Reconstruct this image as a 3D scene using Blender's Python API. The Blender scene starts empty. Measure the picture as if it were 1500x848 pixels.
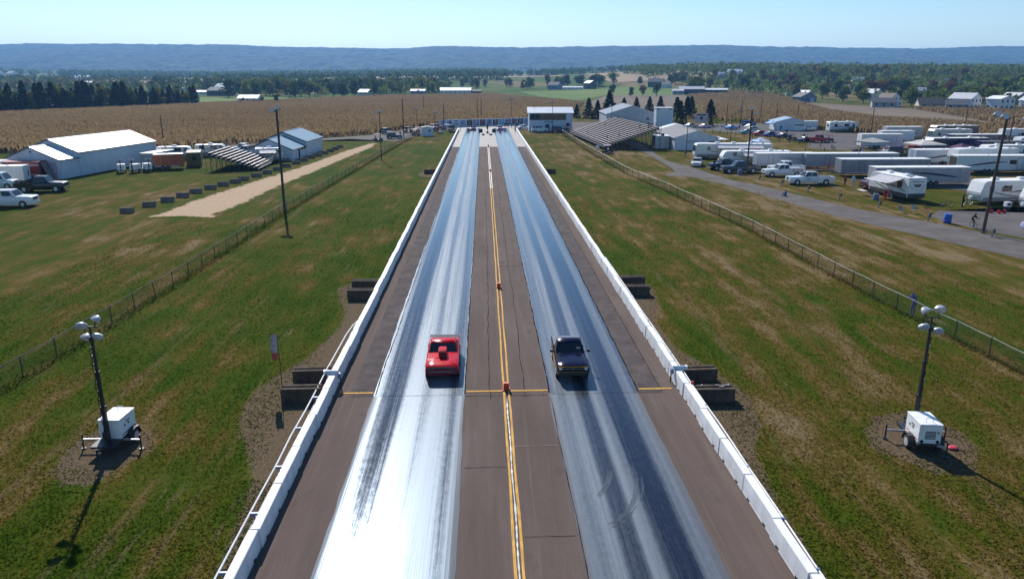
import bpy, bmesh, math, random
import numpy as np
from mathutils import Vector, Matrix
R = math.radians
random.seed(7)
rng = np.random.default_rng(11)
S = bpy.context.scene
COL = S.collection

# ------------------------------------------------------------------ camera, sky, sun, exposure
cam_d = bpy.data.cameras.new('camera')
cam = bpy.data.objects.new('camera', cam_d)
COL.objects.link(cam)
cam_d.sensor_width = 36.0
cam_d.lens = 25.85
cam_d.clip_start = 0.5
cam_d.clip_end = 30000
cam.location = (0, 0, 15.7)
cam.rotation_euler = (R(90 - 16.01), 0, R(-2.147))
S.camera = cam

SUN_AZ, SUN_EL = R(-15.5), R(36.5)          # azimuth from the track direction (+Y), clockwise
world = bpy.data.worlds.new('World')
S.world = world
world.use_nodes = True
wn = world.node_tree
wn.nodes.clear()
sky = wn.nodes.new('ShaderNodeTexSky')
sky.sky_type = 'NISHITA'
sky.sun_disc = False
sky.sun_elevation = SUN_EL
sky.sun_rotation = SUN_AZ
sky.altitude = 150
sky.air_density = 1.0
sky.dust_density = 0.25
sky.ozone_density = 3.0
bg = wn.nodes.new('ShaderNodeBackground')
bg.inputs['Strength'].default_value = 0.10
wo = wn.nodes.new('ShaderNodeOutputWorld')
hs = wn.nodes.new('ShaderNodeHueSaturation')
hs.inputs['Saturation'].default_value = 1.22
wn.links.new(sky.outputs[0], hs.inputs['Color'])
wn.links.new(hs.outputs[0], bg.inputs['Color'])
wn.links.new(bg.outputs[0], wo.inputs['Surface'])

sun_d = bpy.data.lights.new('sun', 'SUN')
sun_d.energy = 5.0
sun_d.angle = R(0.53)
sun_d.color = (1.0, 0.955, 0.89)
sun = bpy.data.objects.new('sun', sun_d)
COL.objects.link(sun)
sdir = Vector((math.sin(SUN_AZ) * math.cos(SUN_EL), math.cos(SUN_AZ) * math.cos(SUN_EL), math.sin(SUN_EL)))
sun.rotation_euler = (-sdir).to_track_quat('-Z', 'Y').to_euler()
sun.location = (-40, 150, 120)

S.view_settings.view_transform = 'Standard'
S.view_settings.look = 'None'
S.view_settings.exposure = 0.38
S.view_settings.gamma = 1.0
S.view_settings.use_curve_mapping = False
S.render.engine = 'CYCLES'
S.cycles.max_bounces = 6
S.cycles.volume_bounces = 0
S.cycles.use_denoising = True

# ------------------------------------------------------------------ node helpers
class NT:
    def __init__(s, tree):
        s.t = tree
    def n(s, ty, **kw):
        nd = s.t.nodes.new('ShaderNode' + ty)
        for k, v in kw.items():
            setattr(nd, k, v)
        return nd
    def put(s, sock, v):
        if v is None:
            return
        if hasattr(v, 'is_output'):
            s.t.links.new(v, sock)
        elif isinstance(v, (tuple, list)) and len(v) == 3 and sock.type == 'RGBA':
            sock.default_value = (*v, 1)
        else:
            sock.default_value = v
    def math(s, op, a, b=0.0, clamp=False):
        nd = s.n('Math', operation=op, use_clamp=clamp)
        s.put(nd.inputs[0], a); s.put(nd.inputs[1], b)
        return nd.outputs[0]
    def mix(s, f, a, b, mode='MIX'):
        nd = s.n('Mix', data_type='RGBA', blend_type=mode)
        s.put(nd.inputs[0], f); s.put(nd.inputs[6], a); s.put(nd.inputs[7], b)
        return nd.outputs[2]
    def mixf(s, f, a, b):
        nd = s.n('Mix', data_type='FLOAT')
        s.put(nd.inputs[0], f); s.put(nd.inputs[2], a); s.put(nd.inputs[3], b)
        return nd.outputs[0]
    def co(s, scale=(1, 1, 1), loc=(0, 0, 0), kind='Object'):
        tc = s.n('TexCoord')
        mp = s.n('Mapping')
        s.t.links.new(tc.outputs[kind], mp.inputs[0])
        mp.inputs['Scale'].default_value = scale
        mp.inputs['Location'].default_value = loc
        return mp.outputs[0]
    def noise(s, vec, scale=1.0, detail=3.0, rough=0.55, dist=0.0):
        nd = s.n('TexNoise')
        s.put(nd.inputs['Vector'], vec)
        nd.inputs['Scale'].default_value = scale
        nd.inputs['Detail'].default_value = detail
        nd.inputs['Roughness'].default_value = rough
        nd.inputs['Distortion'].default_value = dist
        return nd.outputs[0]
    def ramp(s, fac, stops, interp='LINEAR'):
        nd = s.n('ValToRGB')
        cr = nd.color_ramp
        cr.interpolation = interp
        while len(cr.elements) < len(stops):
            cr.elements.new(0.5)
        for e, (p, c) in zip(cr.elements, stops):
            e.position = p
            e.color = (c, c, c, 1) if isinstance(c, (int, float)) else (*c, 1)
        s.put(nd.inputs[0], fac)
        return nd.outputs[0]
    def step(s, v, a, b):
        nd = s.n('MapRange', interpolation_type='SMOOTHSTEP')
        s.put(nd.inputs[0], v)
        nd.inputs[1].default_value = a; nd.inputs[2].default_value = b
        return nd.outputs[0]
    def bump(s, h, strength=0.3, dist=0.02):
        nd = s.n('Bump')
        nd.inputs['Strength'].default_value = strength
        nd.inputs['Distance'].default_value = dist
        s.put(nd.inputs['Height'], h)
        return nd.outputs[0]

def newmat(name):
    m = bpy.data.materials.new(name)
    m.use_nodes = True
    m.node_tree.nodes.clear()
    nt = NT(m.node_tree)
    out = nt.n('OutputMaterial')
    b = nt.n('BsdfPrincipled')
    m.node_tree.links.new(b.outputs[0], out.inputs['Surface'])
    return m, nt, b, out

MATS = {}
def mat(name, col=(0.5, 0.5, 0.5), rough=0.6, metal=0.0, var=0.18, scale=2.0, spec=0.5, bump=0.0, coat=0.0, dirt=None, stretch=(1, 1, 1)):
    """a plain coloured material with blotchy variation, speckle and optional dirt colour"""
    if name in MATS:
        return MATS[name]
    m, nt, b, out = newmat(name)
    v = nt.co(stretch)
    n1 = nt.noise(v, scale, 5.0, 0.6)
    lo = tuple(c * (1 - var) for c in col)
    hi = tuple(min(1, c * (1 + var)) for c in col)
    c = nt.mix(nt.step(n1, 0.3, 0.7), lo, hi)
    if dirt:
        n2 = nt.noise(nt.co(stretch, (3, 7, 1)), scale * 0.7, 6.0, 0.7)
        c = nt.mix(nt.math('MULTIPLY', nt.step(n2, 0.5, 0.75), 0.6), c, dirt)
    nt.put(b.inputs['Base Color'], c)
    nt.put(b.inputs['Roughness'], nt.mixf(n1, max(0.02, rough * 0.8), min(1, rough * 1.2)))
    b.inputs['Metallic'].default_value = metal
    b.inputs['Specular IOR Level'].default_value = spec
    b.inputs['Coat Weight'].default_value = coat
    b.inputs['Coat Roughness'].default_value = 0.06
    if bump:
        nt.put(b.inputs['Normal'], nt.bump(nt.noise(v, scale * 8, 4.0), bump, 0.02))
    MATS[name] = m
    return m

def ribbed(name, col, rough=0.45, metal=0.0, pitch=0.3, axis='XY', dirt=None):
    """painted corrugated sheet: fine vertical ribs as relief"""
    if name in MATS:
        return MATS[name]
    m, nt, b, out = newmat(name)
    v = nt.co((1, 1, 1))
    sp = nt.n('SeparateXYZ'); nt.put(sp.inputs[0], v)
    u = nt.math('ADD', sp.outputs[0], sp.outputs[1]) if axis == 'XY' else sp.outputs['XYZ'.index(axis)]
    w = nt.math('PINGPONG', u, pitch / 2)
    h = nt.step(w, 0.0, 0.05)
    n1 = nt.noise(nt.co((1, 1, 0.25)), 0.7, 5.0, 0.65)
    c = nt.mix(nt.step(n1, 0.3, 0.75), tuple(x * 0.86 for x in col), col)
    if dirt:
        n2 = nt.noise(nt.co((1.2, 1.2, 0.2)), 1.3, 5.0, 0.7)
        c = nt.mix(nt.math('MULTIPLY', nt.step(n2, 0.52, 0.8), 0.55), c, dirt)
    nt.put(b.inputs['Base Color'], c)
    b.inputs['Roughness'].default_value = rough
    b.inputs['Metallic'].default_value = metal
    nt.put(b.inputs['Normal'], nt.bump(h, 0.6, 0.03))
    MATS[name] = m
    return m

# ------------------------------------------------------------------ mesh helpers
class MB:
    def __init__(s):
        s.v = []; s.f = []; s.mi = []; s.k = 0
    def add(s, vs, fs):
        o = len(s.v)
        s.v += [tuple(p) for p in vs]
        for f in fs:
            s.f.append(tuple(i + o for i in f)); s.mi.append(s.k)
        return s
    def mat(s, k):
        s.k = k; return s
    def box(s, c, d, rz=0.0, taper=1.0):
        x, y, z = d[0] / 2, d[1] / 2, d[2] / 2
        ca, sa = math.cos(rz), math.sin(rz)
        vs = []
        for dz, t in ((-z, 1.0), (z, taper)):
            for sx, sy in ((-1, -1), (1, -1), (1, 1), (-1, 1)):
                px, py = sx * x * t, sy * y * t
                vs.append((c[0] + px * ca - py * sa, c[1] + px * sa + py * ca, c[2] + dz))
        return s.add(vs, [(3, 2, 1, 0), (4, 5, 6, 7), (0, 1, 5, 4), (1, 2, 6, 5), (2, 3, 7, 6), (3, 0, 4, 7)])
    def b2(s, x0, x1, y0, y1, z0, z1):
        return s.box(((x0 + x1) / 2, (y0 + y1) / 2, (z0 + z1) / 2), (x1 - x0, y1 - y0, z1 - z0))
    def tube(s, pts, r, n=6, caps=True):
        pts = [Vector(p) for p in pts]
        rs = r if isinstance(r, (list, tuple)) else [r] * len(pts)
        vs, fs = [], []
        for i, p in enumerate(pts):
            a = pts[max(0, i - 1)]; b = pts[min(len(pts) - 1, i + 1)]
            d = (b - a).normalized()
            up = Vector((0, 0, 1)) if abs(d.z) < 0.9 else Vector((1, 0, 0))
            u = d.cross(up).normalized(); w = d.cross(u)
            for j in range(n):
                t = 2 * math.pi * j / n
                vs.append(p + (u * math.cos(t) + w * math.sin(t)) * rs[i])
        for i in range(len(pts) - 1):
            for j in range(n):
                a = i * n + j; b = i * n + (j + 1) % n
                fs.append((a, b, b + n, a + n))
        if caps:
            fs.append(tuple(range(n))[::-1]); fs.append(tuple(range((len(pts) - 1) * n, len(pts) * n)))
        return s.add(vs, fs)
    def bar(s, a, b, w, h=None):
        a, b = Vector(a), Vector(b); h = h or w
        d = (b - a).normalized()
        up = Vector((0, 0, 1)) if abs(d.z) < 0.95 else Vector((0, 1, 0))
        u = d.cross(up).normalized() * w / 2; q = u.cross(d).normalized() * h / 2
        vs = [a - u - q, a + u - q, a + u + q, a - u + q, b - u - q, b + u - q, b + u + q, b - u + q]
        return s.add(vs, [(3, 2, 1, 0), (4, 5, 6, 7), (0, 1, 5, 4), (1, 2, 6, 5), (2, 3, 7, 6), (3, 0, 4, 7)])
    def prism(s, prof, a0, a1, axis='y', xf=None):
        """extrude a closed 2-D profile; axis y: profile is (x,z); axis x: profile is (y,z); axis z: profile is (x,y)"""
        def P(p, t):
            if axis == 'y': return (p[0], t, p[1])
            if axis == 'x': return (t, p[0], p[1])
            return (p[0], p[1], t)
        n = len(prof)
        vs = [P(p, a0) for p in prof] + [P(p, a1) for p in prof]
        fs = [tuple(range(n))[::-1], tuple(range(n, 2 * n))]
        fs += [(i, (i + 1) % n, (i + 1) % n + n, i + n) for i in range(n)]
        return s.add(vs, fs)
    def loft(s, rings, cap=True, closed=True):
        n = len(rings[0]); vs = [p for r in rings for p in r]; fs = []
        for i in range(len(rings) - 1):
            for j in range(n if closed else n - 1):
                a = i * n + j; b = i * n + (j + 1) % n
                fs.append((a, b, b + n, a + n))
        if cap:
            fs.append(tuple(range(n))[::-1]); fs.append(tuple(range((len(rings) - 1) * n, len(rings) * n)))
        return s.add(vs, fs)
    def disc(s, c, nrm, r, t=0.02, n=12, r2=None):
        c = Vector(c); d = Vector(nrm).normalized()
        return s.tube([c - d * t / 2, c + d * t / 2], [r, r if r2 is None else r2], n)
    def quad(s, a, b, c, d):
        return s.add([a, b, c, d], [(0, 1, 2, 3)])
    def ball(s, c, r, n=8, m=6, sc=(1, 1, 1)):
        rings = []
        for i in range(1, m):
            t = math.pi * i / m
            rings.append([(c[0] + r * sc[0] * math.sin(t) * math.cos(2 * math.pi * j / n), c[1] + r * sc[1] * math.sin(t) * math.sin(2 * math.pi * j / n), c[2] - r * sc[2] * math.cos(t)) for j in range(n)])
        return s.loft(rings)
    def mesh(s, name, mats, smooth=False, bevel=0.0):
        me = bpy.data.meshes.new(name)
        me.from_pydata(s.v, [], s.f)
        mats = mats if isinstance(mats, (list, tuple)) else [mats]
        for m in mats:
            me.materials.append(m)
        if any(s.mi):
            me.polygons.foreach_set('material_index', s.mi)
        bm = bmesh.new(); bm.from_mesh(me)
        bmesh.ops.recalc_face_normals(bm, faces=bm.faces)
        if bevel:
            ed = [e for e in bm.edges if len(e.link_faces) == 2 and e.calc_face_angle(0) > 0.6]
            bmesh.ops.bevel(bm, geom=ed, offset=bevel, segments=2, affect='EDGES', clamp_overlap=True)
        bm.to_mesh(me); bm.free()
        if smooth:
            for p in me.polygons: p.use_smooth = True
            try:
                me.set_sharp_from_angle(angle=R(38))
            except Exception:
                pass
        return me
    def build(s, name, mats, parent=None, smooth=False, bevel=0.0, **props):
        return obj(name, s.mesh(name, mats, smooth, bevel), parent, **props)

def obj(name, data, parent=None, **props):
    o = bpy.data.objects.new(name, data)
    COL.objects.link(o)
    if parent is not None:
        o.parent = parent
    for k, v in props.items():
        o[k] = v
    return o
def thing(name, label, cat, loc=(0, 0, 0), rz=0.0, group=None):
    o = obj(name, None)
    o.empty_display_size = 0.3
    o.location = loc; o.rotation_euler = (0, 0, rz)
    o['label'] = label; o['category'] = cat
    if group: o['group'] = group
    return o
def tag(o, label, cat, group=None):
    o['label'] = label; o['category'] = cat
    if group: o['group'] = group
    return o
KIDS = {}
def kids(o):
    return [c for c in bpy.data.objects if c.parent == o]
def dup(root, loc, rz=None, label=None, group=None, scale=None, tree=None):
    """copy a thing, its parts and sub-parts; tree = [(child, [grandchildren])]"""
    r = root.copy(); COL.objects.link(r)
    r.location = loc
    if rz is not None: r.rotation_euler = (0, 0, rz)
    if scale is not None: r.scale = scale if isinstance(scale, tuple) else (scale,) * 3
    if label: r['label'] = label
    if group: r['group'] = group
    for ch, gs in tree:
        c = ch.copy(); COL.objects.link(c); c.parent = r
        for gch in gs:
            d = gch.copy(); COL.objects.link(d); d.parent = c
    return r
def treeof(o):
    return [(c, list(c.children)) for c in o.children]
ORD = ['', 'first', 'second', 'third', 'fourth', 'fifth', 'sixth', 'seventh', 'eighth', 'ninth', 'tenth', 'eleventh', 'twelfth', 'thirteenth', 'fourteenth', 'fifteenth', 'sixteenth', 'seventeenth', 'eighteenth', 'nineteenth']
TENS = {2: 'twent', 3: 'thirt', 4: 'fort', 5: 'fift', 6: 'sixt', 7: 'sevent', 8: 'eight'}
def ordw(n):
    if n < 20: return ORD[n]
    t, u = divmod(n, 10)
    return TENS[t] + ('ieth' if u == 0 else 'y-' + ORD[u])
# ------------------------------------------------------------------ terrain
def ss(a, b, v):
    t = np.clip((v - a) / (b - a), 0, 1)
    return t * t * (3 - 2 * t)
def zt(x, y):
    x = np.asarray(x, float); y = np.asarray(y, float)
    z = 20 * ss(560, 1900, y) + 10 * ss(2000, 2900, y)
    z = z + 15 * ss(470, 1050, y) * ss(60, 420, x)
    z = z + 3.0 * np.sin(x * 0.0042 + 1.3) * ss(600, 1400, y) + 2.5 * np.sin(y * 0.006 + x * 0.002) * ss(700, 1400, y)
    return z
def vnoise(x, y, seed=0):
    """cheap value noise on numpy arrays"""
    xi = np.floor(x).astype(int); yi = np.floor(y).astype(int)
    fx = x - xi; fy = y - yi
    fx = fx * fx * (3 - 2 * fx); fy = fy * fy * (3 - 2 * fy)
    def h(a, b):
        s_ = np.sin(a * 127.1 + b * 311.7 + seed * 17.3) * 43758.5453
        return s_ - np.floor(s_)
    return (h(xi, yi) * (1 - fx) + h(xi + 1, yi) * fx) * (1 - fy) + (h(xi, yi + 1) * (1 - fx) + h(xi + 1, yi + 1) * fx) * fy
def grid_mesh(name, xs, ys, zf, m, **props):
    X, Y = np.meshgrid(xs, ys)
    Z = zf(X, Y)
    nx, ny = len(xs), len(ys)
    vs = np.stack([X, Y, Z], -1).reshape(-1, 3)
    i = np.arange(nx * ny).reshape(ny, nx)
    fs = np.stack([i[:-1, :-1], i[:-1, 1:], i[1:, 1:], i[1:, :-1]], -1).reshape(-1, 4)
    me = bpy.data.meshes.new(name)
    me.from_pydata(vs.tolist(), [], fs.tolist())
    me.materials.append(m)
    return obj(name, me, None, **props)

def grass_nodes(nt):
    """mown grass with lusher and drier patches, mower streaks running along the strip; returns colour, height"""
    n_big = nt.noise(nt.co(), 0.035, 4.0, 0.55)
    n_mid = nt.noise(nt.co((1, 0.55, 1), (13, 5, 0)), 0.17, 5.0, 0.62)
    n_str = nt.noise(nt.co((0.75, 0.075, 1), (31, 0, 0)), 1.0, 5.0, 0.6)
    n_pat = nt.noise(nt.co((0.9, 0.38, 1), (7, 9, 0)), 0.55, 6.0, 0.68)
    n_fine = nt.noise(nt.co(), 5.0, 4.0, 0.7)
    n_grain = nt.noise(nt.co(), 24.0, 2.0, 0.7)
    k = nt.math('ADD', nt.math('MULTIPLY', n_big, 0.55), nt.math('ADD', nt.math('MULTIPLY', n_mid, 0.45), nt.math('MULTIPLY', n_str, 0.5)))
    k = nt.math('ADD', k, nt.math('MULTIPLY', nt.math('SUBTRACT', n_pat, 0.5), 0.55))
    k = nt.math('ADD', k, nt.math('MULTIPLY', nt.math('SUBTRACT', n_fine, 0.5), 0.30))
    # the right verge has dried out more, the strip behind the left wall stays lusher
    gx = nt.n('SeparateXYZ'); nt.put(gx.inputs[0], nt.co())
    k = nt.math('ADD', k, nt.math('MULTIPLY', nt.step(gx.outputs[0], 9.0, 20.0), 0.07))
    k = nt.math('SUBTRACT', k, nt.math('MULTIPLY', nt.math('MULTIPLY', nt.step(gx.outputs[0], -16.0, -11.0), nt.step(gx.outputs[0], 0.0, -1.0)), 0.03))
    c = nt.ramp(k, [(0.60, (0.031, 0.060, 0.003)), (0.70, (0.048, 0.070, 0.005)), (0.77, (0.069, 0.071, 0.009)), (0.83, (0.098, 0.073, 0.016)), (0.89, (0.145, 0.102, 0.040)), (0.95, (0.19, 0.14, 0.075))])
    # rusty and straw patches
    n_dry = nt.noise(nt.co((1, 0.16, 1), (3, 41, 0)), 0.8, 6.0, 0.72)
    c = nt.mix(nt.math('MULTIPLY', nt.step(n_dry, 0.57, 0.72), 0.7), c, (0.175, 0.130, 0.074))
    n_rut = nt.noise(nt.co((1.15, 0.022, 1), (17, 3, 0)), 0.9, 5.0, 0.6)
    c = nt.mix(nt.math('MULTIPLY', nt.step(n_rut, 0.57, 0.68), nt.math('MULTIPLY', nt.step(n_pat, 0.38, 0.6), 0.75)), c, (0.135, 0.098, 0.048))
    c = nt.mix(0.55, c, nt.ramp(n_grain, [(0.25, 0.55), (0.75, 1.3)]), 'MULTIPLY')
    c = nt.mix(0.5, c, nt.ramp(n_fine, [(0.3, 0.6), (0.7, 1.3)]), 'MULTIPLY')
    return c, nt.math('ADD', nt.math('MULTIPLY', n_grain, 0.4), n_fine)

m_ground, nt, b, _o = newmat('mown_grass')
gc, gh = grass_nodes(nt)
tc = nt.n('SeparateXYZ'); nt.put(tc.inputs[0], nt.co())
far = nt.step(tc.outputs[1], 380.0, 700.0)
nf = nt.noise(nt.co((1, 0.45, 1)), 0.006, 3.0, 0.5)
farc = nt.ramp(nf, [(0.35, (0.05, 0.09, 0.022)), (0.5, (0.085, 0.12, 0.03)), (0.58, (0.20, 0.15, 0.075)), (0.7, (0.16, 0.12, 0.07))])
nt.put(b.inputs['Base Color'], nt.mix(far, gc, farc))
b.inputs['Roughness'].default_value = 1.0
b.inputs['Specular IOR Level'].default_value = 0.02
nt.put(b.inputs['Normal'], nt.bump(gh, 0.55, 0.09))
MATS['grass'] = m_ground

def lin(*seg):
    out = []
    for a, b_, n in seg:
        out += list(np.linspace(a, b_, n, endpoint=False))
    out.append(seg[-1][1])
    return np.array(out)
xs = lin((-3600, -800, 28), (-800, 800, 80), (800, 3600, 28))
ys = lin((-120, 440, 28), (440, 1600, 58), (1600, 3700, 30))
grid_mesh('ground', xs, ys, zt, m_ground, kind='structure')

# the long wooded ridge
m_ridge, nt, b, _o = newmat('ridge_forest')
n1 = nt.noise(nt.co((1, 0.5, 1)), 0.020, 6.0, 0.75)
n2 = nt.noise(nt.co((1, 0.4, 1)), 0.0035, 4.0, 0.55)
c = nt.mix(nt.step(n1, 0.35, 0.7), (0.008, 0.018, 0.005), (0.125, 0.165, 0.05))
c = nt.mix(nt.math('MULTIPLY', nt.step(n2, 0.5, 0.7), 0.55), c, (0.095, 0.088, 0.028))
nt.put(b.inputs['Base Color'], c)
b.inputs['Roughness'].default_value = 0.95
b.inputs['Specular IOR Level'].default_value = 0.05
nt.put(b.inputs['Normal'], nt.bump(n1, 1.0, 40.0))
RX = np.array([-6500, -4200, -3350, -2860, -1930, -1300, -690, -270, 240, 1360, 1640, 2060, 2570, 2900, 3230, 3700, 5200, 7000])
RZ = np.array([205, 212, 208, 222, 215, 210, 196, 209, 205, 219, 224, 210, 201, 197, 210, 224, 232, 215])
def zridge(X, Y):
    crest = np.interp(X, RX, RZ) + 1.5 * vnoise(X / 60, X * 0 + 3, 4) + 5.5 * vnoise(X / 16, Y / 16, 9) * ss(4300, 5000, Y)
    w = 260 * (vnoise(X / 900, X * 0, 2) - 0.5) + 120 * (vnoise(X / 260, X * 0, 6) - 0.5)
    t = np.clip((Y + w - 3000) / 2000.0, 0, 1)
    up = t ** 1.25
    down = 1 - 0.6 * np.clip((Y - 5150) / 1500.0, 0, 1)
    z = 15 + (crest - 15) * np.minimum(up, 1) * down
    z = z + (14 * (vnoise(X / 240, Y / 240, 1) - 0.5) + 13 * (vnoise(X / 42, Y / 42, 3) - 0.5) + 26 * (vnoise(X / 420 + Y / 900, Y / 800, 12) - 0.5) * (1 - ss(4200, 4800, Y))) * ss(3000, 3700, Y) * (1 - 0.55 * ss(4600, 5000, Y))
    return z
grid_mesh('ridge_hill', np.linspace(-6600, 7000, 760), lin((2900, 4700, 60), (4700, 5150, 22), (5150, 6600, 10)), zridge, m_ridge, kind='structure')

# ------------------------------------------------------------------ draped field sheets
def poly_sheet(name, poly, m, dz, step=None, kind='structure', edge=None):
    """a sheet cut to a polygon and draped on the terrain"""
    bm = bmesh.new()
    vs = [bm.verts.new((p[0], p[1], 0)) for p in poly]
    bm.faces.new(vs)
    if step:
        x0 = min(p[0] for p in poly); x1 = max(p[0] for p in poly); y0 = min(p[1] for p in poly); y1 = max(p[1] for p in poly)
        for ax, a, b_ in ((0, x0, x1), (1, y0, y1)):
            k = a + step
            while k < b_:
                co = [0, 0, 0]; no = [0, 0, 0]; co[ax] = k; no[ax] = 1
                bmesh.ops.bisect_plane(bm, geom=bm.verts[:] + bm.edges[:] + bm.faces[:], plane_co=co, plane_no=no)
                k += step
    else:
        bmesh.ops.triangulate(bm, faces=bm.faces)
    for v in bm.verts:
        v.co.z = float(zt(v.co.x, v.co.y)) + dz
    bmesh.ops.recalc_face_normals(bm, faces=bm.faces)
    for f in bm.faces:
        if f.normal.z < 0: f.normal_flip()
    me = bpy.data.meshes.new(name); bm.to_mesh(me); bm.free()
    me.materials.append(m)
    o = obj(name, me, None)
    if kind: o['kind'] = kind
    return o
def inside(poly, x, y):
    r = np.zeros(x.shape, bool); n = len(poly)
    for i in range(n):
        x0, y0 = poly[i]; x1, y1 = poly[(i + 1) % n]
        if y0 == y1: continue
        c = ((y0 > y) != (y1 > y)) & (x < (x1 - x0) * (y - y0) / (y1 - y0) + x0)
        r ^= c
    return r

def field_mat(name, a, b_, c_, sc=0.5, streak=(0.5, 0.03, 1)):
    m, nt, b, _o = newmat(name)
    n1 = nt.noise(nt.co(), sc, 5.0, 0.7)
    n2 = nt.noise(nt.co(streak), 1.0, 4.0, 0.6)
    n3 = nt.noise(nt.co((1, 0.35, 1)), 0.012, 3.0, 0.5)
    k = nt.math('ADD', nt.math('MULTIPLY', n1, 0.4), nt.math('ADD', nt.math('MULTIPLY', n2, 0.3), nt.math('MULTIPLY', n3, 0.45)))
    nt.put(b.inputs['Base Color'], nt.ramp(k, [(0.42, a), (0.57, b_), (0.72, c_)]))
    b.inputs['Roughness'].default_value = 0.95
    b.inputs['Specular IOR Level'].default_value = 0.08
    nt.put(b.inputs['Normal'], nt.bump(n1, 0.6, 0.4))
    return m
m_corn_soil = field_mat('corn_litter', (0.075, 0.050, 0.028), (0.115, 0.080, 0.042), (0.155, 0.115, 0.058))
m_grey = field_mat('bare_field', (0.13, 0.10, 0.075), (0.16, 0.125, 0.09), (0.19, 0.15, 0.105))
m_green = field_mat('green_crop', (0.06, 0.11, 0.02), (0.10, 0.16, 0.03), (0.15, 0.18, 0.045))
m_tan = field_mat('stubble_field', (0.24, 0.17, 0.10), (0.29, 0.21, 0.13), (0.33, 0.25, 0.15))

m_corn, nt, b, _o = newmat('dry_corn')
gi = nt.n('NewGeometry')
n3 = nt.noise(nt.co((1, 0.35, 1)), 0.012, 3.0, 0.5)
n4 = nt.noise(nt.co((0.05, 0.6, 1)), 0.12, 3.0, 0.6)
k = nt.math('ADD', nt.math('ADD', 0.08, nt.math('MULTIPLY', gi.outputs['Random Per Island'], 0.28)), nt.math('ADD', nt.math('MULTIPLY', n3, 0.5), nt.math('MULTIPLY', n4, 0.3)))
cc = nt.ramp(k, [(0.32, (0.125, 0.090, 0.055)), (0.5, (0.158, 0.118, 0.072)), (0.68, (0.192, 0.148, 0.090)), (0.85, (0.235, 0.185, 0.112))])
nt.put(b.inputs['Base Color'], cc)
b.inputs['Roughness'].default_value = 0.9
b.inputs['Specular IOR Level'].default_value = 0.15
tr = nt.n('BsdfTranslucent'); nt.put(tr.inputs[0], nt.mix(1.0, cc, (1.1, 1.0, 0.82), 'MULTIPLY'))
mxs = nt.n('MixShader'); mxs.inputs[0].default_value = 0.6
m_corn.node_tree.links.new(b.outputs[0], mxs.inputs[1]); m_corn.node_tree.links.new(tr.outputs[0], mxs.inputs[2])
m_corn.node_tree.links.new(mxs.outputs[0], _o.inputs['Surface'])

def corn(name, poly, dens, label, h=1.6, row=0.9, cap=90000):
    """standing dry corn: leaning leaf blades and tassels in rows"""
    P = np.array(poly)
    x0, y0 = P.min(0); x1, y1 = P.max(0)
    n = int((x1 - x0) * (y1 - y0) * dens)
    x = rng.uniform(x0, x1, n); y = rng.uniform(y0, y1, n)
    x = np.round(x / row) * row + rng.normal(0, 0.09, n)
    k = inside(poly, x, y)
    x, y = x[k], y[k]
    keep = rng.uniform(0, 1, len(x)) < np.clip(1.25 - np.hypot(x, y) / 700, 0.25, 1)
    x, y = x[keep][:cap], y[keep][:cap]
    n = len(x)
    z = zt(x, y)
    hh = h * rng.uniform(0.85, 1.08, n) * (0.92 + 0.16 * vnoise(x / 14, y / 14, 5))
    a = rng.uniform(0, np.pi, n); w = 0.085 + 0.00028 * np.hypot(x, y)
    dx, dy = np.cos(a) * w, np.sin(a) * w
    lx, ly = rng.normal(0, 0.18, n), rng.normal(0, 0.18, n)
    vs = np.empty((n, 5, 3))
    vs[:, 0] = np.stack([x - dx * 0.5, y - dy * 0.5, z], -1)
    vs[:, 1] = np.stack([x + dx * 0.5, y + dy * 0.5, z], -1)
    vs[:, 2] = np.stack([x + dx * 1.7 + lx * 0.5, y + dy * 1.7 + ly * 0.5, z + hh * 0.62], -1)
    vs[:, 3] = np.stack([x - dx * 1.7 + lx * 0.4, y - dy * 1.7 + ly * 0.4, z + hh * 0.7], -1)
    vs[:, 4] = np.stack([x + lx, y + ly, z + hh], -1)
    i = np.arange(n)[:, None] * 5
    me = bpy.data.meshes.new(name)
    tri = np.concatenate([i + [0, 1, 2], i + [0, 2, 3], i + [3, 2, 4]], 1).reshape(-1, 3)
    me.vertices.add(n * 5); me.vertices.foreach_set('co', vs.reshape(-1))
    me.loops.add(len(tri) * 3); me.loops.foreach_set('vertex_index', tri.reshape(-1).astype(np.int32))
    me.polygons.add(len(tri)); me.polygons.foreach_set('loop_start', np.arange(0, len(tri) * 3, 3, dtype=np.int32))
    me.polygons.foreach_set('loop_total', np.full(len(tri), 3, np.int32))
    me.update(calc_edges=True); me.validate()
    me.materials.append(m_corn)
    o = obj(name, me, None, kind='stuff')
    return tag(o, label, 'corn')

CORN_L = [(-260, 168), (-101, 166), (-86, 172), (-76, 170), (-66, 181), (-57, 190), (-44, 207), (-33, 221), (-26, 241), (-17, 262), (18, 271), (31, 277), (43, 360), (65, 490), (48, 585), (8, 728), (-90, 677), (-137, 573), (-179, 468), (-206, 405), (-228, 350), (-330, 300)]
CORN_R = [(81, 300), (100, 330), (182, 667), (243, 719), (261, 664), (167, 356), (158, 295), (169, 280), (172, 233), (240, 206), (205, 165), (131, 178), (113, 214), (104, 240), (100, 272)]
CORN_S = [(232, 403), (320, 400), (300, 330), (242, 208), (177, 240), (193, 288)]
GREY_R = [(211, 511), (220, 469), (231, 401), (193, 288), (176, 239), (169, 280), (158, 295), (167, 356)]
poly_sheet('cornfield_soil', CORN_L, m_corn_soil, 0.05, 30)
poly_sheet('cornfield_soil', CORN_R, m_corn_soil, 0.05, 30)
poly_sheet('cornfield_soil', CORN_S, m_corn_soil, 0.05, 30)
poly_sheet('harvested_field', GREY_R, m_grey, 0.05, 30)
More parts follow.
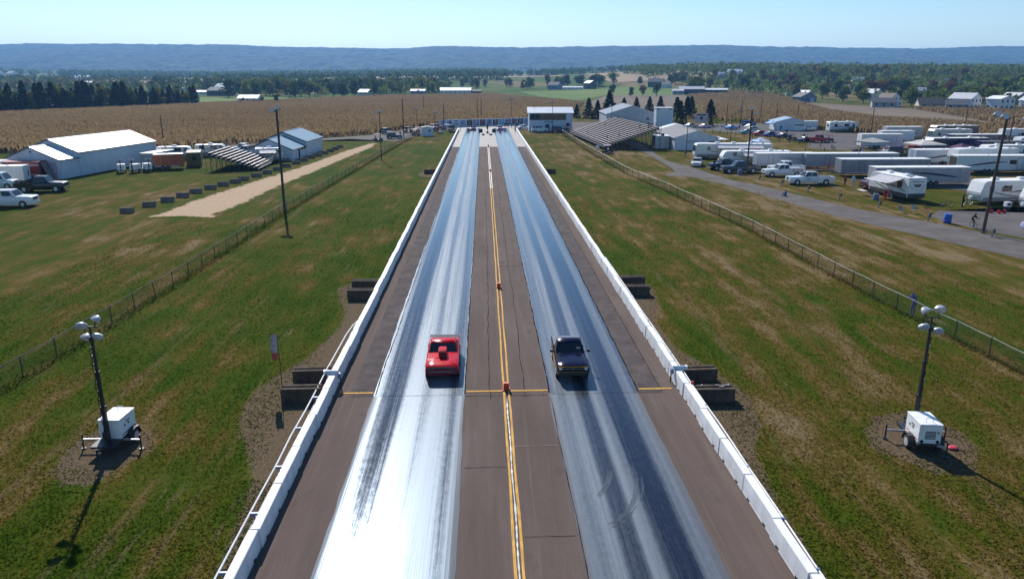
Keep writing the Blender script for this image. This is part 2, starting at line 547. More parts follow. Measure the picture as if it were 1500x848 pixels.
poly_sheet('harvested_field', [(50, 372), (95, 350), (141, 500), (178, 667), (112, 690), (66, 490)], m_grey, 0.05, 30)
poly_sheet('green_field', [(37, 800), (200, 900), (215, 790), (180, 670), (112, 692), (70, 560), (52, 640)], m_green, 0.07, 30)
poly_sheet('stubble_field', [(-700, 1250), (-150, 1250), (-60, 1560), (-420, 1620), (-800, 1500)], m_tan, 0.4, 60)
poly_sheet('stubble_field', [(-110, 1300), (150, 1330), (170, 1600), (-60, 1640)], m_tan, 0.4, 60)
poly_sheet('stubble_field', [(170, 1000), (330, 1000), (360, 1500), (190, 1500)], m_tan, 0.4, 60)
poly_sheet('stubble_field', [(960, 1350), (1500, 1250), (1500, 1700), (1000, 1750)], m_tan, 0.4, 60)
poly_sheet('stubble_field', [(-640, 640), (-310, 640), (-330, 760), (-640, 780)], m_tan, 0.3, 60)
corn('dry_corn', CORN_L, 2.9, 'wide field of dry brown corn behind the white shed and start line', cap=250000)
corn('dry_corn', CORN_R, 2.2, 'dry brown corn standing behind the pit area and small blue roofed garage', cap=90000)
corn('dry_corn', CORN_S, 0.9, 'strip of golden dry corn beyond the bare field at far right', cap=30000)

# ------------------------------------------------------------------ bare soil, gravel strip, lanes (irregular edges blend into the grass)
def blend_mat(name, soil, soil2, sc=1.2):
    m, nt, b, _o = newmat(name)
    gc, gh = grass_nodes(nt)
    at = nt.n('Attribute', attribute_name='edge')
    n1 = nt.noise(nt.co(), sc, 5.0, 0.7)
    n2 = nt.noise(nt.co(), sc * 6, 4.0, 0.7)
    n3 = nt.noise(nt.co((1, 1, 1), (9, 2, 0)), sc * 22, 3.0, 0.7)
    k = nt.math('ADD', nt.math('MULTIPLY', at.outputs['Fac'], 1.15), nt.math('MULTIPLY', nt.math('SUBTRACT', nt.math('ADD', n1, nt.math('MULTIPLY', n2, 0.8)), 0.9), 1.5))
    s_ = nt.mix(nt.step(n2, 0.3, 0.7), soil, soil2)
    s_ = nt.mix(0.7, s_, nt.ramp(n3, [(0.3, 0.6), (0.7, 1.25)]), 'MULTIPLY')
    bl = nt.step(k, 0.50, 0.95)
    nt.put(b.inputs['Base Color'], nt.mix(bl, gc, s_))
    b.inputs['Roughness'].default_value = 1.0
    b.inputs['Specular IOR Level'].default_value = 0.02
    nt.put(b.inputs['Normal'], nt.bump(nt.mixf(bl, gh, nt.math('MULTIPLY', nt.math('ADD', n2, n3), 0.5)), 0.55, 0.09))
    return m
m_dirt = blend_mat('pale_dirt', (0.40, 0.29, 0.19), (0.50, 0.37, 0.25), 0.35)
m_mulch = blend_mat('bare_soil', (0.085, 0.060, 0.036), (0.165, 0.122, 0.080), 1.3)

def patch(name, poly, m, dz, rim=1.0):
    """sheet with a rim band; attribute 'edge' runs 0 at the outline to 1 inside"""
    P = [Vector((p[0], p[1], 0)) for p in poly]
    # resample
    Q = []
    for i in range(len(P)):
        a, b_ = P[i], P[(i + 1) % len(P)]
        k = max(1, int((b_ - a).length / (rim * 1.2)))
        for j in range(k):
            Q.append(a.lerp(b_, j / k))
    area = sum(Q[i].x * Q[(i + 1) % len(Q)].y - Q[(i + 1) % len(Q)].x * Q[i].y for i in range(len(Q)))
    sgn = 1 if area > 0 else -1
    inn = []
    for i, q in enumerate(Q):
        t = (Q[(i + 1) % len(Q)] - Q[i - 1]).normalized()
        inn.append(q + Vector((-t.y, t.x, 0)) * rim * sgn)
    n = len(Q)
    bm = bmesh.new()
    vo = [bm.verts.new((q.x, q.y, dz)) for q in Q]
    vi = [bm.verts.new((q.x, q.y, dz)) for q in inn]
    for i in range(n):
        bm.faces.new((vo[i], vo[(i + 1) % n], vi[(i + 1) % n], vi[i]))
    f = bm.faces.new(vi)
    bmesh.ops.triangulate(bm, faces=[f])
    for f in bm.faces:
        f.normal_update()
        if f.normal.z < 0: f.normal_flip()
    me = bpy.data.meshes.new(name); bm.to_mesh(me); bm.free()
    at = me.attributes.new('edge', 'FLOAT', 'POINT')
    at.data.foreach_set('value', [0.0] * n + [1.0] * n)
    me.materials.append(m)
    return obj(name, me, None, kind='structure')
patch('dirt_strip', [(-40.2, 86), (-35.7, 86.5), (-31.6, 85.5), (-30.5, 97), (-30.3, 109), (-28.8, 130), (-27.6, 148), (-25.6, 176), (-26.2, 190), (-29.5, 190), (-32.2, 168), (-34.6, 140), (-36.2, 126), (-38.2, 112), (-39.8, 99)], m_dirt, 0.012, 1.9)
patch('bare_patch', [(-6.6, 59.5), (-10.4, 58.5), (-11.9, 55.5), (-11.2, 52), (-10.2, 49), (-10.1, 46), (-10.8, 41), (-12.1, 37.8), (-12.6, 34.5), (-12.1, 31.8), (-11.0, 29.4), (-10.0, 27), (-9.3, 20), (-9.2, 12), (-6.6, 12)], m_mulch, 0.012, 0.75)
patch('bare_patch', [(8.8, 59), (12.4, 58), (13.6, 54.5), (13.0, 50.5), (11.8, 46), (12.0, 41), (13.2, 38), (14.0, 34.5), (13.4, 31.2), (12.2, 28.6), (11.5, 24), (11.2, 12), (8.8, 12)], m_mulch, 0.012, 0.75)
patch('bare_patch', [(-6.5, 133), (-10.8, 131), (-11.8, 126), (-10.8, 122.5), (-6.5, 120)], m_mulch, 0.012, 0.6)
patch('bare_patch', [(-18.9, 29.0), (-19.1, 30.6), (-18.4, 32.4), (-16.4, 33.1), (-14.7, 31.3), (-14.2, 29.6), (-14.9, 27.6), (-15.8, 26.3), (-17.4, 26.4), (-18.5, 27.5)], m_mulch, 0.012, 0.9)
patch('bare_patch', [(16.9, 30.2), (18.3, 32.2), (20.6, 32.8), (22.3, 30.6), (22.2, 28.2), (20.2, 25.8), (18.2, 25.9), (17.2, 27.5), (16.4, 28.6)], m_mulch, 0.012, 0.9)

# ------------------------------------------------------------------ roads and lots
m_road = mat('old_asphalt', (0.125, 0.112, 0.105), 0.95, 0, 0.2, 0.35, 0.04, 0.25, dirt=(0.19, 0.17, 0.15))
m_lot = mat('pit_asphalt', (0.115, 0.104, 0.102), 0.95, 0, 0.2, 0.25, 0.05, 0.2, dirt=(0.17, 0.155, 0.145))
poly_sheet('access_road', [(39.5, 190), (37.5, 165.2), (36.2, 146), (37.4, 140), (38.4, 133), (38.7, 126.7), (39.8, 116.1), (41.8, 111.3), (43.9, 100.9), (46.4, 90.1), (54.4, 70.7), (59, 58), (53, 52), (48.6, 62.8), (42.6, 81.1), (41.2, 87), (39.2, 99.3), (36.8, 112.2), (34.8, 120.5), (30.5, 122.6), (30.6, 124.2), (33.2, 127), (34.0, 133), (35.2, 156.2), (35.5, 190)], m_road, 0.010)
poly_sheet('pit_lane', [(60, 262), (100, 268), (102, 240), (111, 213), (128, 180), (112, 172), (96, 176), (80, 166), (76, 172), (86, 196), (77, 219), (69, 234), (60, 240)], m_lot, 0.012)
poly_sheet('pit_lot', [(84, 168), (96, 172), (160, 165), (160, 100), (84, 98), (84, 92), (72, 91), (66, 86), (56, 88), (52.6, 84), (53.0, 77), (55.2, 71), (60, 62), (120, 62), (120, 94), (165, 96), (165, 172), (98, 178)], m_lot, 0.008)
poly_sheet('pit_lot', [(58, 118), (84, 117), (84, 109), (70, 104), (66, 109)], m_lot, 0.014)
poly_sheet('paddock_road', [(-110, 176), (-60, 180), (-46, 196), (-36, 203), (-24, 196), (-21, 200), (-19, 216), (-16, 240), (-13, 258), (-24, 236), (-33, 216), (-46, 203), (-62, 184), (-110, 181)], m_road, 0.010)
# ------------------------------------------------------------------ the drag strip
XL, XR = -7.85, 10.02           # inner faces of the two walls
m_pave, nt, b, _o = newmat('strip_asphalt')
n1 = nt.noise(nt.co((1, 0.35, 1)), 0.35, 5.0, 0.6)
n2 = nt.noise(nt.co((1.0, 0.06, 1), (5, 0, 0)), 1.4, 5.0, 0.65)
n3 = nt.noise(nt.co(), 26.0, 3.0, 0.75)
c = nt.ramp(nt.math('ADD', nt.math('MULTIPLY', n1, 0.5), nt.math('MULTIPLY', n2, 0.5)), [(0.3, (0.090, 0.066, 0.056)), (0.5, (0.118, 0.088, 0.076)), (0.7, (0.146, 0.112, 0.098))])
c = nt.mix(0.6, c, nt.ramp(n3, [(0.3, 0.72), (0.7, 1.22)]), 'MULTIPLY')
n5 = nt.noise(nt.co((0.8, 0.5, 1), (2, 8, 0)), 0.8, 4.0, 0.6)
c = nt.mix(nt.math('MULTIPLY', nt.step(n5, 0.58, 0.74), 0.5), c, (0.055, 0.046, 0.042))
n6 = nt.noise(nt.co((2.6, 0.05, 1), (9, 1, 0)), 1.3, 5.0, 0.7)
c = nt.mix(nt.math('MULTIPLY', nt.step(n6, 0.52, 0.68), 0.35), c, (0.17, 0.14, 0.125))
n7 = nt.noise(nt.co((1, 0.8, 1), (1, 6, 0)), 5.0, 3.0, 0.6)
c = nt.mix(nt.math('MULTIPLY', nt.step(n7, 0.70, 0.76), 0.55), c, (0.035, 0.03, 0.03))
nt.put(b.inputs['Base Color'], c)
b.inputs['Roughness'].default_value = 0.95
b.inputs['Specular IOR Level'].default_value = 0.08
nt.put(b.inputs['Normal'], nt.bump(n3, 0.3, 0.02))

m_rough, nt, b, _o = newmat('patched_asphalt')
n1 = nt.noise(nt.co((1, 0.8, 1)), 0.9, 6.0, 0.72)
n3 = nt.noise(nt.co(), 20.0, 3.0, 0.75)
c = nt.ramp(n1, [(0.3, (0.060, 0.050, 0.050)), (0.5, (0.088, 0.073, 0.070)), (0.68, (0.125, 0.105, 0.098))])
c = nt.mix(0.7, c, nt.ramp(n3, [(0.3, 0.65), (0.7, 1.3)]), 'MULTIPLY')
nt.put(b.inputs['Base Color'], c)
b.inputs['Roughness'].default_value = 0.95
b.inputs['Specular IOR Level'].default_value = 0.08
nt.put(b.inputs['Normal'], nt.bump(n3, 0.5, 0.03))

m_pad = mat('launch_concrete', (0.30, 0.275, 0.25), 0.75, 0, 0.2, 0.4, 0.3, 0.1, dirt=(0.17, 0.15, 0.14))
m_seam = mat('tar_seam', (0.012, 0.011, 0.012), 0.95, 0, 0.3, 3.0, 0.02)
m_joint = mat('pale_joint', (0.26, 0.22, 0.19), 0.9, 0, 0.3, 3.0, 0.05)

def sheet(name, x0, x1, y0, y1, z, m, ny=1, kind='structure', parent=None):
    mb = MB()
    for i in range(ny):
        a = y0 + (y1 - y0) * i / ny; c_ = y0 + (y1 - y0) * (i + 1) / ny
        mb.quad((x0, a, z), (x1, a, z), (x1, c_, z), (x0, c_, z))
    o = mb.build(name, m, parent)
    if kind and parent is None: o['kind'] = kind
    return o
pv = sheet('strip_pavement', XL - 0.45, XR + 0.45, -60, 178, 0.02, m_pave)
sheet('launch_pad', XL - 0.45, XR + 0.45, 178.02, 262, 0.022, m_pad)
sheet('staging_lot', -30, 45, 236, 280, 0.012, m_lot)

# darker patched strips beyond the finish line, paler strip against the wall
sheet('patched_strip', -7.02, -5.70, 35.0, 177.9, 0.024, m_rough)
sheet('patched_strip', 7.80, 9.16, 35.0, 177.9, 0.024, m_rough)

# rubbered racing grooves
def rubber(name, x0, w, prof, seed):
    m, nt, b, _o = newmat(name)
    sp = nt.n('SeparateXYZ'); nt.put(sp.inputs[0], nt.co())
    x, y = sp.outputs[0], sp.outputs[1]
    wob = nt.noise(nt.co((0.0, 0.02, 1), (seed, seed, 0)), 1.0, 2.0, 0.5)
    u = nt.math('DIVIDE', nt.math('SUBTRACT', nt.math('ADD', x, nt.math('MULTIPLY', nt.math('SUBTRACT', wob, 0.5), 0.5)), x0), w)
    base = nt.ramp(u, prof, 'EASE')
    s1 = nt.noise(nt.co((3.2, 0.028, 1), (seed, 0, 0)), 1.0, 5.0, 0.65)
    s2 = nt.noise(nt.co((15.0, 0.05, 1), (seed * 2, 3, 0)), 1.0, 4.0, 0.65)
    s3 = nt.noise(nt.co((2.0, 1.1, 1), (seed, 5, 0)), 2.0, 5.0, 0.7)
    s4 = nt.noise(nt.co((42.0, 0.12, 1), (seed, 1, 0)), 1.0, 3.0, 0.6)
    k = nt.math('ADD', base, nt.math('MULTIPLY', nt.math('SUBTRACT', s1, 0.5), 0.75))
    k = nt.math('ADD', k, nt.math('MULTIPLY', nt.math('SUBTRACT', s2, 0.5), 0.70))
    k = nt.math('ADD', k, nt.math('MULTIPLY', nt.math('SUBTRACT', s4, 0.5), 0.45))
    k = nt.math('ADD', k, nt.math('MULTIPLY', nt.math('SUBTRACT', s3, 0.5), 0.35), True)
    k = nt.math('SUBTRACT', k, nt.math('MULTIPLY', nt.step(y, 38.0, 85.0), 0.16), True)
    grit = nt.noise(nt.co((1, 0.4, 1)), 30.0, 2.0, 0.7)
    g2_ = nt.noise(nt.co((1, 0.30, 1), (4, 4, 0)), 9.0, 4.0, 0.75)
    k = nt.math('ADD', k, nt.math('MULTIPLY', nt.math('SUBTRACT', nt.math('ADD', nt.math('MULTIPLY', grit, 0.5), g2_), 0.75), 0.34), True)
    dark = nt.mix(grit, (0.008, 0.010, 0.016), (0.018, 0.020, 0.028))
    dust = nt.mix(grit, (0.105, 0.120, 0.135), (0.19, 0.205, 0.22))
    # the groove thins out to bare asphalt at both edges, more so past the finish line
    e = nt.math('MULTIPLY', nt.math('MINIMUM', u, nt.math('SUBTRACT', 1.0, u)), 7.0)
    e = nt.math('ADD', e, nt.math('MULTIPLY', nt.math('SUBTRACT', nt.math('ADD', s2, s4), 1.0), 0.8))
    e = nt.math('ADD', e, nt.math('MULTIPLY', nt.step(y, 34.8, 35.2), 0.45))
    e = nt.step(e, 0.0, 0.7)
    asp = nt.mix(s3, (0.060, 0.056, 0.058), (0.10, 0.090, 0.088))
    nt.put(b.inputs['Base Color'], nt.mix(e, asp, nt.mix(k, dark, dust)))
    nt.put(b.inputs['Roughness'], nt.mixf(e, 0.7, nt.mixf(k, 0.10, 0.42)))
    b.inputs['Specular IOR Level'].default_value = 0.46
    b.inputs['Specular Tint'].default_value = (0.36, 0.63, 1.0, 1)  # blue put into the sheen, standing in for reflected sky blue
    nt.put(b.inputs['Normal'], nt.bump(nt.math('ADD', nt.math('MULTIPLY', s2, 0.7), nt.math('MULTIPLY', grit, 0.12)), 0.10, 0.02))
    # ragged edges fade into the asphalt through the grit
    return m
LANE_L = rubber('rubber_groove_left', -5.80, 4.70, [(0.0, 0.62), (0.07, 0.60), (0.12, 0.25), (0.20, 0.12), (0.30, 0.14), (0.36, 0.80), (0.48, 0.92), (0.58, 0.55), (0.66, 0.90), (0.80, 0.82), (0.88, 0.40), (0.95, 0.50), (1.0, 0.50)], 3.7)
LANE_R = rubber('rubber_groove_right', 3.25, 4.65, [(0.0, 0.45), (0.09, 0.70), (0.26, 0.86), (0.33, 0.22), (0.42, 0.20), (0.48, 0.90), (0.55, 0.80), (0.61, 0.14), (0.70, 0.02), (0.80, 0.04), (0.86, 0.70), (0.92, 0.75), (0.97, 0.40), (1.0, 0.30)], 9.2)
def ragged_lane(name, x0, x1, m, seed):
    """groove with slightly ragged long edges"""
    ys_ = np.concatenate([np.arange(-40, 80, 0.35), np.arange(80, 246, 1.2)])
    e0 = x0 + 0.06 * (vnoise(ys_ * 0.9, ys_ * 0, seed) - 0.5) + 0.10 * (vnoise(ys_ * 0.12, ys_ * 0, seed + 2) - 0.5)
    e1 = x1 + 0.06 * (vnoise(ys_ * 0.9, ys_ * 0, seed + 5) - 0.5) + 0.10 * (vnoise(ys_ * 0.12, ys_ * 0, seed + 7) - 0.5)
    mb = MB()
    n = len(ys_)
    mb.v = [(float(a), float(y), 0.030) for a, y in zip(e0, ys_)] + [(float(a), float(y), 0.030) for a, y in zip(e1, ys_)]
    mb.f = [(i, i + n, i + n + 1, i + 1) for i in range(n - 1)]; mb.mi = [0] * (n - 1)
    return mb.build(name, m, None, kind='structure')
ragged_lane('racing_groove', -5.82, -1.12, LANE_L, 1)
ragged_lane('racing_groove', 3.24, 7.90, LANE_R, 20)

# curved donut scuffs and bare tyre arcs in the right groove
m_scuff = mat('tyre_scuff', (0.050, 0.058, 0.072), 0.32, 0, 0.35, 4.0, 0.5)
def ribbon(name, pts, w, z, m, parent=None, kind=None, jit=0.0):
    pts = [Vector((p[0], p[1], z)) for p in pts]
    mb = MB(); n = len(pts); L = []; Rr = []
    for i, p in enumerate(pts):
        t = (pts[min(n - 1, i + 1)] - pts[max(0, i - 1)]).normalized()
        nn = Vector((-t.y, t.x, 0)) * w / 2 * (1 + random.uniform(-jit, jit))
        L.append(p + nn); Rr.append(p - nn)
    mb.v = [tuple(q) for q in L + Rr]
    mb.f = [(i, i + n, i + n + 1, i + 1) for i in range(n - 1)]; mb.mi = [0] * (n - 1)
    o = mb.build(name, m, parent)
    if kind: o['kind'] = kind
    return o
def arc(cx, cy, r, a0, a1, n=26):
    return [(cx + r * math.cos(R(a0 + (a1 - a0) * i / n)), cy + r * math.sin(R(a0 + (a1 - a0) * i / n))) for i in range(n + 1)]
for pts, w in (([(4.30, 25.2), (4.55, 25.6), (4.80, 26.1), (5.0, 26.7), (5.12, 27.3)], 0.24), ([(4.42, 23.35), (4.8, 23.6), (5.2, 24.1), (5.55, 24.7), (5.82, 25.4), (6.0, 26.2), (6.06, 27.0), (6.02, 27.9)], 0.20), ([(4.5, 23.15), (4.9, 23.4), (5.3, 23.9), (5.7, 24.6)], 0.10), ([(4.62, 22.5), (5.0, 22.75), (5.35, 23.2)], 0.07), ([(5.9, 24.8), (6.2, 25.8), (6.3, 26.8)], 0.08)):
    # smooth the arc and let it fade out by narrowing to nothing at both ends
    P_ = []
    for i in range(len(pts) - 1):
        p0, p1, p2, p3 = pts[max(0, i - 1)], pts[i], pts[i + 1], pts[min(len(pts) - 1, i + 2)]
        for q in np.linspace(0, 1, 6, endpoint=False):
            P_.append(tuple(0.5 * (2 * p1[k] + (p2[k] - p0[k]) * q + (2 * p0[k] - 5 * p1[k] + 4 * p2[k] - p3[k]) * q * q + (3 * p1[k] - p0[k] - 3 * p2[k] + p3[k]) * q ** 3) for k in (0, 1)))
    for off in (-0.32, 0.0, 0.32):
        nseg_ = len(P_)
        mb = MB(); Lp, Rp = [], []
        for i, (px_, py_) in enumerate(P_):
            a_ = P_[max(0, i - 1)]; b_ = P_[min(nseg_ - 1, i + 1)]; tx, ty = b_[0] - a_[0], b_[1] - a_[1]; ll = math.hypot(tx, ty); nx, ny = -ty / ll, tx / ll
            hw = w * 0.11 * math.sin(math.pi * min(1, max(0.02, i / (nseg_ - 1)))) ** 0.6
            cx_, cy_ = px_ + nx * off * w, py_ + ny * off * w
            Lp.append((cx_ + nx * hw, cy_ + ny * hw, 0.034)); Rp.append((cx_ - nx * hw, cy_ - ny * hw, 0.034))
        mb.v = Lp + Rp; mb.f = [(i, i + nseg_, i + nseg_ + 1, i + 1) for i in range(nseg_ - 1)]; mb.mi = [0] * (nseg_ - 1)
        mb.build('tyre_arc', m_scuff, None, kind='structure')


# tar seams and cracks, wandering along the strip
def seam(x, y0, y1, w, amp=0.06, seed=0, m=None, name='pavement_seam', step=0.5):
    ys_ = np.arange(y0, y1, step)
    xs_ = x + amp * (vnoise(ys_ * 0.8, ys_ * 0, seed) - 0.5) * 2 + amp * (vnoise(ys_ * 0.15, ys_ * 0, seed + 3) - 0.5) * 2
    ribbon(name, list(zip(xs_.tolist(), ys_.tolist())), w, 0.036, m or m_seam, kind='structure', jit=0.45)
seam(-1.12, 35.1, 176, 0.055, 0.03, 1)
seam(3.26, 35.1, 176, 0.06, 0.03, 2)
seam(3.28, -10, 34.9, 0.03, 0.03, 12)
seam(0.18, 34.4, 130, 0.028, 0.05, 3)
seam(2.02, 34.9, 130, 0.030, 0.06, 4)
seam(-5.72, 35.1, 176, 0.05, 0.03, 5)
seam(7.90, 35.1, 176, 0.07, 0.03, 6)
seam(9.16, 35.1, 176, 0.035, 0.02, 7)
def cross(x0, x1, y, w, m, amp=0.04, seed=0):
    xs_ = np.arange(x0, x1 + 0.01, 0.2)
    ys_ = y + amp * (vnoise(xs_ * 1.5, xs_ * 0, seed) - 0.5) * 2
    ribbon('pavement_seam', list(zip(xs_.tolist(), ys_.tolist())), w, 0.037, m, kind='structure', jit=0.4)
cross(-1.1, 3.25, 34.86, 0.03, m_seam, 0.02, 1)
cross(-6.9, -1.1, 34.98, 0.02, m_seam, 0.01, 2); cross(3.25, 9.1, 34.95, 0.02, m_seam, 0.01, 3)
cross(1.1, 3.2, 29.4, 0.03, m_joint, 0.02, 4); cross(-1.0, 0.9, 27.6, 0.02, m_seam, 0.03, 5)
cross(1.1, 3.2, 22.7, 0.02, m_seam, 0.03, 6); cross(1.1, 3.1, 57.5, 0.03, m_joint, 0.02, 7)
for k, yy in enumerate((62, 75, 88, 101, 118, 140)):
    cross(-1.1 if k % 2 else 1.1, 0.9 if k % 2 else 3.2, yy, 0.05, m_joint if k % 2 else m_seam, 0.03, 9 + k)
for yy in (184, 190, 196, 202, 208, 214, 221, 228):
    cross(XL, -5.6, yy, 0.12, m_joint, 0.02, yy); cross(-1.1, 3.2, yy, 0.12, m_joint, 0.02, yy + 1); cross(8.0, XR, yy, 0.12, m_joint, 0.02, yy + 2)

# painted lines
m_yel = mat('worn_yellow_paint', (0.58, 0.32, 0.075), 0.8, 0, 0.25, 3.0, 0.1, dirt=(0.25, 0.2, 0.16), stretch=(3, 0.5, 1))
m_wht = mat('worn_white_paint', (0.55, 0.52, 0.48), 0.6, 0, 0.25, 4.0, 0.4, dirt=(0.25, 0.2, 0.18), stretch=(3, 0.4, 1))
m_pale = mat('faded_line_paint', (0.62, 0.48, 0.36), 0.6, 0, 0.25, 3.0, 0.4, stretch=(3, 0.5, 1))
for x in (0.90, 1.16):
    ribbon('centre_line', [(x + 0.012 * math.sin(y * 0.7 + x * 9), y) for y in np.arange(-10, 110, 1.0)], 0.10, 0.040, m_yel, kind='structure', jit=0.12)
    ribbon('centre_line', [(x + 0.012 * math.sin(y * 0.7 + x * 9), y) for y in np.arange(109, 179, 2.0)], 0.13, 0.040, m_pale, kind='structure', jit=0.12)
ribbon('centre_seal', [(1.03 + 0.015 * math.sin(y * 1.1), y) for y in np.arange(-10, 34.6, 0.25)], 0.05, 0.038, m_wht, kind='structure', jit=0.7)
for x0, x1 in ((-7.55, -5.86), (-1.05, 0.82), (1.24, 3.18), (7.98, 9.72)):
    ribbon('finish_line', [(x0 + (x1 - x0) * i / 8, 35.42) for i in range(9)], 0.17, 0.041, m_yel, kind='structure', jit=0.06)
# ------------------------------------------------------------------ wall barriers
m_bar = mat('barrier_white', (0.80, 0.80, 0.80), 0.6, 0, 0.10, 1.4, 0.3, 0.15, dirt=(0.52, 0.50, 0.48), stretch=(1, 1, 0.4))
nt = NT(m_bar.node_tree); bb = [n for n in m_bar.node_tree.nodes if n.type == 'BSDF_PRINCIPLED'][0]
old = bb.inputs['Base Color'].links[0].from_socket
oi = nt.n('ObjectInfo'); sp = nt.n('SeparateXYZ'); nt.put(sp.inputs[0], nt.co())
vv = nt.n('VectorMath', operation='ADD'); nt.put(vv.inputs[0], nt.co((0.6, 0.35, 5.0))); nt.put(vv.inputs[1], oi.outputs['Location'])
sc1 = nt.noise(vv.outputs[0], 1.0, 6.0, 0.75)
v2 = nt.n('VectorMath', operation='ADD'); nt.put(v2.inputs[0], nt.co((1, 1.6, 0.12))); nt.put(v2.inputs[1], oi.outputs['Location'])
st1 = nt.noise(v2.outputs[0], 2.2, 4.0, 0.7)
low = nt.step(sp.outputs[2], 0.55, 0.05)
cnew = nt.mix(nt.math('MULTIPLY', nt.step(sc1, 0.60, 0.74), 0.55), old, (0.16, 0.16, 0.17))
cnew = nt.mix(nt.math('MULTIPLY', nt.step(st1, 0.52, 0.75), 0.30), cnew, (0.42, 0.38, 0.34))
cnew = nt.mix(nt.math('MULTIPLY', low, 0.22), cnew, (0.40, 0.37, 0.35))
cnew = nt.mix(nt.math('MULTIPLY', oi.outputs['Random'], 0.16), cnew, (0.62, 0.60, 0.57))
nt.put(bb.inputs['Base Color'], cnew)
m_dark = mat('dark_gap', (0.012, 0.012, 0.014), 0.8)
m_steel = mat('galvanised_steel', (0.42, 0.43, 0.45), 0.42, 0.8, 0.15, 6.0)
m_wpipe = mat('white_pipe', (0.78, 0.77, 0.76), 0.4, 0, 0.08, 2.0)
m_blkmetal = mat('black_metal', (0.016, 0.016, 0.019), 0.45, 0, 0.2, 3.0)
m_bluegrey = mat('bluegrey_plastic', (0.16, 0.21, 0.34), 0.5, 0, 0.1)
SEG = 3.0
def barrier_mesh():
    mb = MB()
    def prof(h0, h1):
        t0, t1 = h0 / 0.78, h1 / 0.78
        a, b_ = 0.19 - 0.03 * t0, 0.19 - 0.03 * t1
        return [(-a, h0), (a, h0), (b_, h1), (-b_, h1)]
    L = SEG / 2 - 0.022
    mb.prism(prof(0.10, 0.78), -L, L)
    for y0, y1 in ((-L, -0.95), (-0.70, 0.70), (0.95, L)):
        mb.prism(prof(0.0, 0.102), y0, y1)
    return mb.mesh('barrier_segment', m_bar, False, 0.018)
me_bar = barrier_mesh()
nseg = 74
for side, xw in (('left', XL - 0.19), ('right', XR + 0.19)):
    for i in range(nseg):
        y = 14.85 + SEG * i
        o = obj('barrier_segment', me_bar)
        o.location = (xw + 0.022 * math.sin(i * 2.3) + (0.10 * max(0, (y - 120)) / 100 if side == 'left' else -0.08 * max(0, (y - 120)) / 100), y, 0.022)
        o.rotation_euler = (0, 0, R(random.uniform(-0.45, 0.45)))
        k = i - 6       # the joint at y = 34 is the finish line
        where = ('%s white concrete barrier past the finish line in the %s-hand wall, counted towards the viewer' % (ordw(-k), side)) if k < 0 else ('%s white concrete barrier from the finish line in the %s-hand wall, towards the start' % (ordw(k + 1), side))
        tag(o, where, 'barrier', 'white concrete barriers of the %s wall' % side)

# conduit behind the left wall, with stand-off brackets
def conduit(name, pts, r, label, clamps, mt, mc):
    t = thing(name, label, 'pipe')
    MB().tube(pts, r, 7).build('pipe', mt, t, True)
    for c_ in clamps:
        mb = MB(); mb.box(c_[0], (c_[1], 0.09, 0.09)); mb.box((c_[0][0], c_[0][1], c_[0][2] / 2), (0.05, 0.05, c_[0][2]))
        mb.build('bracket', mc, t)
    return t
lp = [(-8.16, 45.2, 0.80), (-8.36, 44.2, 0.78), (-8.50, 42.6, 0.72), (-8.53, 40.0, 0.70)] + [(-8.54 + 0.02 * math.sin(y), y, 0.70 + 0.02 * math.sin(y * 0.7)) for y in np.arange(37, 12, -2.5)]
conduit('conduit_pipe', lp, 0.034, 'long white pipe bending out behind the left wall by the finish line', [((-8.38, y, 0.68), 0.30) for y in (33.5, 30.2, 26.8, 23.5, 20.2)], m_wpipe, m_bluegrey)
lp2 = [(-8.36 + 0.015 * math.sin(y * 1.3), y, 0.42) for y in np.arange(44, 12, -2.0)]
conduit('cable_tray', lp2, 0.07, 'grey cable duct between white pipe and left barrier wall', [], mat('grey_duct', (0.30, 0.28, 0.30), 0.6), m_steel)
rp = [(10.47 + 0.015 * math.sin(y * 0.9), y, 0.74 + 0.02 * math.sin(y * 0.5)) for y in np.arange(62, 12, -2.0)]
conduit('conduit_pipe', rp, 0.035, 'long white pipe clamped along the back of the right wall', [((10.42, y, 0.74), 0.16) for y in (50.5, 44.5, 38.6, 31.8, 26.0, 22.4, 19.6)], m_wpipe, m_bluegrey)

# finish-line photocell housings straddling each wall
def photocell(x, y, sx, label):
    t = thing('photocell', label, 'sensor', (x, y, 0.80))
    mb = MB(); mb.tube([(-0.42 * sx, 0, 0.09), (0.24 * sx, 0, 0.09)], 0.105, 10); mb.build('housing', mat('pale_blue_plastic', (0.50, 0.57, 0.66), 0.45), t, True)
    mb = MB(); mb.box((0.29 * sx, 0, -0.10), (0.16, 0.30, 0.26), taper=0.75); mb.build('hood', m_bluegrey, t, False, 0.02)
    mb = MB(); mb.box((-0.30 * sx, 0, -0.12), (0.08, 0.10, 0.34)); mb.box((-0.46 * sx, 0, 0.09), (0.10, 0.22, 0.20)); mb.build('bracket', m_wpipe, t)
    MB().bar((0.33 * sx, 0.0, -0.22), (0.36 * sx, -0.02, -0.74), 0.05).build('cable', m_dark, t)
photocell(-8.02, 36.25, 1, 'pale blue finish-line sensor straddling the left barrier wall')
photocell(10.20, 36.2, -1, 'pale blue finish-line sensor straddling the right barrier wall')

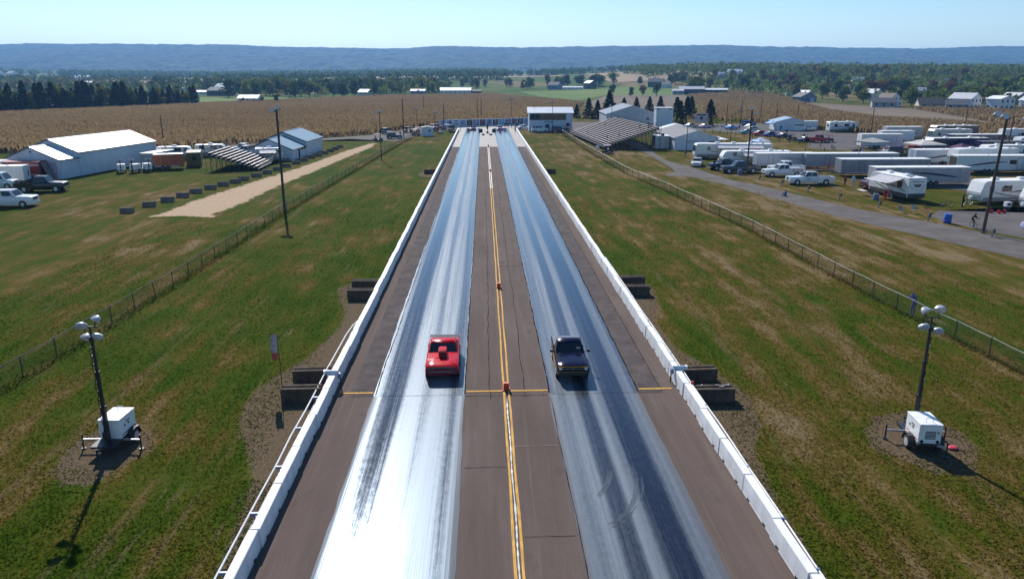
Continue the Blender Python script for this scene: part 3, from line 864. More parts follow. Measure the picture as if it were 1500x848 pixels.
# ------------------------------------------------------------------ big concrete blocks
m_conc = mat('weathered_concrete', (0.105, 0.080, 0.060), 0.95, 0, 0.3, 2.2, 0.05, 0.4, dirt=(0.045, 0.034, 0.026))
m_conc2 = mat('grey_concrete', (0.19, 0.16, 0.135), 0.95, 0, 0.25, 2.0, 0.05, 0.4, dirt=(0.09, 0.075, 0.06))
def block_mesh(L, W, H, m):
    """lifting block with a key groove along its top and chamfered edges"""
    c_ = 0.045
    mb = MB()
    pr = [(-W / 2, 0), (W / 2, 0), (W / 2, H - c_), (W / 2 - c_, H), (0.10, H), (0.06, H - 0.07), (-0.06, H - 0.07), (-0.10, H), (-W / 2 + c_, H), (-W / 2, H - c_)]
    mb.prism(pr, -L / 2, L / 2, 'x')
    for s_ in (-0.3, 0.3):
        mb.tube([(s_ * L - 0.07, 0, H - 0.08), (s_ * L - 0.05, 0, H + 0.01), (s_ * L + 0.05, 0, H + 0.01), (s_ * L + 0.07, 0, H - 0.08)], 0.012, 5)
    return mb.mesh('concrete_block', m, False, 0.012)
me_big = block_mesh(1.95, 0.72, 0.72, m_conc)
me_small = block_mesh(1.55, 0.62, 0.66, m_conc2)
for x, y, l in ((-9.35, 34.75, 'near one of the two dark concrete blocks behind the left wall at the finish line'), (-9.35, 37.15, 'far one of the two dark concrete blocks behind the left wall at the finish line'),
                (-9.2, 52.6, 'near one of the two dark concrete blocks halfway up behind the left wall'), (-9.3, 55.2, 'far one of the two dark concrete blocks halfway up behind the left wall'),
                (11.5, 33.95, 'dark concrete block strapped with bits behind the right wall at the finish line'), (11.4, 36.55, 'far one of the two dark concrete blocks behind the right wall at the finish line'),
                (11.35, 52.9, 'near one of the two dark concrete blocks halfway up behind the right wall'), (11.55, 55.6, 'far one of the two dark concrete blocks halfway up behind the right wall'),
                (-9.3, 126.9, 'lone dark concrete block far up behind the left wall'), (11.25, 126.8, 'lone dark concrete block far up behind the right wall')):
    o = obj('concrete_block', me_big); o.location = (x, y, 0.014); o.rotation_euler = (0, 0, R(random.uniform(-4, 4)))
    tag(o, l, 'concrete block', 'dark concrete blocks behind the walls')
# straps and a red cap on the near right block
t = thing('strap_clutter', 'strap ends and small hardware lying on the near right concrete block', 'clutter', (11.5, 33.95, 0.75))
for i, (x, y, a, w) in enumerate(((0.55, 0.05, 20, 0.30), (0.32, -0.08, -35, 0.26), (0.75, 0.12, 70, 0.22), (0.15, 0.1, 10, 0.18), (-0.62, 0.1, 60, 0.2))):
    mb = MB(); mb.box((x, y, 0.03), (w, 0.07, 0.045), R(a)); mb.build('strap', mat('strap_grey', (0.25, 0.24, 0.23), 0.7), t)
mb = MB(); mb.ball((-0.90, 0.25, 0.05), 0.10, 10, 6); o = mb.build('red_ball', mat('red_plastic', (0.60, 0.06, 0.03), 0.45), None, True); o.location = (11.4, 34.1, 0.75); tag(o, 'small red plastic cap on the right concrete block beside the wall', 'cap')
# the row along the dirt strip
rowp = [(-43.4, 90.2), (-42.6, 94.5), (-41.9, 98.4), (-41.4, 102.2), (-41.0, 106.0), (-40.3, 109.8), (-39.6, 113.2), (-38.8, 116.4), (-38.5, 119.5), (-37.7, 123.7), (-37.1, 127.9), (-36.6, 132.5), (-36.3, 137.6), (-35.8, 142.8), (-35.5, 147.6), (-35.3, 153.0), (-34.7, 157.1), (-34.4, 161.8), (-34.2, 167.2), (-34.0, 171.7), (-33.9, 177.0)]
for i, (x, y) in enumerate(rowp):
    o = obj('concrete_block', me_small); o.location = (x, y, 0.0); o.rotation_euler = (0, 0, R(random.uniform(2, 14) if i % 3 else random.uniform(-6, 4)))
    s_ = random.uniform(0.94, 1.06); o.scale = (s_, 1, random.uniform(0.94, 1.05))
    tag(o, '%s grey concrete block from the near end of the row beside the dirt strip' % ordw(i + 1), 'concrete block', 'grey concrete blocks beside the dirt strip')

# ------------------------------------------------------------------ foam marker blocks on the centre line
m_foam = mat('red_foam', (0.55, 0.045, 0.016), 0.6, 0, 0.15, 4.0)
for y, l in ((35.55, 'red foam marker block on the centre line at the finish'), (55.0, 'red foam marker block on the centre line, second one up from the finish'), (129.5, 'small red foam marker block far up the centre line'), (178.5, 'farthest red foam marker block on the centre line near the launch pad')):
    t = thing('marker_block', l, 'marker', (1.03, y, 0.04), 0, 'foam markers on the centre line')
    MB().box((0, 0, 0.22), (0.30, 0.26, 0.36), taper=0.94).build('foam_block', m_foam, t, False, 0.025)
    MB().box((0, 0, 0.02), (0.40, 0.36, 0.04)).build('base', mat('dull_red_base', (0.28, 0.05, 0.03), 0.7), t)

# ------------------------------------------------------------------ windsock
t = thing('windsock', 'limp faded windsock on thin black pole beside the left wall', 'windsock', (-10.6, 35.7, 0))
MB().tube([(0, 0, 0), (0.01, 0, 1.7), (-0.02, 0, 3.28)], [0.022, 0.018, 0.014], 6).build('pole', m_blkmetal, t)
m_sock, nt, b, _o = newmat('sock_fabric')
sp = nt.n('SeparateXYZ'); nt.put(sp.inputs[0], nt.co())
n1 = nt.noise(nt.co(), 7.0, 4.0, 0.7)
c = nt.mix(nt.step(n1, 0.35, 0.65), (0.28, 0.22, 0.24), (0.48, 0.42, 0.44))
c = nt.mix(nt.step(sp.outputs[2], 2.28, 2.20), c, (0.42, 0.07, 0.05))
nt.put(b.inputs['Base Color'], c); b.inputs['Roughness'].default_value = 0.85
rings = []
for i in range(9):
    tt = i / 8; z = 3.15 - 1.30 * tt; r = 0.17 - 0.03 * tt
    rings.append([(-0.20 - 0.03 * tt + r * math.cos(a) * (1 + 0.15 * math.sin(3 * a + i)), r * 0.7 * math.sin(a) * (1 + 0.15 * math.cos(2 * a + i)), z) for a in np.linspace(0, 2 * math.pi, 10, endpoint=False)])
MB().loft(rings, False).build('sock', m_sock, t, True)
MB().tube([(-0.02, 0, 3.2), (-0.2, 0, 3.18), (-0.36, 0, 3.14)], 0.012, 5).build('ring_arm', m_blkmetal, t)

# ------------------------------------------------------------------ chain link fences
m_link, nt, b, out = newmat('chain_link')
uv = nt.n('UVMap')
sp = nt.n('SeparateXYZ'); nt.put(sp.inputs[0], uv.outputs[0])
p_ = nt.math('ADD', sp.outputs[0], sp.outputs[1]); q_ = nt.math('SUBTRACT', sp.outputs[0], sp.outputs[1])
wire = nt.math('MAXIMUM', nt.math('LESS_THAN', nt.math('PINGPONG', p_, 0.04), 0.0042), nt.math('LESS_THAN', nt.math('PINGPONG', q_, 0.04), 0.0042))
b.inputs['Base Color'].default_value = (0.055, 0.048, 0.042, 1); b.inputs['Roughness'].default_value = 0.6; b.inputs['Metallic'].default_value = 0.3
tp = nt.n('BsdfTransparent'); mx = nt.n('MixShader')
nt.put(mx.inputs[0], wire)
m_link.node_tree.links.new(tp.outputs[0], mx.inputs[1]); m_link.node_tree.links.new(b.outputs[0], mx.inputs[2]); m_link.node_tree.links.new(mx.outputs[0], out.inputs['Surface'])
m_post = mat('fence_post', (0.055, 0.048, 0.043), 0.55, 0.2, 0.2, 5.0)
m_rail = mat('fence_rail', (0.12, 0.10, 0.085), 0.6, 0.3, 0.2, 3.0)
def fence(line, label, spacing=3.05, h=1.22, seed=1, railmat=None):
    rnd = random.Random(seed)
    pts = [Vector((p[0], p[1], 0)) for p in line]
    d = [0]
    for a, b_ in zip(pts, pts[1:]): d.append(d[-1] + (b_ - a).length)
    def at(s_):
        for i in range(len(pts) - 1):
            if s_ <= d[i + 1] or i == len(pts) - 2:
                return pts[i].lerp(pts[i + 1], (s_ - d[i]) / (d[i + 1] - d[i]))
    n = int(d[-1] / spacing)
    P = [at(i * spacing) for i in range(n + 1)]
    t = thing('chain_link_fence', label, 'fence')
    mbp = MB().tube([(0, 0, 0), (0, 0, h + 0.03)], 0.034, 7).mesh('post', m_post, True)
    tops = []
    for i, p in enumerate(P):
        o = obj('post', mbp, t); o.location = p
        lean = (R(rnd.gauss(0, 1.3)), R(rnd.gauss(0, 1.3)), 0)
        o.rotation_euler = lean
        tops.append(p + Vector((lean[1] * h, -lean[0] * h, h + rnd.gauss(0, 0.012))))
    for i in range(n):
        a, b_ = tops[i], tops[i + 1]
        mid = a.lerp(b_, 0.5) + Vector((rnd.gauss(0, 0.03), 0, rnd.gauss(-0.01, 0.02)))
        MB().tube([a, mid, b_], 0.024, 5, False).build('top_rail', railmat or m_rail, t)
        mb = MB()
        lo = [P[i] + Vector((0, 0, 0.03)), P[i].lerp(P[i + 1], 0.5) + Vector((rnd.gauss(0, 0.03), 0, 0.04)), P[i + 1] + Vector((0, 0, 0.03))]
        hi = [a, mid, b_]
        mb.add(lo + hi, [(0, 1, 4, 3), (1, 2, 5, 4)])
        me = bpy.data.meshes.new('mesh_panel'); me.from_pydata(mb.v, [], mb.f); me.materials.append(m_link)
        uvl = me.uv_layers.new(name='UVMap')
        co = [(0, 0), (spacing / 2, 0), (spacing, 0), (0, h), (spacing / 2, h), (spacing, h)]
        for lp_ in me.loops: uvl.data[lp_.index].uv = co[lp_.vertex_index]
        obj('mesh_panel', me, t)
    return t
fence([(-26.4, 20), (-25.3, 38.0), (-24.5, 55.5), (-24.2, 89), (-22.2, 148), (-19.9, 205), (-19.3, 212)], 'left chain link fence between dirt strip and grass verge', seed=3)
fence([(30.2, 24), (29.45, 38), (28.8, 50.2), (28.4, 76), (26.0, 108), (24.2, 125), (23.2, 170), (22.9, 222)], 'right chain link fence running up to the grandstand', seed=5, railmat=mat('pale_fence_rail', (0.50, 0.47, 0.44), 0.35, 0.6, 0.2, 3.0))

# ------------------------------------------------------------------ trailer mounted light towers
m_cab = mat('cabinet_white', (0.80, 0.80, 0.79), 0.35, 0, 0.05, 2.0, 0.5, dirt=(0.55, 0.53, 0.5))
m_tyre = mat('tyre_rubber', (0.018, 0.018, 0.019), 0.85, 0, 0.2, 4.0)
m_rim = mat('steel_rim', (0.55, 0.55, 0.56), 0.4, 0.3, 0.1, 3.0)
m_lamp = mat('lamp_housing', (0.42, 0.43, 0.46), 0.4, 0.2, 0.1, 4.0)
m_lens = mat('lamp_glass', (0.55, 0.58, 0.62), 0.08, 0, 0.1, 4.0)
m_red = mat('signal_red', (0.45, 0.03, 0.025), 0.5)
def wheel(parent, c, r=0.36, w=0.24, axis=(1, 0, 0), rimm=None, name='wheel'):
    ax = Vector(axis); c = Vector(c)
    mb = MB(); mb.tube([c - ax * w / 2, c - ax * w * 0.38, c + ax * w * 0.38, c + ax * w / 2], [r * 0.9, r, r, r * 0.9], 16)
    o = mb.build(name, m_tyre, parent, True)
    mb = MB(); mb.tube([c - ax * w * 0.52, c + ax * w * 0.52], r * 0.62, 12); mb.tube([c - ax * w * 0.56, c + ax * w * 0.56], r * 0.2, 8)
    mb.build('rim', rimm or m_rim, o)
    return o
def lamp_head(parent, p, yaw, tilt):
    mb = MB()
    M_ = Matrix.Translation(p) @ Matrix.Rotation(yaw, 4, 'Z') @ Matrix.Rotation(tilt, 4, 'X')
    ring = lambda r, y, zs=0.66: [tuple(M_ @ Vector((0.84 * r * math.cos(a), y * 1.1, 0.84 * r * zs * math.sin(a)))) for a in np.linspace(0, 2 * math.pi, 14, endpoint=False)]
    mb.loft([ring(0.10, 0.16), ring(0.22, 0.10), ring(0.285, -0.02), ring(0.30, -0.07)])
    o = mb.build('lamp_head', m_lamp, parent, True)
    MB().loft([ring(0.275, -0.072), ring(0.27, -0.085)]).build('lens', m_lens, o)
    return o
def light_tower(loc, rz, label, lamps, extra=False):
    t = thing('light_tower', label, 'light tower', loc, rz)
    # local: trailer along y, mast at +y end
    cb = MB(); cb.b2(-0.47, 0.47, -0.70, 0.62, 0.50, 1.36); cab = cb.build('cabinet', m_cab, t, False, 0.03)
    MB().b2(-0.485, 0.485, -0.715, 0.635, 1.365, 1.40).build('lid', m_cab, cab, False, 0.01)
    mb = MB()
    for i in range(6): mb.b2(-0.22, 0.22, -0.714, -0.702, 0.72 + i * 0.065, 0.76 + i * 0.065)
    mb.build('grille', mat('grille_grey', (0.10, 0.10, 0.11), 0.5), cab)
    for sx in (-1, 1):
        MB().disc((sx * 0.33, -0.705, 0.60), (0, 1, 0), 0.075, 0.03, 12).build('tail_light', m_dark, cab)
        MB().b2(sx * 0.473 - 0.006, sx * 0.473 + 0.006, -0.60, 0.55, 0.62, 0.66).build('stripe', m_red, cab)
        for k in (-0.12, 0.18):
            MB().b2(sx * 0.475 - 0.008, sx * 0.475 + 0.008, k, k + 0.10, 0.95, 1.03).build('latch', m_dark, cab)
    # lettering plate marks
    mb = MB()
    for k in range(5): mb.b2(-0.482, -0.472, 0.05 - k * 0.06, 0.09 - k * 0.06, 1.08, 1.15)
    mb.build('lettering', mat('letter_grey', (0.18, 0.18, 0.2), 0.5), cab)
    mb = MB(); mb.add([(0.26, -0.709, 0.98), (0.38, -0.709, 0.98), (0.32, -0.709, 1.10)], [(0, 1, 2)]); mb.build('warning_mark', m_dark, cab)
    MB().b2(-0.52, 0.52, -0.80, 1.35, 0.40, 0.495).build('chassis', m_blkmetal, t)
    MB().tube([(-0.14, -0.45, 1.40), (-0.14, -0.45, 1.58), (0.14, -0.45, 1.58), (0.14, -0.45, 1.40)], 0.014, 5).build('lifting_bail', m_steel, t)
    for sx in (-1, 1):
        wheel(t, (sx * 0.62, -0.15, 0.31), 0.31, 0.19)
        mb = MB(); rr = []
        for a in np.linspace(R(-5), R(185), 9):
            rr.append([(sx * 0.50, -0.15 + 0.38 * math.cos(a), 0.31 + 0.38 * math.sin(a)), (sx * 0.74, -0.15 + 0.38 * math.cos(a), 0.31 + 0.38 * math.sin(a)), (sx * 0.74, -0.15 + 0.40 * math.cos(a), 0.31 + 0.40 * math.sin(a)), (sx * 0.50, -0.15 + 0.40 * math.cos(a), 0.31 + 0.40 * math.sin(a))])
        mb.loft(rr).build('mudguard', m_blkmetal, t)
    # outriggers with jack legs
    for sx, y0 in ((-1, 0.55), (1, 0.55), (0, -0.75)):
        mb = MB()
        if sx: a, e = (0.3 * sx, y0, 0.46), (1.28 * sx, y0 + 0.05, 0.46)
        else: a, e = (0.2, -0.7, 0.46), (0.62, -1.0, 0.46)
        mb.bar(a, e, 0.075); mb.build('outrigger', m_steel, t)
        mb = MB(); mb.tube([(e[0], e[1], 0.05), (e[0], e[1], 0.72)], 0.036, 7); mb.disc((e[0], e[1], 0.03), (0, 0, 1), 0.11, 0.05, 10); mb.build('jack_leg', m_blkmetal, t)
    MB().tube([(0, 1.3, 0.46), (0, 1.9, 0.42)], 0.05, 6).build('drawbar', m_blkmetal, t)
    MB().tube([(0.0, 1.75, 0.05), (0.0, 1.75, 0.6)], 0.035, 6).build('jack_leg', m_blkmetal, t)
    # telescopic mast in stages, cable coil, pulleys
    zz = [0.45, 2.1, 3.7, 5.2]
    for i in range(3):
        w = 0.15 - 0.028 * i
        MB().box((0, 0.80, (zz[i] + zz[i + 1]) / 2 + 0.0), (w, w, zz[i + 1] - zz[i] + 0.02 * (2 - i))).build('mast_stage', m_blkmetal, t)
        MB().box((0, 0.80, zz[i + 1]), (w + 0.05, w + 0.05, 0.10)).build('mast_collar', m_blkmetal, t)
        for k in range(3):
            MB().box((0.09, 0.80, zz[i] + 0.35 + 0.38 * k), (0.06, 0.07, 0.09)).build('mast_clip', mat('clip_grey', (0.3, 0.3, 0.33), 0.5) if k == 1 else m_blkmetal, t)
    MB().tube([(0.11 + 0.03 * math.sin(k * 1.7), 0.86 + 0.02 * math.cos(k * 1.1), 0.6 + k * 0.21) for k in range(21)], 0.017, 5).build('mast_cable', m_dark, t)
    MB().box((0.0, 0.98, 0.85), (0.16, 0.2, 0.34)).build('winch', m_blkmetal, t, False, 0.02)
    MB().bar((-0.36, 0.80, 5.27), (0.36, 0.80, 5.27), 0.06).build('lamp_bar', m_blkmetal, t)
    MB().bar((0, 0.80, 5.20), (0, 0.80, 5.77), 0.06).build('lamp_bar', m_blkmetal, t)
    MB().bar((-0.34, 0.80, 5.75), (0.34, 0.80, 5.75), 0.05).build('lamp_bar', m_blkmetal, t)
    for (x, y, z, yaw, tilt) in lamps:
        z += 0.35
        lamp_head(t, (x, y, z), R(yaw), R(tilt))
        MB().bar((x * 0.8, 0.80, 5.75 if z > 5.5 else 5.27), (x, y + 0.05, z), 0.035).build('lamp_yoke', m_blkmetal, t)
    return t
light_tower((-16.45, 30.45, 0.01), R(177), 'white trailer light tower on bare soil at left with raised black mast', [(-0.26, 0.72, 5.70, 150, 40), (0.30, 0.90, 5.48, 20, 38), (-0.32, 0.92, 5.02, -20, 42), (0.30, 0.72, 4.90, 160, 40)])
light_tower((19.2, 28.75, 0.01), R(-7), 'white trailer light tower on bare soil at right with raised black mast', [(-0.26, 0.92, 5.66, 35, 38), (0.32, 0.88, 5.77, -30, 38), (-0.30, 0.70, 5.00, 190, 40), (0.30, 0.70, 4.84, 165, 36)])
mb = MB(); mb.ball((0, 0, 0.05), 0.24, 10, 6, (1, 0.8, 0.3)); o = mb.build('red_bucket_lid', mat('bright_red_plastic', (0.62, 0.05, 0.07), 0.4), None, True); o.location = (20.5, 28.5, 0.02); tag(o, 'small bright red plastic lid on the ground beside the right light tower', 'lid')
# ------------------------------------------------------------------ vehicles
m_glass = mat('dark_glass', (0.012, 0.014, 0.018), 0.06, 0, 0.1, 3.0, 0.6)
m_chrome = mat('chrome', (0.62, 0.62, 0.64), 0.15, 1.0, 0.05, 3.0)
m_hl = mat('headlight_glass', (0.70, 0.72, 0.75), 0.1, 0, 0.05, 3.0)
m_tl = mat('tail_light_red', (0.30, 0.015, 0.015), 0.25, 0, 0.05, 3.0)
m_trim = mat('black_trim', (0.02, 0.02, 0.022), 0.6, 0, 0.1)
def paint(name, col, rough=0.28):
    return mat('paint_' + name, col, rough, 0, 0.04, 1.5, 0.5, coat=0.4)
P_WHITE = paint('white', (0.75, 0.75, 0.74)); P_BLACK = paint('black', (0.012, 0.012, 0.014)); P_GREY = paint('charcoal', (0.045, 0.05, 0.065))
P_SILVER = paint('silver', (0.42, 0.43, 0.45)); P_RED = paint('red', (0.42, 0.012, 0.020)); P_BLUE = paint('blue', (0.015, 0.05, 0.28)); P_MAROON = paint('maroon', (0.11, 0.012, 0.02))
P_TEAL = paint('teal', (0.08, 0.36, 0.36)); P_LBLUE = paint('light_blue', (0.12, 0.40, 0.75)); P_PINK = paint('pale_pink', (0.65, 0.50, 0.58)); P_YEL = paint('yellow', (0.60, 0.42, 0.06)); P_NAVY = paint('navy', (0.012, 0.014, 0.07)); P_PURP = paint('purple', (0.10, 0.02, 0.16)); P_CREAM = paint('cream', (0.60, 0.52, 0.36)); P_ORANGE = paint('orange', (0.55, 0.12, 0.02)); P_TAN = paint('tan', (0.35, 0.28, 0.19))

def low_ring(y, w, zb, ztop, cr=0.02):
    h = ztop - zb
    half = [(0.90 * w, zb), (w * 0.985, zb + 0.18 * h), (w, zb + 0.55 * h), (w * 0.975, ztop - 0.10 * h), (w * 0.90, ztop), (0.45 * w, ztop + cr)]
    return [(x, y, z) for x, z in half] + [(-x, y, z) for x, z in reversed(half)]
def panel(mb, q, u0, u1, v0, v1, off=0.006, d=0.0):
    """an inset patch on the quad q (a,b,c,d: bottom-left, bottom-right, top-right, top-left), lifted by off"""
    a, b_, c_, d_ = [Vector(p) for p in q]
    n = (b_ - a).cross(d_ - a).normalized() * off
    f = lambda u, v: (a.lerp(b_, u)).lerp(d_.lerp(c_, u), v) + n
    mb.quad(f(u0, v0), f(u1, v0), f(u1, v1), f(u0, v1))
KIND = {   # hood z, belt z, roof z, base y front/rear, top y front/rear, half width at roof, wheel r, wheel y front/rear (fractions of length)
    'pickup': (1.22, 1.28, 2.02, 0.205, -0.115, 0.125, -0.100, 0.80, 0.42, 0.335, -0.30),
    'suv': (1.22, 1.27, 1.95, 0.205, -0.485, 0.115, -0.45, 0.79, 0.37, 0.325, -0.29),
    'sedan': (0.86, 0.94, 1.44, 0.20, -0.36, 0.045, -0.21, 0.74, 0.33, 0.315, -0.29),
    'coupe': (0.88, 0.93, 1.33, 0.14, -0.33, 0.01, -0.19, 0.72, 0.34, 0.30, -0.29),
    'van': (1.15, 1.22, 2.15, 0.36, -0.49, 0.25, -0.47, 0.82, 0.37, 0.36, -0.29),
    'jeep': (1.08, 1.12, 1.80, 0.12, -0.47, 0.06, -0.45, 0.86, 0.42, 0.33, -0.30)}
def car(name, label, cat, loc, rz, pm, kind, L=4.8, W=1.86, group=None, rack=False, bedbox=False, rimm=None, simple=False, roofm=None):
    zh, zb_, zr, yb0, yb1, yt0, yt1, wt, wr, wy0, wy1 = KIND[kind]
    t = thing(name, label, cat, loc, rz, group)
    w = W / 2
    zlo = wr * 0.75
    # lower body with hood, belt and tail
    st = [(0.5, 0.90, zh - 0.24), (0.497, 0.95, zh - 0.07), (0.47, 0.98, zh - 0.025), (0.38, 1.0, zh), (yb0 + 0.03, 1.0, zb_ - 0.02), (yb0 - 0.03, 1.0, zb_)]
    tail = -0.5
    if kind == 'pickup':
        st += [(yb1, 1.0, zb_)]
    elif kind in ('sedan', 'coupe'):
        st += [(yb1 + 0.03, 1.0, zb_), (yb1 - 0.02, 0.99, zb_ - 0.01), (-0.47, 0.96, zb_ - 0.05), (-0.495, 0.92, zb_ - 0.12), (-0.5, 0.86, zb_ - 0.3)]
    else:
        st += [(-0.47, 0.99, zb_), (-0.495, 0.95, zb_ - 0.05), (-0.5, 0.88, zb_ - 0.2)]
    body = MB().loft([low_ring(y * L, w * k, zlo, z) for y, k, z in st]).build('body', pm, t, True)
    if kind == 'pickup':
        y1, y0 = yb1 * L - 0.03, -0.5 * L
        for sx in (-1, 1):
            mb = MB(); mb.b2(min(sx * w, sx * (w - 0.12)), max(sx * w, sx * (w - 0.12)), y0, y1, zlo, zb_ - 0.04)
            mb.build('bed_side', P_WHITE if bedbox else pm, t, True, 0.03)
        MB().b2(-w + 0.1, w - 0.1, y0, y1, zlo, 0.72).build('bed_floor', m_trim, t)
        MB().b2(-w + 0.06, w - 0.06, y0 - 0.03, y0 + 0.05, 0.55, zb_ - 0.05).build('tailgate', pm, t, False, 0.015)
        if bedbox:
            for sx in (-1, 1):
                mb = MB(); mb.b2(min(sx * (w + 0.02), sx * (w - 0.42)), max(sx * (w + 0.02), sx * (w - 0.42)), y0 + 0.05, y1 - 0.03, 0.75, zb_ + 0.16)
                mb.build('tool_box', pm, t, False, 0.02)
                for k in range(3):
                    MB().b2(sx * (w + 0.022) - 0.004, sx * (w + 0.022) + 0.004, y0 + 0.25 + k * 0.7, y0 + 0.75 + k * 0.7, 0.85, zb_ + 0.06).build('box_door', m_trim if k == 9 else P_SILVER, t)
        if rack:
            for sx in (-1, 1):
                MB().bar((sx * (w - 0.1), y0, zr + 0.12), (sx * (w - 0.12), 0.30 * L, zr + 0.14), 0.05).build('rack_rail', m_trim, t)
                for yy in (y0 + 0.1, (y0 + y1) / 2, y1 - 0.1):
                    MB().bar((sx * (w - 0.1), yy, zb_), (sx * (w - 0.1), yy, zr + 0.12), 0.05).build('rack_post', m_trim, t)
            for yy in (y0 + 0.1, (y0 + y1) / 2, y1 - 0.1):
                MB().bar((-w + 0.1, yy, zr + 0.12), (w - 0.1, yy, zr + 0.12), 0.05).build('rack_crossbar', m_trim, t)
            MB().box((0.25, -0.08 * L, zr + 0.18), (0.36, L * 0.78, 0.06)).build('ladder', mat('ladder_red', (0.28, 0.10, 0.08), 0.5), t)
    # cabin: painted shell with inset panes
    B = [(w * 0.93, yb0 * L), (w * 0.93, yb1 * L)]
    T = [(w * wt / 0.86 * 0.86, yt0 * L), (w * wt / 0.86 * 0.86, yt1 * L)]
    wb_, wtt = w * 0.94, w * wt
    z0, z1 = zb_ - 0.03, zr - 0.05
    r0 = [(-wb_, yb1 * L, z0), (wb_, yb1 * L, z0), (wb_, yb0 * L, z0), (-wb_, yb0 * L, z0)]
    r1 = [(-wtt, yt1 * L, z1), (wtt, yt1 * L, z1), (wtt, yt0 * L, z1), (-wtt, yt0 * L, z1)]
    r2 = [(x * 0.9, y - (0.03 if y > 0 else -0.03) * 1.0, zr) for x, y, z in r1]
    MB().loft([r0, r1, r2]).build('cabin', roofm or pm, t, True, 0.02)
    fr = (r0[2], r0[3], r1[3], r1[2])
    o = MB(); panel(o, fr, 0.05, 0.95, 0.08, 0.93, 0.012); ws = o.build('windscreen', m_glass, t)
    o = MB(); panel(o, (r0[0], r0[1], r1[1], r1[0]), 0.07, 0.93, 0.2, 0.9, 0.012); o.build('rear_window', m_glass, t)
    for q in ((r0[1], r0[2], r1[2], r1[1]), (r0[3], r0[0], r1[0], r1[3])):
        flip = q[0][1] > q[1][1]
        cuts = [(0.05, 0.46), (0.51, 0.93)] if kind in ('pickup', 'sedan', 'van', 'coupe') else [(0.04, 0.28), (0.32, 0.60), (0.64, 0.93)]
        if kind == 'van': cuts = [(0.70, 0.94)]
        for a, b_ in cuts:
            if flip: a, b_ = 1 - b_, 1 - a
            o = MB(); panel(o, q, a, b_, 0.12, 0.90, 0.012); o.build('side_window', m_glass, t)
    # lights, grille, bumpers, mirrors
    for sx in (-1, 1):
        MB().box((sx * w * 0.70, 0.492 * L, zh - 0.26), (w * 0.34, 0.07, 0.15)).build('headlight', m_hl, t)
        MB().box((sx * w * 0.84, -0.497 * L, zb_ - 0.28), (w * 0.16, 0.06, 0.24)).build('tail_light', m_tl, t)
        MB().box((sx * (w + 0.09), yb0 * L - 0.42, zb_ + 0.08), (0.2, 0.12, 0.16)).build('mirror', m_trim if kind == 'pickup' else pm, t, False, 0.02)
        for yy in (wy0 * L, wy1 * L):
            mb = MB(); mb.disc((sx * (w - 0.02), yy, wr), (1, 0, 0), wr * 1.17, 0.06, 18); mb.build('wheel_arch', m_trim, t)
            wheel(t, (sx * (w - 0.08), yy, wr), wr, 0.25, (1, 0, 0), rimm)
    MB().box((0, 0.497 * L, zh - 0.30), (w * 0.98, 0.05, 0.22)).build('grille', m_trim, t)
    MB().box((0, 0.5 * L + 0.02, zlo + 0.20), (W * 0.92, 0.12, 0.22)).build('bumper', m_chrome if kind in ('pickup', 'jeep') else pm, t, False, 0.03)
    MB().box((0, -0.5 * L - 0.03, zlo + 0.22), (W * 0.92, 0.12, 0.20)).build('bumper', m_chrome if kind in ('pickup', 'jeep') else pm, t, False, 0.03)
    return t

# ---- the red drag coupe running in the left lane (nose to the viewer)
t = thing('drag_car', 'red drag coupe with hood scoop racing in the left lane', 'car', (-2.42, 39.15, 0.03), R(180.6))
m_rc = mat('race_red', (0.55, 0.002, 0.010), 0.2, 0, 0.03, 1.5, 0.14, coat=0.05)
L, w = 4.45, 0.91
st = [(0.500, 0.95, 0.60, 0.34), (0.497, 0.975, 0.80, 0.34), (0.475, 0.99, 0.845, 0.32), (0.40, 1.0, 0.875, 0.24), (0.25, 1.0, 0.90, 0.22), (0.12, 1.0, 0.925, 0.22), (-0.05, 1.0, 0.93, 0.22), (-0.22, 1.0, 0.95, 0.22), (-0.30, 1.01, 0.96, 0.24), (-0.42, 0.99, 0.95, 0.28), (-0.49, 0.95, 0.90, 0.36), (-0.50, 0.92, 0.70, 0.40)]
MB().loft([low_ring(y * L, w * k, zb, z, 0.018) for y, k, z, zb in st]).build('body', m_rc, t, True)
z0, z1, zr = 0.90, 1.30, 1.37
r0 = [(-0.84, -0.345 * L, z0), (0.84, -0.345 * L, z0), (0.84, 0.105 * L, z0), (-0.84, 0.105 * L, z0)]
r1 = [(-0.70, -0.19 * L, z1), (0.70, -0.19 * L, z1), (0.70, -0.03 * L, z1), (-0.70, -0.03 * L, z1)]
r2 = [(-0.60, -0.17 * L, zr), (0.60, -0.17 * L, zr), (0.60, -0.045 * L, zr), (-0.60, -0.045 * L, zr)]
cab = MB().loft([r0, r1, r2]).build('roof', m_rc, t, True, 0.025)
o = MB(); panel(o, (r0[2], r0[3], r1[3], r1[2]), 0.04, 0.96, 0.04, 0.95, 0.014); o.build('windscreen', m_glass, t)
o = MB(); panel(o, (r0[0], r0[1], r1[1], r1[0]), 0.12, 0.88, 0.10, 0.88, 0.014); o.build('rear_window', m_glass, t)
for q in ((r0[1], r0[2], r1[2], r1[1]), (r0[3], r0[0], r1[0], r1[3])):
    o = MB(); panel(o, q, 0.24, 0.76, 0.14, 0.86, 0.014); o.build('side_window', m_glass, t)
sc = MB()
sc.loft([[(-0.21, 1.12, 0.90), (0.21, 1.12, 0.90), (0.21, 1.12, 1.26), (-0.21, 1.12, 1.26)], [(-0.24, 0.80, 0.91), (0.24, 0.80, 0.91), (0.23, 0.80, 1.33), (-0.23, 0.80, 1.33)], [(-0.23, 0.30, 0.91), (0.23, 0.30, 0.91), (0.20, 0.30, 1.26), (-0.20, 0.30, 1.26)], [(-0.16, 0.05, 0.92), (0.16, 0.05, 0.92), (0.12, 0.05, 1.05), (-0.12, 0.05, 1.05)]])
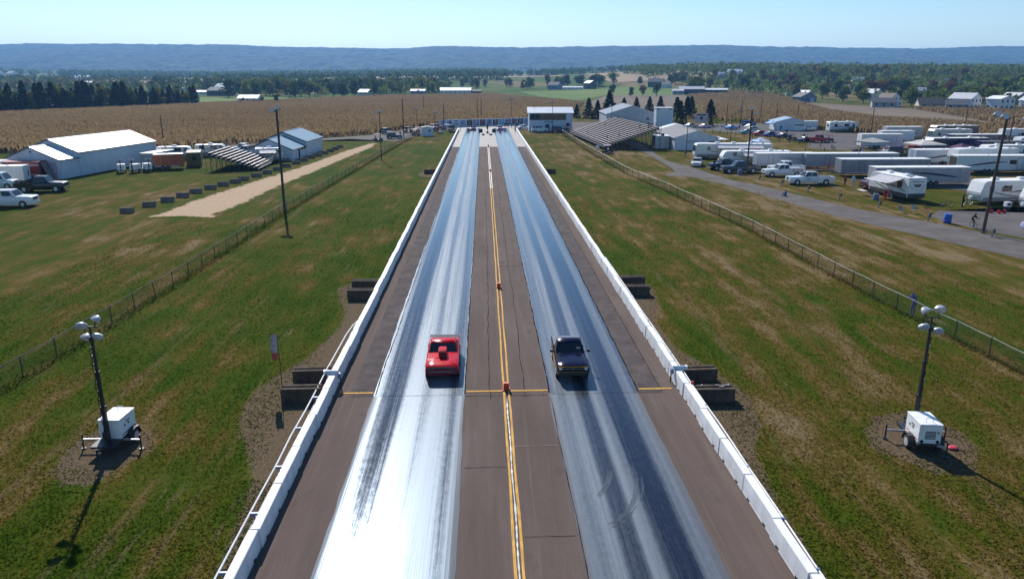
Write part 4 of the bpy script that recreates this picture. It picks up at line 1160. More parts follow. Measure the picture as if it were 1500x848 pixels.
scoop = sc.build('hood_scoop', m_rc, t, False, 0.03)
MB().box((0, 1.133, 1.08), (0.37, 0.02, 0.32)).build('scoop_mouth', mat('dark_red_mouth', (0.10, 0.008, 0.01), 0.7), scoop)
MB().b2(-0.36, 0.36, -0.10, 1.30, 0.905, 0.928).build('hood_bulge', m_rc, t, True, 0.02)
MB().b2(-0.86, 0.86, 2.185, 2.24, 0.36, 0.60).build('front_bumper', m_trim, t, False, 0.03)
MB().b2(-0.80, 0.80, 2.20, 2.226, 0.62, 0.74).build('grille', m_trim, t)
MB().b2(-0.70, 0.70, 2.243, 2.25, 0.50, 0.52).build('chrome_strip', m_chrome, t)
for sx in (-1, 1):
    for dx in (0.66, 0.47):
        MB().disc((sx * dx, 2.225, 0.68), (0, 1, 0), 0.075, 0.03, 12).build('headlight', mat('covered_lamp', (0.06, 0.06, 0.07), 0.3), t)
    mb = MB(); mb.disc((sx * 0.905, 0.33 * L, 0.34), (1, 0, 0), 0.39, 0.03, 18); mb.build('wheel_arch', m_trim, t)
    wheel(t, (sx * 0.82, 0.33 * L, 0.33), 0.33, 0.16, (1, 0, 0), m_chrome)
    mb = MB(); mb.disc((sx * 0.91, -0.26 * L, 0.44), (1, 0, 0), 0.47, 0.03, 18); mb.build('wheel_arch', m_trim, t)
    wheel(t, (sx * 0.74, -0.26 * L, 0.41), 0.41, 0.36, (1, 0, 0), m_chrome)
    MB().b2(sx * 0.86 - 0.01, sx * 0.86 + 0.01, -2.34, -1.95, 0.92, 1.0).build('spoiler_end', m_rc, t)
    MB().box((sx * 0.60, -2.235, 0.66), (0.30, 0.03, 0.10)).build('tail_light', m_tl, t)
    for yy in (1.95, 1.0): 
        MB().disc((sx * 0.70, yy, 0.905), (0, 0, 1), 0.025, 0.03, 8).build('hood_pin', m_chrome, t)
mb = MB(); mb.loft([[(-0.85, -2.08, 0.965), (0.85, -2.08, 0.965), (0.85, -2.08, 0.975), (-0.85, -2.08, 0.975)], [(-0.85, -2.36, 0.99), (0.85, -2.36, 0.99), (0.85, -2.36, 1.005), (-0.85, -2.36, 1.005)]]); mb.build('rear_spoiler', mat('spoiler_grey', (0.035, 0.037, 0.05), 0.7, spec=0.2), t)
MB().b2(-0.10, 0.05, -0.02, 0.0, 1.02, 1.22).build('window_number', mat('number_white', (0.75, 0.75, 0.75), 0.5), t)
m_gap = mat('panel_gap', (0.03, 0.004, 0.006), 0.8)
for sx in (-1, 1):
    MB().bar((sx * 0.70, 0.14 * L, 0.925), (sx * 0.70, 0.465 * L, 0.862), 0.012, 0.012).build('hood_gap', m_gap, t)
    MB().bar((sx * 0.905, 0.09 * L, 0.90), (sx * 0.913, 0.085 * L, 0.35), 0.012, 0.012).build('door_gap', m_gap, t)
    MB().bar((sx * 0.905, -0.17 * L, 0.92), (sx * 0.913, -0.165 * L, 0.35), 0.012, 0.012).build('door_gap', m_gap, t)
    MB().tube([(sx * 0.64, -0.25, 0.95), (sx * 0.58, -0.32, 1.25)], 0.02, 6).build('roll_cage_bar', m_steel, t)
MB().bar((-0.72, 0.115 * L, 0.925), (0.72, 0.115 * L, 0.925), 0.03, 0.012).build('cowl_gap', m_gap, t)
MB().bar((-0.70, 0.470 * L, 0.860), (0.70, 0.470 * L, 0.860), 0.012, 0.012).build('hood_gap', m_gap, t)
MB().b2(-0.78, 0.78, 2.222, 2.232, 0.745, 0.765).build('grille_trim', m_chrome, t)
drv = MB(); drv.ball((0.30, -0.28, 1.12), 0.14, 10, 8); drv.build('helmet', mat('helmet_white', (0.6, 0.6, 0.62), 0.3), t, True)

# ---- the dark blue and yellow race pickup in the right lane
t = thing('race_pickup', 'dark blue and yellow race pickup running in the right lane', 'pickup', (4.68, 38.75, 0.03), R(179.2))
L, w = 4.55, 0.86
m_tk = mat('midnight_blue', (0.005, 0.005, 0.028), 0.16, 0, 0.03, 1.5, 0.14, coat=0.04)
m_ty = mat('ochre_paint', (0.30, 0.17, 0.015), 0.5, 0, 0.06, 1.5, 0.3)
st = [(0.500, 0.95, 0.66, 0.40), (0.496, 0.98, 0.92, 0.38), (0.47, 1.0, 0.955, 0.34), (0.36, 1.0, 0.975, 0.28), (0.12, 1.0, 1.00, 0.26), (0.02, 1.0, 1.01, 0.26), (-0.15, 1.0, 1.01, 0.26)]
body = MB().loft([low_ring(y * L, w * k, zb, z, 0.02) for y, k, z, zb in st]).build('body', m_tk, t, True)
for sx in (-1, 1):
    a, b_ = sorted((sx * w, sx * (w - 0.10)))
    MB().b2(a, b_, -0.5 * L, -0.152 * L, 0.30, 1.0).build('bed_side', m_tk, t, True, 0.03)
    # yellow lower flank sweeping back
    mb = MB()
    x = sx * (w + 0.012)
    mb.add([(x, 0.485 * L, 0.50), (x, 0.485 * L, 0.80), (x, 0.2 * L, 0.84), (x, -0.15 * L, 0.88), (x, -0.49 * L, 0.98), (x, -0.49 * L, 0.34), (x, 0.2 * L, 0.32)], [tuple(range(7))])
    mb.build('yellow_flank', m_ty, t)
    for yy, rr, ww in ((0.325 * L, 0.32, 0.18), (-0.29 * L, 0.37, 0.32)):
        MB().disc((sx * (w + 0.006), yy, rr), (1, 0, 0), rr * 1.15, 0.03, 18).build('wheel_arch', m_trim, t)
        wheel(t, (sx * (w - ww / 2 + 0.02), yy, rr), rr, ww, (1, 0, 0), m_chrome)
    MB().box((sx * 0.64, 0.5 * L + 0.005, 0.76), (0.26, 0.03, 0.13)).build('headlight', m_hl, t)
    mir = MB(); mir.box((sx * (w + 0.16), 0.10 * L, 1.10), (0.20, 0.10, 0.14)); mir.bar((sx * (w - 0.05), 0.09 * L, 1.05), (sx * (w + 0.1), 0.10 * L, 1.08), 0.04); mir.build('mirror', m_trim, t, False, 0.015)
    MB().box((sx * 0.72, -0.5 * L - 0.01, 0.72), (0.12, 0.04, 0.26)).build('tail_light', m_tl, t)
MB().b2(-w + 0.03, w - 0.03, -0.5 * L, -0.152 * L, 0.93, 1.015).build('bed_cover', mat('cover_blue', (0.055, 0.075, 0.12), 0.45), t, False, 0.02)
MB().b2(-w + 0.02, w - 0.02, -0.503 * L, -0.498 * L, 0.45, 0.98).build('tailgate', m_tk, t)
r0 = [(-0.80, -0.15 * L, 0.98), (0.80, -0.15 * L, 0.98), (0.80, 0.135 * L, 0.98), (-0.80, 0.135 * L, 0.98)]
r1 = [(-0.66, -0.135 * L, 1.46), (0.66, -0.135 * L, 1.46), (0.66, 0.01 * L, 1.46), (-0.66, 0.01 * L, 1.46)]
r2 = [(-0.58, -0.125 * L, 1.52), (0.58, -0.125 * L, 1.52), (0.58, -0.005 * L, 1.52), (-0.58, -0.005 * L, 1.52)]
MB().loft([r0, r1, r2]).build('cabin', m_tk, t, True, 0.025)
o = MB(); panel(o, (r0[2], r0[3], r1[3], r1[2]), 0.05, 0.95, 0.05, 0.94, 0.014); o.build('windscreen', m_glass, t)
o = MB(); panel(o, (r0[0], r0[1], r1[1], r1[0]), 0.1, 0.9, 0.2, 0.9, 0.014); o.build('rear_window', m_glass, t)
for q in ((r0[1], r0[2], r1[2], r1[1]), (r0[3], r0[0], r1[0], r1[3])):
    o = MB(); panel(o, q, 0.14, 0.86, 0.12, 0.9, 0.014); o.build('side_window', m_glass, t)
MB().b2(-0.60, 0.60, 0.502 * L, 0.508 * L, 0.70, 0.82).build('grille', m_trim, t)
MB().b2(-0.82, 0.82, 0.50 * L, 0.512 * L, 0.855, 0.89).build('grille_band', m_ty, t)
MB().b2(-0.50, 0.50, 0.508 * L, 0.514 * L, 0.755, 0.768).build('grille_bar', m_chrome, t)
MB().b2(-0.07, 0.07, 0.512 * L, 0.518 * L, 0.735, 0.79).build('emblem', m_chrome, t)
MB().box((0, 0.515 * L, 0.60), (1.66, 0.10, 0.13)).build('front_bumper', m_trim, t, False, 0.02)
MB().b2(-0.82, 0.82, 0.526 * L, 0.53 * L, 0.60, 0.625).build('bumper_strip', m_ty, t)
MB().box((0, 0.50 * L, 0.46), (1.50, 0.08, 0.18)).build('air_dam', m_trim, t)
hood = MB(); hood.loft([[(-0.26, 0.44 * L, 0.975), (0.26, 0.44 * L, 0.975), (0.24, 0.44 * L, 0.99), (-0.24, 0.44 * L, 0.99)], [(-0.30, 0.19 * L, 1.0), (0.30, 0.19 * L, 1.0), (0.26, 0.19 * L, 1.075), (-0.26, 0.19 * L, 1.075)], [(-0.30, 0.15 * L, 1.0), (0.30, 0.15 * L, 1.0), (0.26, 0.15 * L, 1.06), (-0.26, 0.15 * L, 1.06)]]); hood.build('hood_cowl', m_tk, t, True, 0.02)
MB().ball((0.28, 0.0, 1.25), 0.13, 10, 8).build('helmet', mat('helmet_silver', (0.5, 0.5, 0.52), 0.3), t, True)
MB().b2(-0.56, -0.34, 0.098 * L, 0.1 * L, 1.22, 1.30).build('window_number', mat('number_grey', (0.35, 0.36, 0.4), 0.5), t)

for sx in (-1, 1):
    MB().bar((sx * 0.68, 0.15 * L, 1.005), (sx * 0.70, 0.465 * L, 0.965), 0.012, 0.012).build('hood_gap', m_dark, t)
    MB().tube([(sx * 0.45, 0.14 * L, 1.02), (sx * 0.08, 0.125 * L, 1.06)], 0.01, 5).build('wiper', m_trim, t)
    MB().bar((sx * 0.875, -0.14 * L, 1.0), (sx * 0.878, -0.14 * L, 0.35), 0.012, 0.012).build('door_gap', m_dark, t)
    MB().disc((sx * 0.40, 0.42 * L, 0.985), (0, 0, 1), 0.02, 0.02, 8).build('hood_pin', m_chrome, t)
    for xx in (0.58, 0.70): MB().disc((sx * xx, 0.5 * L + 0.02, 0.76), (0, 1, 0), 0.05, 0.02, 10).build('lamp_lens', m_hl, t)
MB().bar((-0.70, 0.145 * L, 1.005), (0.70, 0.145 * L, 1.005), 0.04, 0.012).build('cowl_gap', m_dark, t)

# ---- trailers and campers (local +y is the towing end)
m_cwall = mat('camper_white', (0.72, 0.72, 0.71), 0.4, 0, 0.05, 1.0, 0.4, dirt=(0.58, 0.56, 0.54))
m_croof = mat('camper_roof', (0.80, 0.79, 0.77), 0.5, 0, 0.06, 1.0)
m_tbody = mat('trailer_grey', (0.30, 0.32, 0.36), 0.4, 0, 0.06, 1.0, 0.4)
m_swirl = mat('swirl_decal', (0.05, 0.06, 0.09), 0.4)
m_swirl2 = mat('swirl_grey', (0.30, 0.31, 0.34), 0.4)
m_ink = mat('dark_ink', (0.02, 0.025, 0.06), 0.5)
def axle_wheels(t, w, ys_, r=0.34):
    for yy in ys_:
        for sx in (-1, 1):
            MB().disc((sx * (w - 0.01), yy, r + 0.04), (1, 0, 0), r * 1.2, 0.05, 14).build('wheel_arch', m_trim, t)
            wheel(t, (sx * (w - 0.10), yy, r), r, 0.22)
def box_trailer(name, label, loc, rz, L, W=2.5, H=2.55, wall=None, roof=None, group=None, rear_open=False, side_door=True, stripe=None, z0=0.55, vnose=False):
    t = thing(name, label, 'trailer', loc, rz, group)
    w = W / 2; wall = wall or m_cwall
    nose = [(-w, -L / 2), (w, -L / 2), (w, L / 2 - (0.7 if vnose else 0.06)), (0.35 * w if vnose else w - 0.06, L / 2), (-0.35 * w if vnose else -w + 0.06, L / 2), (-w, L / 2 - (0.7 if vnose else 0.06))]
    MB().prism(nose, z0, z0 + H, 'z').build('body', wall, t, False, 0.02)
    MB().prism([(x * 1.008, y * 1.003) for x, y in nose], z0 + H, z0 + H + 0.035, 'z').build('roof', roof or m_croof, t)
    for sx in (-1, 1):
        MB().b2(sx * w - 0.012, sx * w + 0.012, -L / 2, L / 2 - 0.8, z0 + H - 0.12, z0 + H - 0.02).build('top_rail', m_steel, t)
        MB().b2(sx * w - 0.014, sx * w + 0.014, -L / 2, L / 2 - 0.8, z0 - 0.02, z0 + 0.14).build('skirt', m_steel if not stripe else stripe, t)
        if side_door:
            d = MB(); d.b2(sx * w - 0.014, sx * w + 0.014, L * 0.24, L * 0.24 + 0.85, z0 + 0.2, z0 + 2.05); dd = d.build('side_door', wall, t)
            for y_a, y_b, z_a, z_b in ((L * 0.24 - 0.04, L * 0.24, 0.2, 2.05), (L * 0.24 + 0.85, L * 0.24 + 0.89, 0.2, 2.05), (L * 0.24 - 0.04, L * 0.24 + 0.89, 2.05, 2.1)):
                MB().b2(sx * w - 0.018, sx * w + 0.018, y_a, y_b, z0 + z_a, z0 + z_b).build('door_frame', m_trim, dd)
            MB().b2(sx * w - 0.022, sx * w + 0.022, L * 0.24 + 0.08, L * 0.24 + 0.16, z0 + 1.0, z0 + 1.14).build('door_latch', m_trim, dd)
        n_r = int(L / 1.22)      # riveted sheet joints
        for k in range(1, n_r):
            MB().b2(sx * w - 0.006, sx * w + 0.006, -L / 2 + k * L / n_r - 0.012, -L / 2 + k * L / n_r + 0.012, z0 + 0.15, z0 + H - 0.13).build('sheet_joint', m_steel, t)
        if L > 9:
            swoosh(t, sx * (w + 0.02), [(-L * 0.38 + L * 0.5 * i / 9, z0 + 0.7 + 0.7 * math.sin(i / 9 * 1.5)) for i in range(10)], 0.34, [m_swirl, m_ink, P_MAROON, m_swirl2][int(abs(loc[0] + loc[1])) % 4])
        for k in range(4):
            MB().box((sx * (w + 0.012), -L * 0.42 + k * L * 0.26, z0 + H - 0.07), (0.02, 0.12, 0.05)).build('marker_lamp', mat('amber_lens', (0.5, 0.2, 0.02), 0.3), t)
    # rear doors
    if rear_open:
        MB().b2(-w + 0.12, w - 0.12, -L / 2 - 0.012, -L / 2 - 0.004, z0 + 0.06, z0 + H - 0.2).build('dark_interior', m_dark, t)
        mb = MB(); mb.add([(-w + 0.12, -L / 2, z0), (w - 0.12, -L / 2, z0), (w - 0.12, -L / 2 - 2.0, 0.04), (-w + 0.12, -L / 2 - 2.0, 0.04), (-w + 0.12, -L / 2, z0 - 0.06), (w - 0.12, -L / 2, z0 - 0.06), (w - 0.12, -L / 2 - 2.0, 0.0), (-w + 0.12, -L / 2 - 2.0, 0.0)], [(0, 1, 2, 3), (7, 6, 5, 4), (0, 3, 7, 4), (1, 5, 6, 2), (3, 2, 6, 7)]); mb.build('ramp_door', m_steel, t)
    else:
        for sx in (-1, 1):
            d = MB(); d.b2(min(sx * 0.02, sx * (w - 0.1)), max(sx * 0.02, sx * (w - 0.1)), -L / 2 - 0.012, -L / 2, z0 + 0.08, z0 + H - 0.15); d.build('rear_door', wall, t)
            MB().tube([(sx * 0.2, -L / 2 - 0.02, z0 + 0.1), (sx * 0.2, -L / 2 - 0.02, z0 + H - 0.2)], 0.016, 5).build('lock_bar', m_steel, t)
        for sx in (-1, 1):
            MB().box((sx * (w - 0.1), -L / 2 - 0.01, z0 - 0.05), (0.16, 0.04, 0.1)).build('tail_light', m_tl, t)
    MB().b2(-w + 0.1, w - 0.1, -L / 2 + 0.1, L / 2 - 0.1, z0 - 0.14, z0).build('chassis', m_blkmetal, t)
    axle_wheels(t, w, (-0.12 * L - 0.42, -0.12 * L + 0.42) if L > 4.5 else (-0.1 * L,), 0.33)
    mb = MB(); mb.bar((-0.5, L / 2 - 0.1, z0 - 0.08), (0, L / 2 + 1.15, z0 - 0.10), 0.08); mb.bar((0.5, L / 2 - 0.1, z0 - 0.08), (0, L / 2 + 1.15, z0 - 0.10), 0.08); mb.build('drawbar', m_blkmetal, t)
    MB().tube([(0, L / 2 + 0.9, 0.02), (0, L / 2 + 0.9, z0 + 0.25)], 0.04, 6).build('jack', m_blkmetal, t)
    # roof vent
    MB().b2(-0.2, 0.2, -0.1 * L, -0.1 * L + 0.4, z0 + H + 0.035, z0 + H + 0.12).build('roof_vent', m_croof, t)
    return t
def swoosh(t, x, pts, wd, m):
    """decal band on a flat side at x through (y,z) points"""
    o = MB(); n = len(pts)
    up = [(x, p[0], p[1] + wd * (0.2 + 0.8 * math.sin(math.pi * i / (n - 1))) / 2) for i, p in enumerate(pts)]
    dn = [(x, p[0], p[1] - wd * (0.2 + 0.8 * math.sin(math.pi * i / (n - 1))) / 2) for i, p in enumerate(pts)]
    o.v = up + dn; o.f = [(i, i + 1, i + 1 + n, i + n) for i in range(n - 1)]; o.mi = [0] * (n - 1)
    return o.build('swoosh_decal', m, t)
def camper(name, label, loc, rz, L=7.5, W=2.45, H=2.75, fifth=False, motor=False, awning=0, wall=None, lower=None, cat=None, group=None, slide=0, decals=True, acs=2, skirtm=None, rear=None, z0=0.42):
    """travel trailer / fifth wheel / motorhome; awning = -1 or 1 puts it on that side"""
    t = thing(name, label, cat or ('motorhome' if motor else 'camper'), loc, rz, group)
    w = W / 2; wall = wall or m_cwall; top = z0 + H
    if fifth:
        pr = [(-L / 2, z0), (L / 2 - 2.2, z0), (L / 2 - 2.2, z0 + 0.95), (L / 2 - 0.5, z0 + 0.95), (L / 2, z0 + 1.55), (L / 2 - 0.25, top), (L / 2 - 2.4, top + 0.12), (-L / 2 + 0.1, top), (-L / 2, top - 0.15)]
    elif motor:
        pr = [(-L / 2, z0), (L / 2 - 0.12, z0), (L / 2, z0 + 0.4), (L / 2, z0 + 0.95), (L / 2 - 0.22, top - 0.3), (L / 2 - 0.5, top), (-L / 2 + 0.12, top), (-L / 2, top - 0.12)]
    else:
        pr = [(-L / 2, z0 + 0.15), (-L / 2 + 0.15, z0), (L / 2 - 0.3, z0), (L / 2 - 0.02, z0 + 0.8), (L / 2, z0 + 1.1), (L / 2 - 0.45, top - 0.12), (L / 2 - 0.8, top), (-L / 2 + 0.12, top), (-L / 2, top - 0.12)]
    MB().prism(pr, -w, w, 'x').build('body', wall, t, False, 0.035)
    MB().b2(-w - 0.01, w + 0.01, -L / 2 + 0.12, L / 2 - (2.4 if fifth else 0.8), top + 0.002, top + 0.05).build('roof', m_croof, t, False, 0.02)
    for k in range(acs):
        yy = -L * 0.22 + k * L * 0.42 / max(1, acs - 1) if acs > 1 else 0
        MB().box((0, yy, top + 0.20), (0.72, 0.95, 0.30), taper=0.82).build('roof_air_conditioner', m_croof, t, True, 0.04)
    for k in range(2):
        MB().box((0.5 * (1 if k else -1), -L * 0.38 + k * 0.9, top + 0.11), (0.4, 0.4, 0.14)).build('roof_vent', mat('vent_grey', (0.45, 0.45, 0.46), 0.5), t)
    for sx in (-1, 1):
        xo = sx * w
        def pane(y0, y1, za, zc, nm='window'):
            f = MB(); f.b2(xo - 0.014, xo + 0.014, y0 - 0.03, y1 + 0.03, za - 0.03, zc + 0.03); ff = f.build(nm, m_trim, t)
            MB().b2(xo - 0.020, xo + 0.020, y0, y1, za, zc).build('pane', m_glass, ff)
        pane(-L * 0.34, -L * 0.34 + 0.95, z0 + 1.25, z0 + 1.95)
        pane(L * 0.02, L * 0.02 + 1.2, z0 + 1.25, z0 + 1.95)
        if not fifth: pane(L * 0.30, L * 0.30 + 0.6, z0 + 1.35, z0 + 1.9)
        d = MB(); d.b2(xo - 0.012, xo + 0.012, L * 0.20 - 0.75, L * 0.20 - 0.05, z0 + 0.1, z0 + 2.05)
        dd = d.build('door', wall if not decals else mat('camper_door', (0.62, 0.62, 0.62), 0.4), t)
        MB().b2(xo - 0.018, xo + 0.018, L * 0.20 - 0.58, L * 0.20 - 0.22, z0 + 1.3, z0 + 1.8).build('door_window', m_glass, dd)
        MB().b2(xo - 0.016, xo + 0.016, -L / 2 + 0.2, L / 2 - (2.3 if fifth else 0.4), z0 + 0.02, z0 + 0.5).build('lower_band', lower or mat('band_grey', (0.22, 0.22, 0.24), 0.5), t)
        if decals:
            xd = xo + sx * 0.022
            swoosh(t, xd, [(-L * 0.45 + L * 0.5 * i / 9, z0 + 0.75 + 0.5 * math.sin(i / 9 * 2.4)) for i in range(10)], 0.22, m_swirl)
            swoosh(t, xd + sx * 0.003, [(-L * 0.2 + L * 0.55 * i / 9, z0 + 0.55 + 0.75 * (i / 9) ** 2) for i in range(10)], 0.26, m_swirl2)
    if motor:
        fr = [(w - 0.1, L / 2 + 0.012, z0 + 1.0), (-w + 0.1, L / 2 + 0.012, z0 + 1.0), (-w + 0.14, L / 2 - 0.19, top - 0.36), (w - 0.14, L / 2 - 0.19, top - 0.36)]
        o = MB(); panel(o, fr, 0.02, 0.49, 0.0, 1, 0.014); o.build('windscreen', m_glass, t)
        o = MB(); panel(o, fr, 0.51, 0.98, 0.0, 1, 0.014); o.build('windscreen', m_glass, t)
        for sx in (-1, 1):
            MB().box((sx * (w - 0.25), L / 2 + 0.005, z0 + 0.5), (0.32, 0.04, 0.2)).build('headlight', m_hl, t)
            MB().box((sx * (w + 0.16), L / 2 - 0.1, z0 + 1.5), (0.16, 0.12, 0.34)).build('mirror', m_trim, t)
        axle_wheels(t, w, (L * 0.34, -L * 0.26), 0.42)
    else:
        axle_wheels(t, w, (-L * 0.08 - 0.42, -L * 0.08 + 0.42), 0.33)
        if not fifth:
            mb = MB(); mb.bar((-0.5, L / 2 - 0.2, z0), (0, L / 2 + 1.1, z0), 0.08); mb.bar((0.5, L / 2 - 0.2, z0), (0, L / 2 + 1.1, z0), 0.08); mb.build('drawbar', m_blkmetal, t)
            MB().box((0, L / 2 + 0.3, z0 + 0.32), (0.62, 0.4, 0.5)).build('gas_bottle_cover', m_cwall, t, True, 0.08)
            MB().tube([(0, L / 2 + 0.8, 0.02), (0, L / 2 + 0.8, z0 + 0.2)], 0.04, 6).build('jack', m_blkmetal, t)
        else:
            MB().tube([(0.6, L / 2 - 2.0, 0.02), (0.6, L / 2 - 2.0, z0 + 0.4)], 0.05, 6).build('landing_leg', m_blkmetal, t)
            MB().tube([(-0.6, L / 2 - 2.0, 0.02), (-0.6, L / 2 - 2.0, z0 + 0.4)], 0.05, 6).build('landing_leg', m_blkmetal, t)
    MB().b2(-w + 0.15, w - 0.15, -L / 2 + 0.2, L / 2 - (2.3 if fifth else 0.5), z0 - 0.16, z0 + 0.01).build('chassis', m_blkmetal, t)
    # rear face
    MB().b2(-0.5, 0.5, -L / 2 - 0.014, -L / 2, z0 + 1.2, z0 + 1.8).build('rear_window', m_glass, t) if rear is None else None
    if slide:
        yy = -L * 0.05
        s_ = MB(); a, b_ = sorted((slide * (w - 0.1), slide * (w + 0.55))); s_.b2(a, b_, yy - 1.5, yy + 1.3, z0 + 0.35, top - 0.3); ss_ = s_.build('slide_out', wall, t, False, 0.02)
        MB().b2(slide * (w + 0.552) - 0.012, slide * (w + 0.552) + 0.012, yy - 0.8, yy + 0.6, z0 + 1.2, z0 + 1.9).build('slide_window', m_glass, ss_)
    if awning:
        x0, x1 = awning * (w + 0.02), awning * (w + 2.3)
        y0, y1 = -L * 0.36, L * 0.22
        n = 6; mb = MB()
        for j, dz in ((0, 0.0), (1, -0.025)):
            for i in range(n + 1):
                u = i / n
                for y in (y0, y1):
                    mb.v.append((x0 + (x1 - x0) * u, y, top - 0.12 - 0.55 * u - 0.10 * math.sin(math.pi * u) + dz))
        for j in range(2):
            for i in range(n):
                k = j * (n + 1) * 2 + i * 2
                mb.f.append((k, k + 1, k + 3, k + 2)); mb.mi.append(0)
        aw = mb.build('awning', mat('awning_grey', (0.40, 0.40, 0.43), 0.8, 0, 0.12, 0.8), t)
        for y in (y0, y1):
            MB().tube([(x0, y, z0 + 0.5), (x1, y, top - 0.68)], 0.025, 5).build('awning_arm', m_steel, aw)
        MB().tube([(x1, y0, top - 0.68), (x1, y1, top - 0.68)], 0.05, 6).build('awning_roller', m_steel, aw)
    return t
def text_on(parent, body, loc, rot, size, m, name='lettering', ext=0.004):
    cu = bpy.data.curves.new(name, 'FONT'); cu.body = body; cu.size = size; cu.align_x = 'CENTER'; cu.align_y = 'CENTER'; cu.extrude = ext
    tmp = bpy.data.objects.new('tmp', cu); COL.objects.link(tmp)
    dg = bpy.context.evaluated_depsgraph_get(); me = bpy.data.meshes.new_from_object(tmp.evaluated_get(dg))
    bpy.data.objects.remove(tmp); bpy.data.curves.remove(cu)
    me.materials.clear(); me.materials.append(m)
    o = obj(name, me, parent); o.location = loc; o.rotation_euler = rot
    return o
def marks(parent, words, loc, rot, h, m, name='lettering', seed=1):
    """lettering too small to read: strokes grouped into words"""
    rr = random.Random(seed); mb = MB(); x = 0.0
    for wl in words:
        for k in range(wl):
            w = h * rr.uniform(0.35, 0.6)
            mb.b2(x, x + w * 0.35, -0.004, 0.004, 0, h)
            for zz in rr.sample((0.0, 0.42, 0.84), rr.choice((1, 2))): mb.b2(x + w * 0.36, x + w, -0.004, 0.004, zz * h, zz * h + 0.16 * h)
            x += w + h * 0.14
        x += h * 0.45
    mb.v = [(a - x / 2, b_, c_ - h / 2) for a, b_, c_ in mb.v]
    o = mb.build(name, m, parent); o.location = loc; o.rotation_euler = rot
    return o
m_ink = mat('dark_ink', (0.02, 0.025, 0.06), 0.5)

# ---- left paddock
car('pickup_truck', 'white four-door pickup parked on grass at the left edge, nearest of the group', 'pickup', (-60.3, 95.3, 0), R(-86), P_WHITE, 'suv', 5.9, 2.05)
car('pickup_truck', 'black pickup with chrome bumper parked before the red trailer', 'pickup', (-63.7, 108.4, 0), R(-84), P_BLACK, 'pickup', 6.4, 2.0)
car('delivery_van', 'white van nosing out behind the white pickup at the left edge', 'van', (-72.3, 111.6, 0), R(-84), P_WHITE, 'van', 5.6, 2.0)
box_trailer('box_trailer', 'white box trailer with dark emblem parked beside the red trailer', (-74.0, 117.2, 0), R(97), 6.0, 2.3, 2.2)
MB().b2(0.2, 0.55, -3.03, -3.015, 1.1, 2.0).build('emblem', m_ink, bpy.data.objects['box_trailer'])
t = thing('hauler_trailer', 'red racing hauler with open fold-down side against the white shed', 'trailer', (-73.6, 121.0, 0), R(-87))
MB().b2(-1.2, 1.2, -4.2, 3.2, 0.55, 3.0).build('body', paint('hauler_red', (0.20, 0.015, 0.02), 0.4), t, False, 0.03)
MB().b2(-1.21, 1.21, -4.2, 3.2, 3.0, 3.06).build('roof', mat('hauler_roof', (0.35, 0.12, 0.12), 0.5), t)
mb = MB(); mb.add([(-0.9, 3.25, 2.9), (0.9, 3.25, 2.9), (0.9, 4.4, 0.4), (-0.9, 4.4, 0.4), (-0.9, 3.2, 2.8), (0.9, 3.2, 2.8), (0.9, 4.3, 0.35), (-0.9, 4.3, 0.35)], [(0, 1, 2, 3), (7, 6, 5, 4), (0, 3, 7, 4), (1, 5, 6, 2), (0, 4, 5, 1), (3, 2, 6, 7)]); mb.build('ramp_door', mat('ramp_grey', (0.20, 0.17, 0.15), 0.6), t)
for i, (y, z) in enumerate(((-2.6, 1.7), (-1.6, 1.45), (-0.7, 1.75), (0.3, 1.45), (1.2, 1.75))):
    MB().disc((1.21, y, z), (1, 0, 0), 0.13, 0.02, 8).build('painted_star', mat('star_white', (0.75, 0.72, 0.7), 0.5), t)
for z in (0.95, 2.45): MB().b2(1.2, 1.215, -4.1, 3.1, z, z + 0.08).build('trim_stripe', m_wpipe, t)
axle_wheels(t, 1.2, (-1.6, -0.7), 0.4)
camper('motorhome', 'pale motorhome roof showing behind the white box trailer at far left', (-80.0, 120.5, 0), R(95), 8.0, motor=True)

# stored small light towers beside the shed
def folded_tower(loc, rz, label):
    t = thing('light_tower', label, 'light tower', loc, rz, 'stored light towers beside the shed')
    MB().b2(-0.6, 0.6, -0.8, 0.8, 0.5, 1.5).build('cabinet', m_cab, t, False, 0.04)
    MB().b2(-0.5, 0.5, -1.1, 1.2, 0.38, 0.49).build('chassis', m_blkmetal, t)
    MB().bar((0, -0.9, 0.5), (0, -0.9, 2.3), 0.12).build('mast', m_blkmetal, t)
    for sx in (-1, 1):
        wheel(t, (sx * 0.68, 0, 0.31), 0.31, 0.2)
        MB().ball((sx * 0.32, -0.9, 2.25), 0.22, 10, 6, (1, 0.7, 0.8)).build('lamp_head', m_lamp, t, True)
        MB().tube([(sx * 0.4, -1.0, 0.02), (sx * 0.8, -1.0, 0.6)], 0.04, 5).build('jack_leg', m_blkmetal, t)
folded_tower((-62.6, 130.2, 0), R(20), 'left one of the stored light towers beside the white shed')
folded_tower((-60.3, 130.4, 0), R(-10), 'middle one of the stored light towers beside the white shed')
folded_tower((-58.7, 131.4, 0), R(40), 'right one of the stored light towers next to the grey trailer')
box_trailer('box_trailer', 'grey enclosed trailer left of the orange trailer', (-60.2, 139.6, 0), R(-8), 7.5, 2.4, 2.2, m_tbody, m_croof)
t = box_trailer('box_trailer', 'orange enclosed trailer with pale end panel near the left bleachers', (-56.6, 135.6, 0), R(-72), 4.9, 2.3, 2.15, paint('trailer_orange', (0.42, 0.085, 0.025), 0.5), m_croof)
MB().b2(-1.0, 1.0, -2.475, -2.466, 0.65, 1.55).build('end_panel', mat('pale_blue_panel', (0.45, 0.5, 0.58), 0.5), t)
t = thing('storage_container', 'olive storage container with small dark window by the left bleachers', 'container', (-54.3, 141.5, 0), R(18))
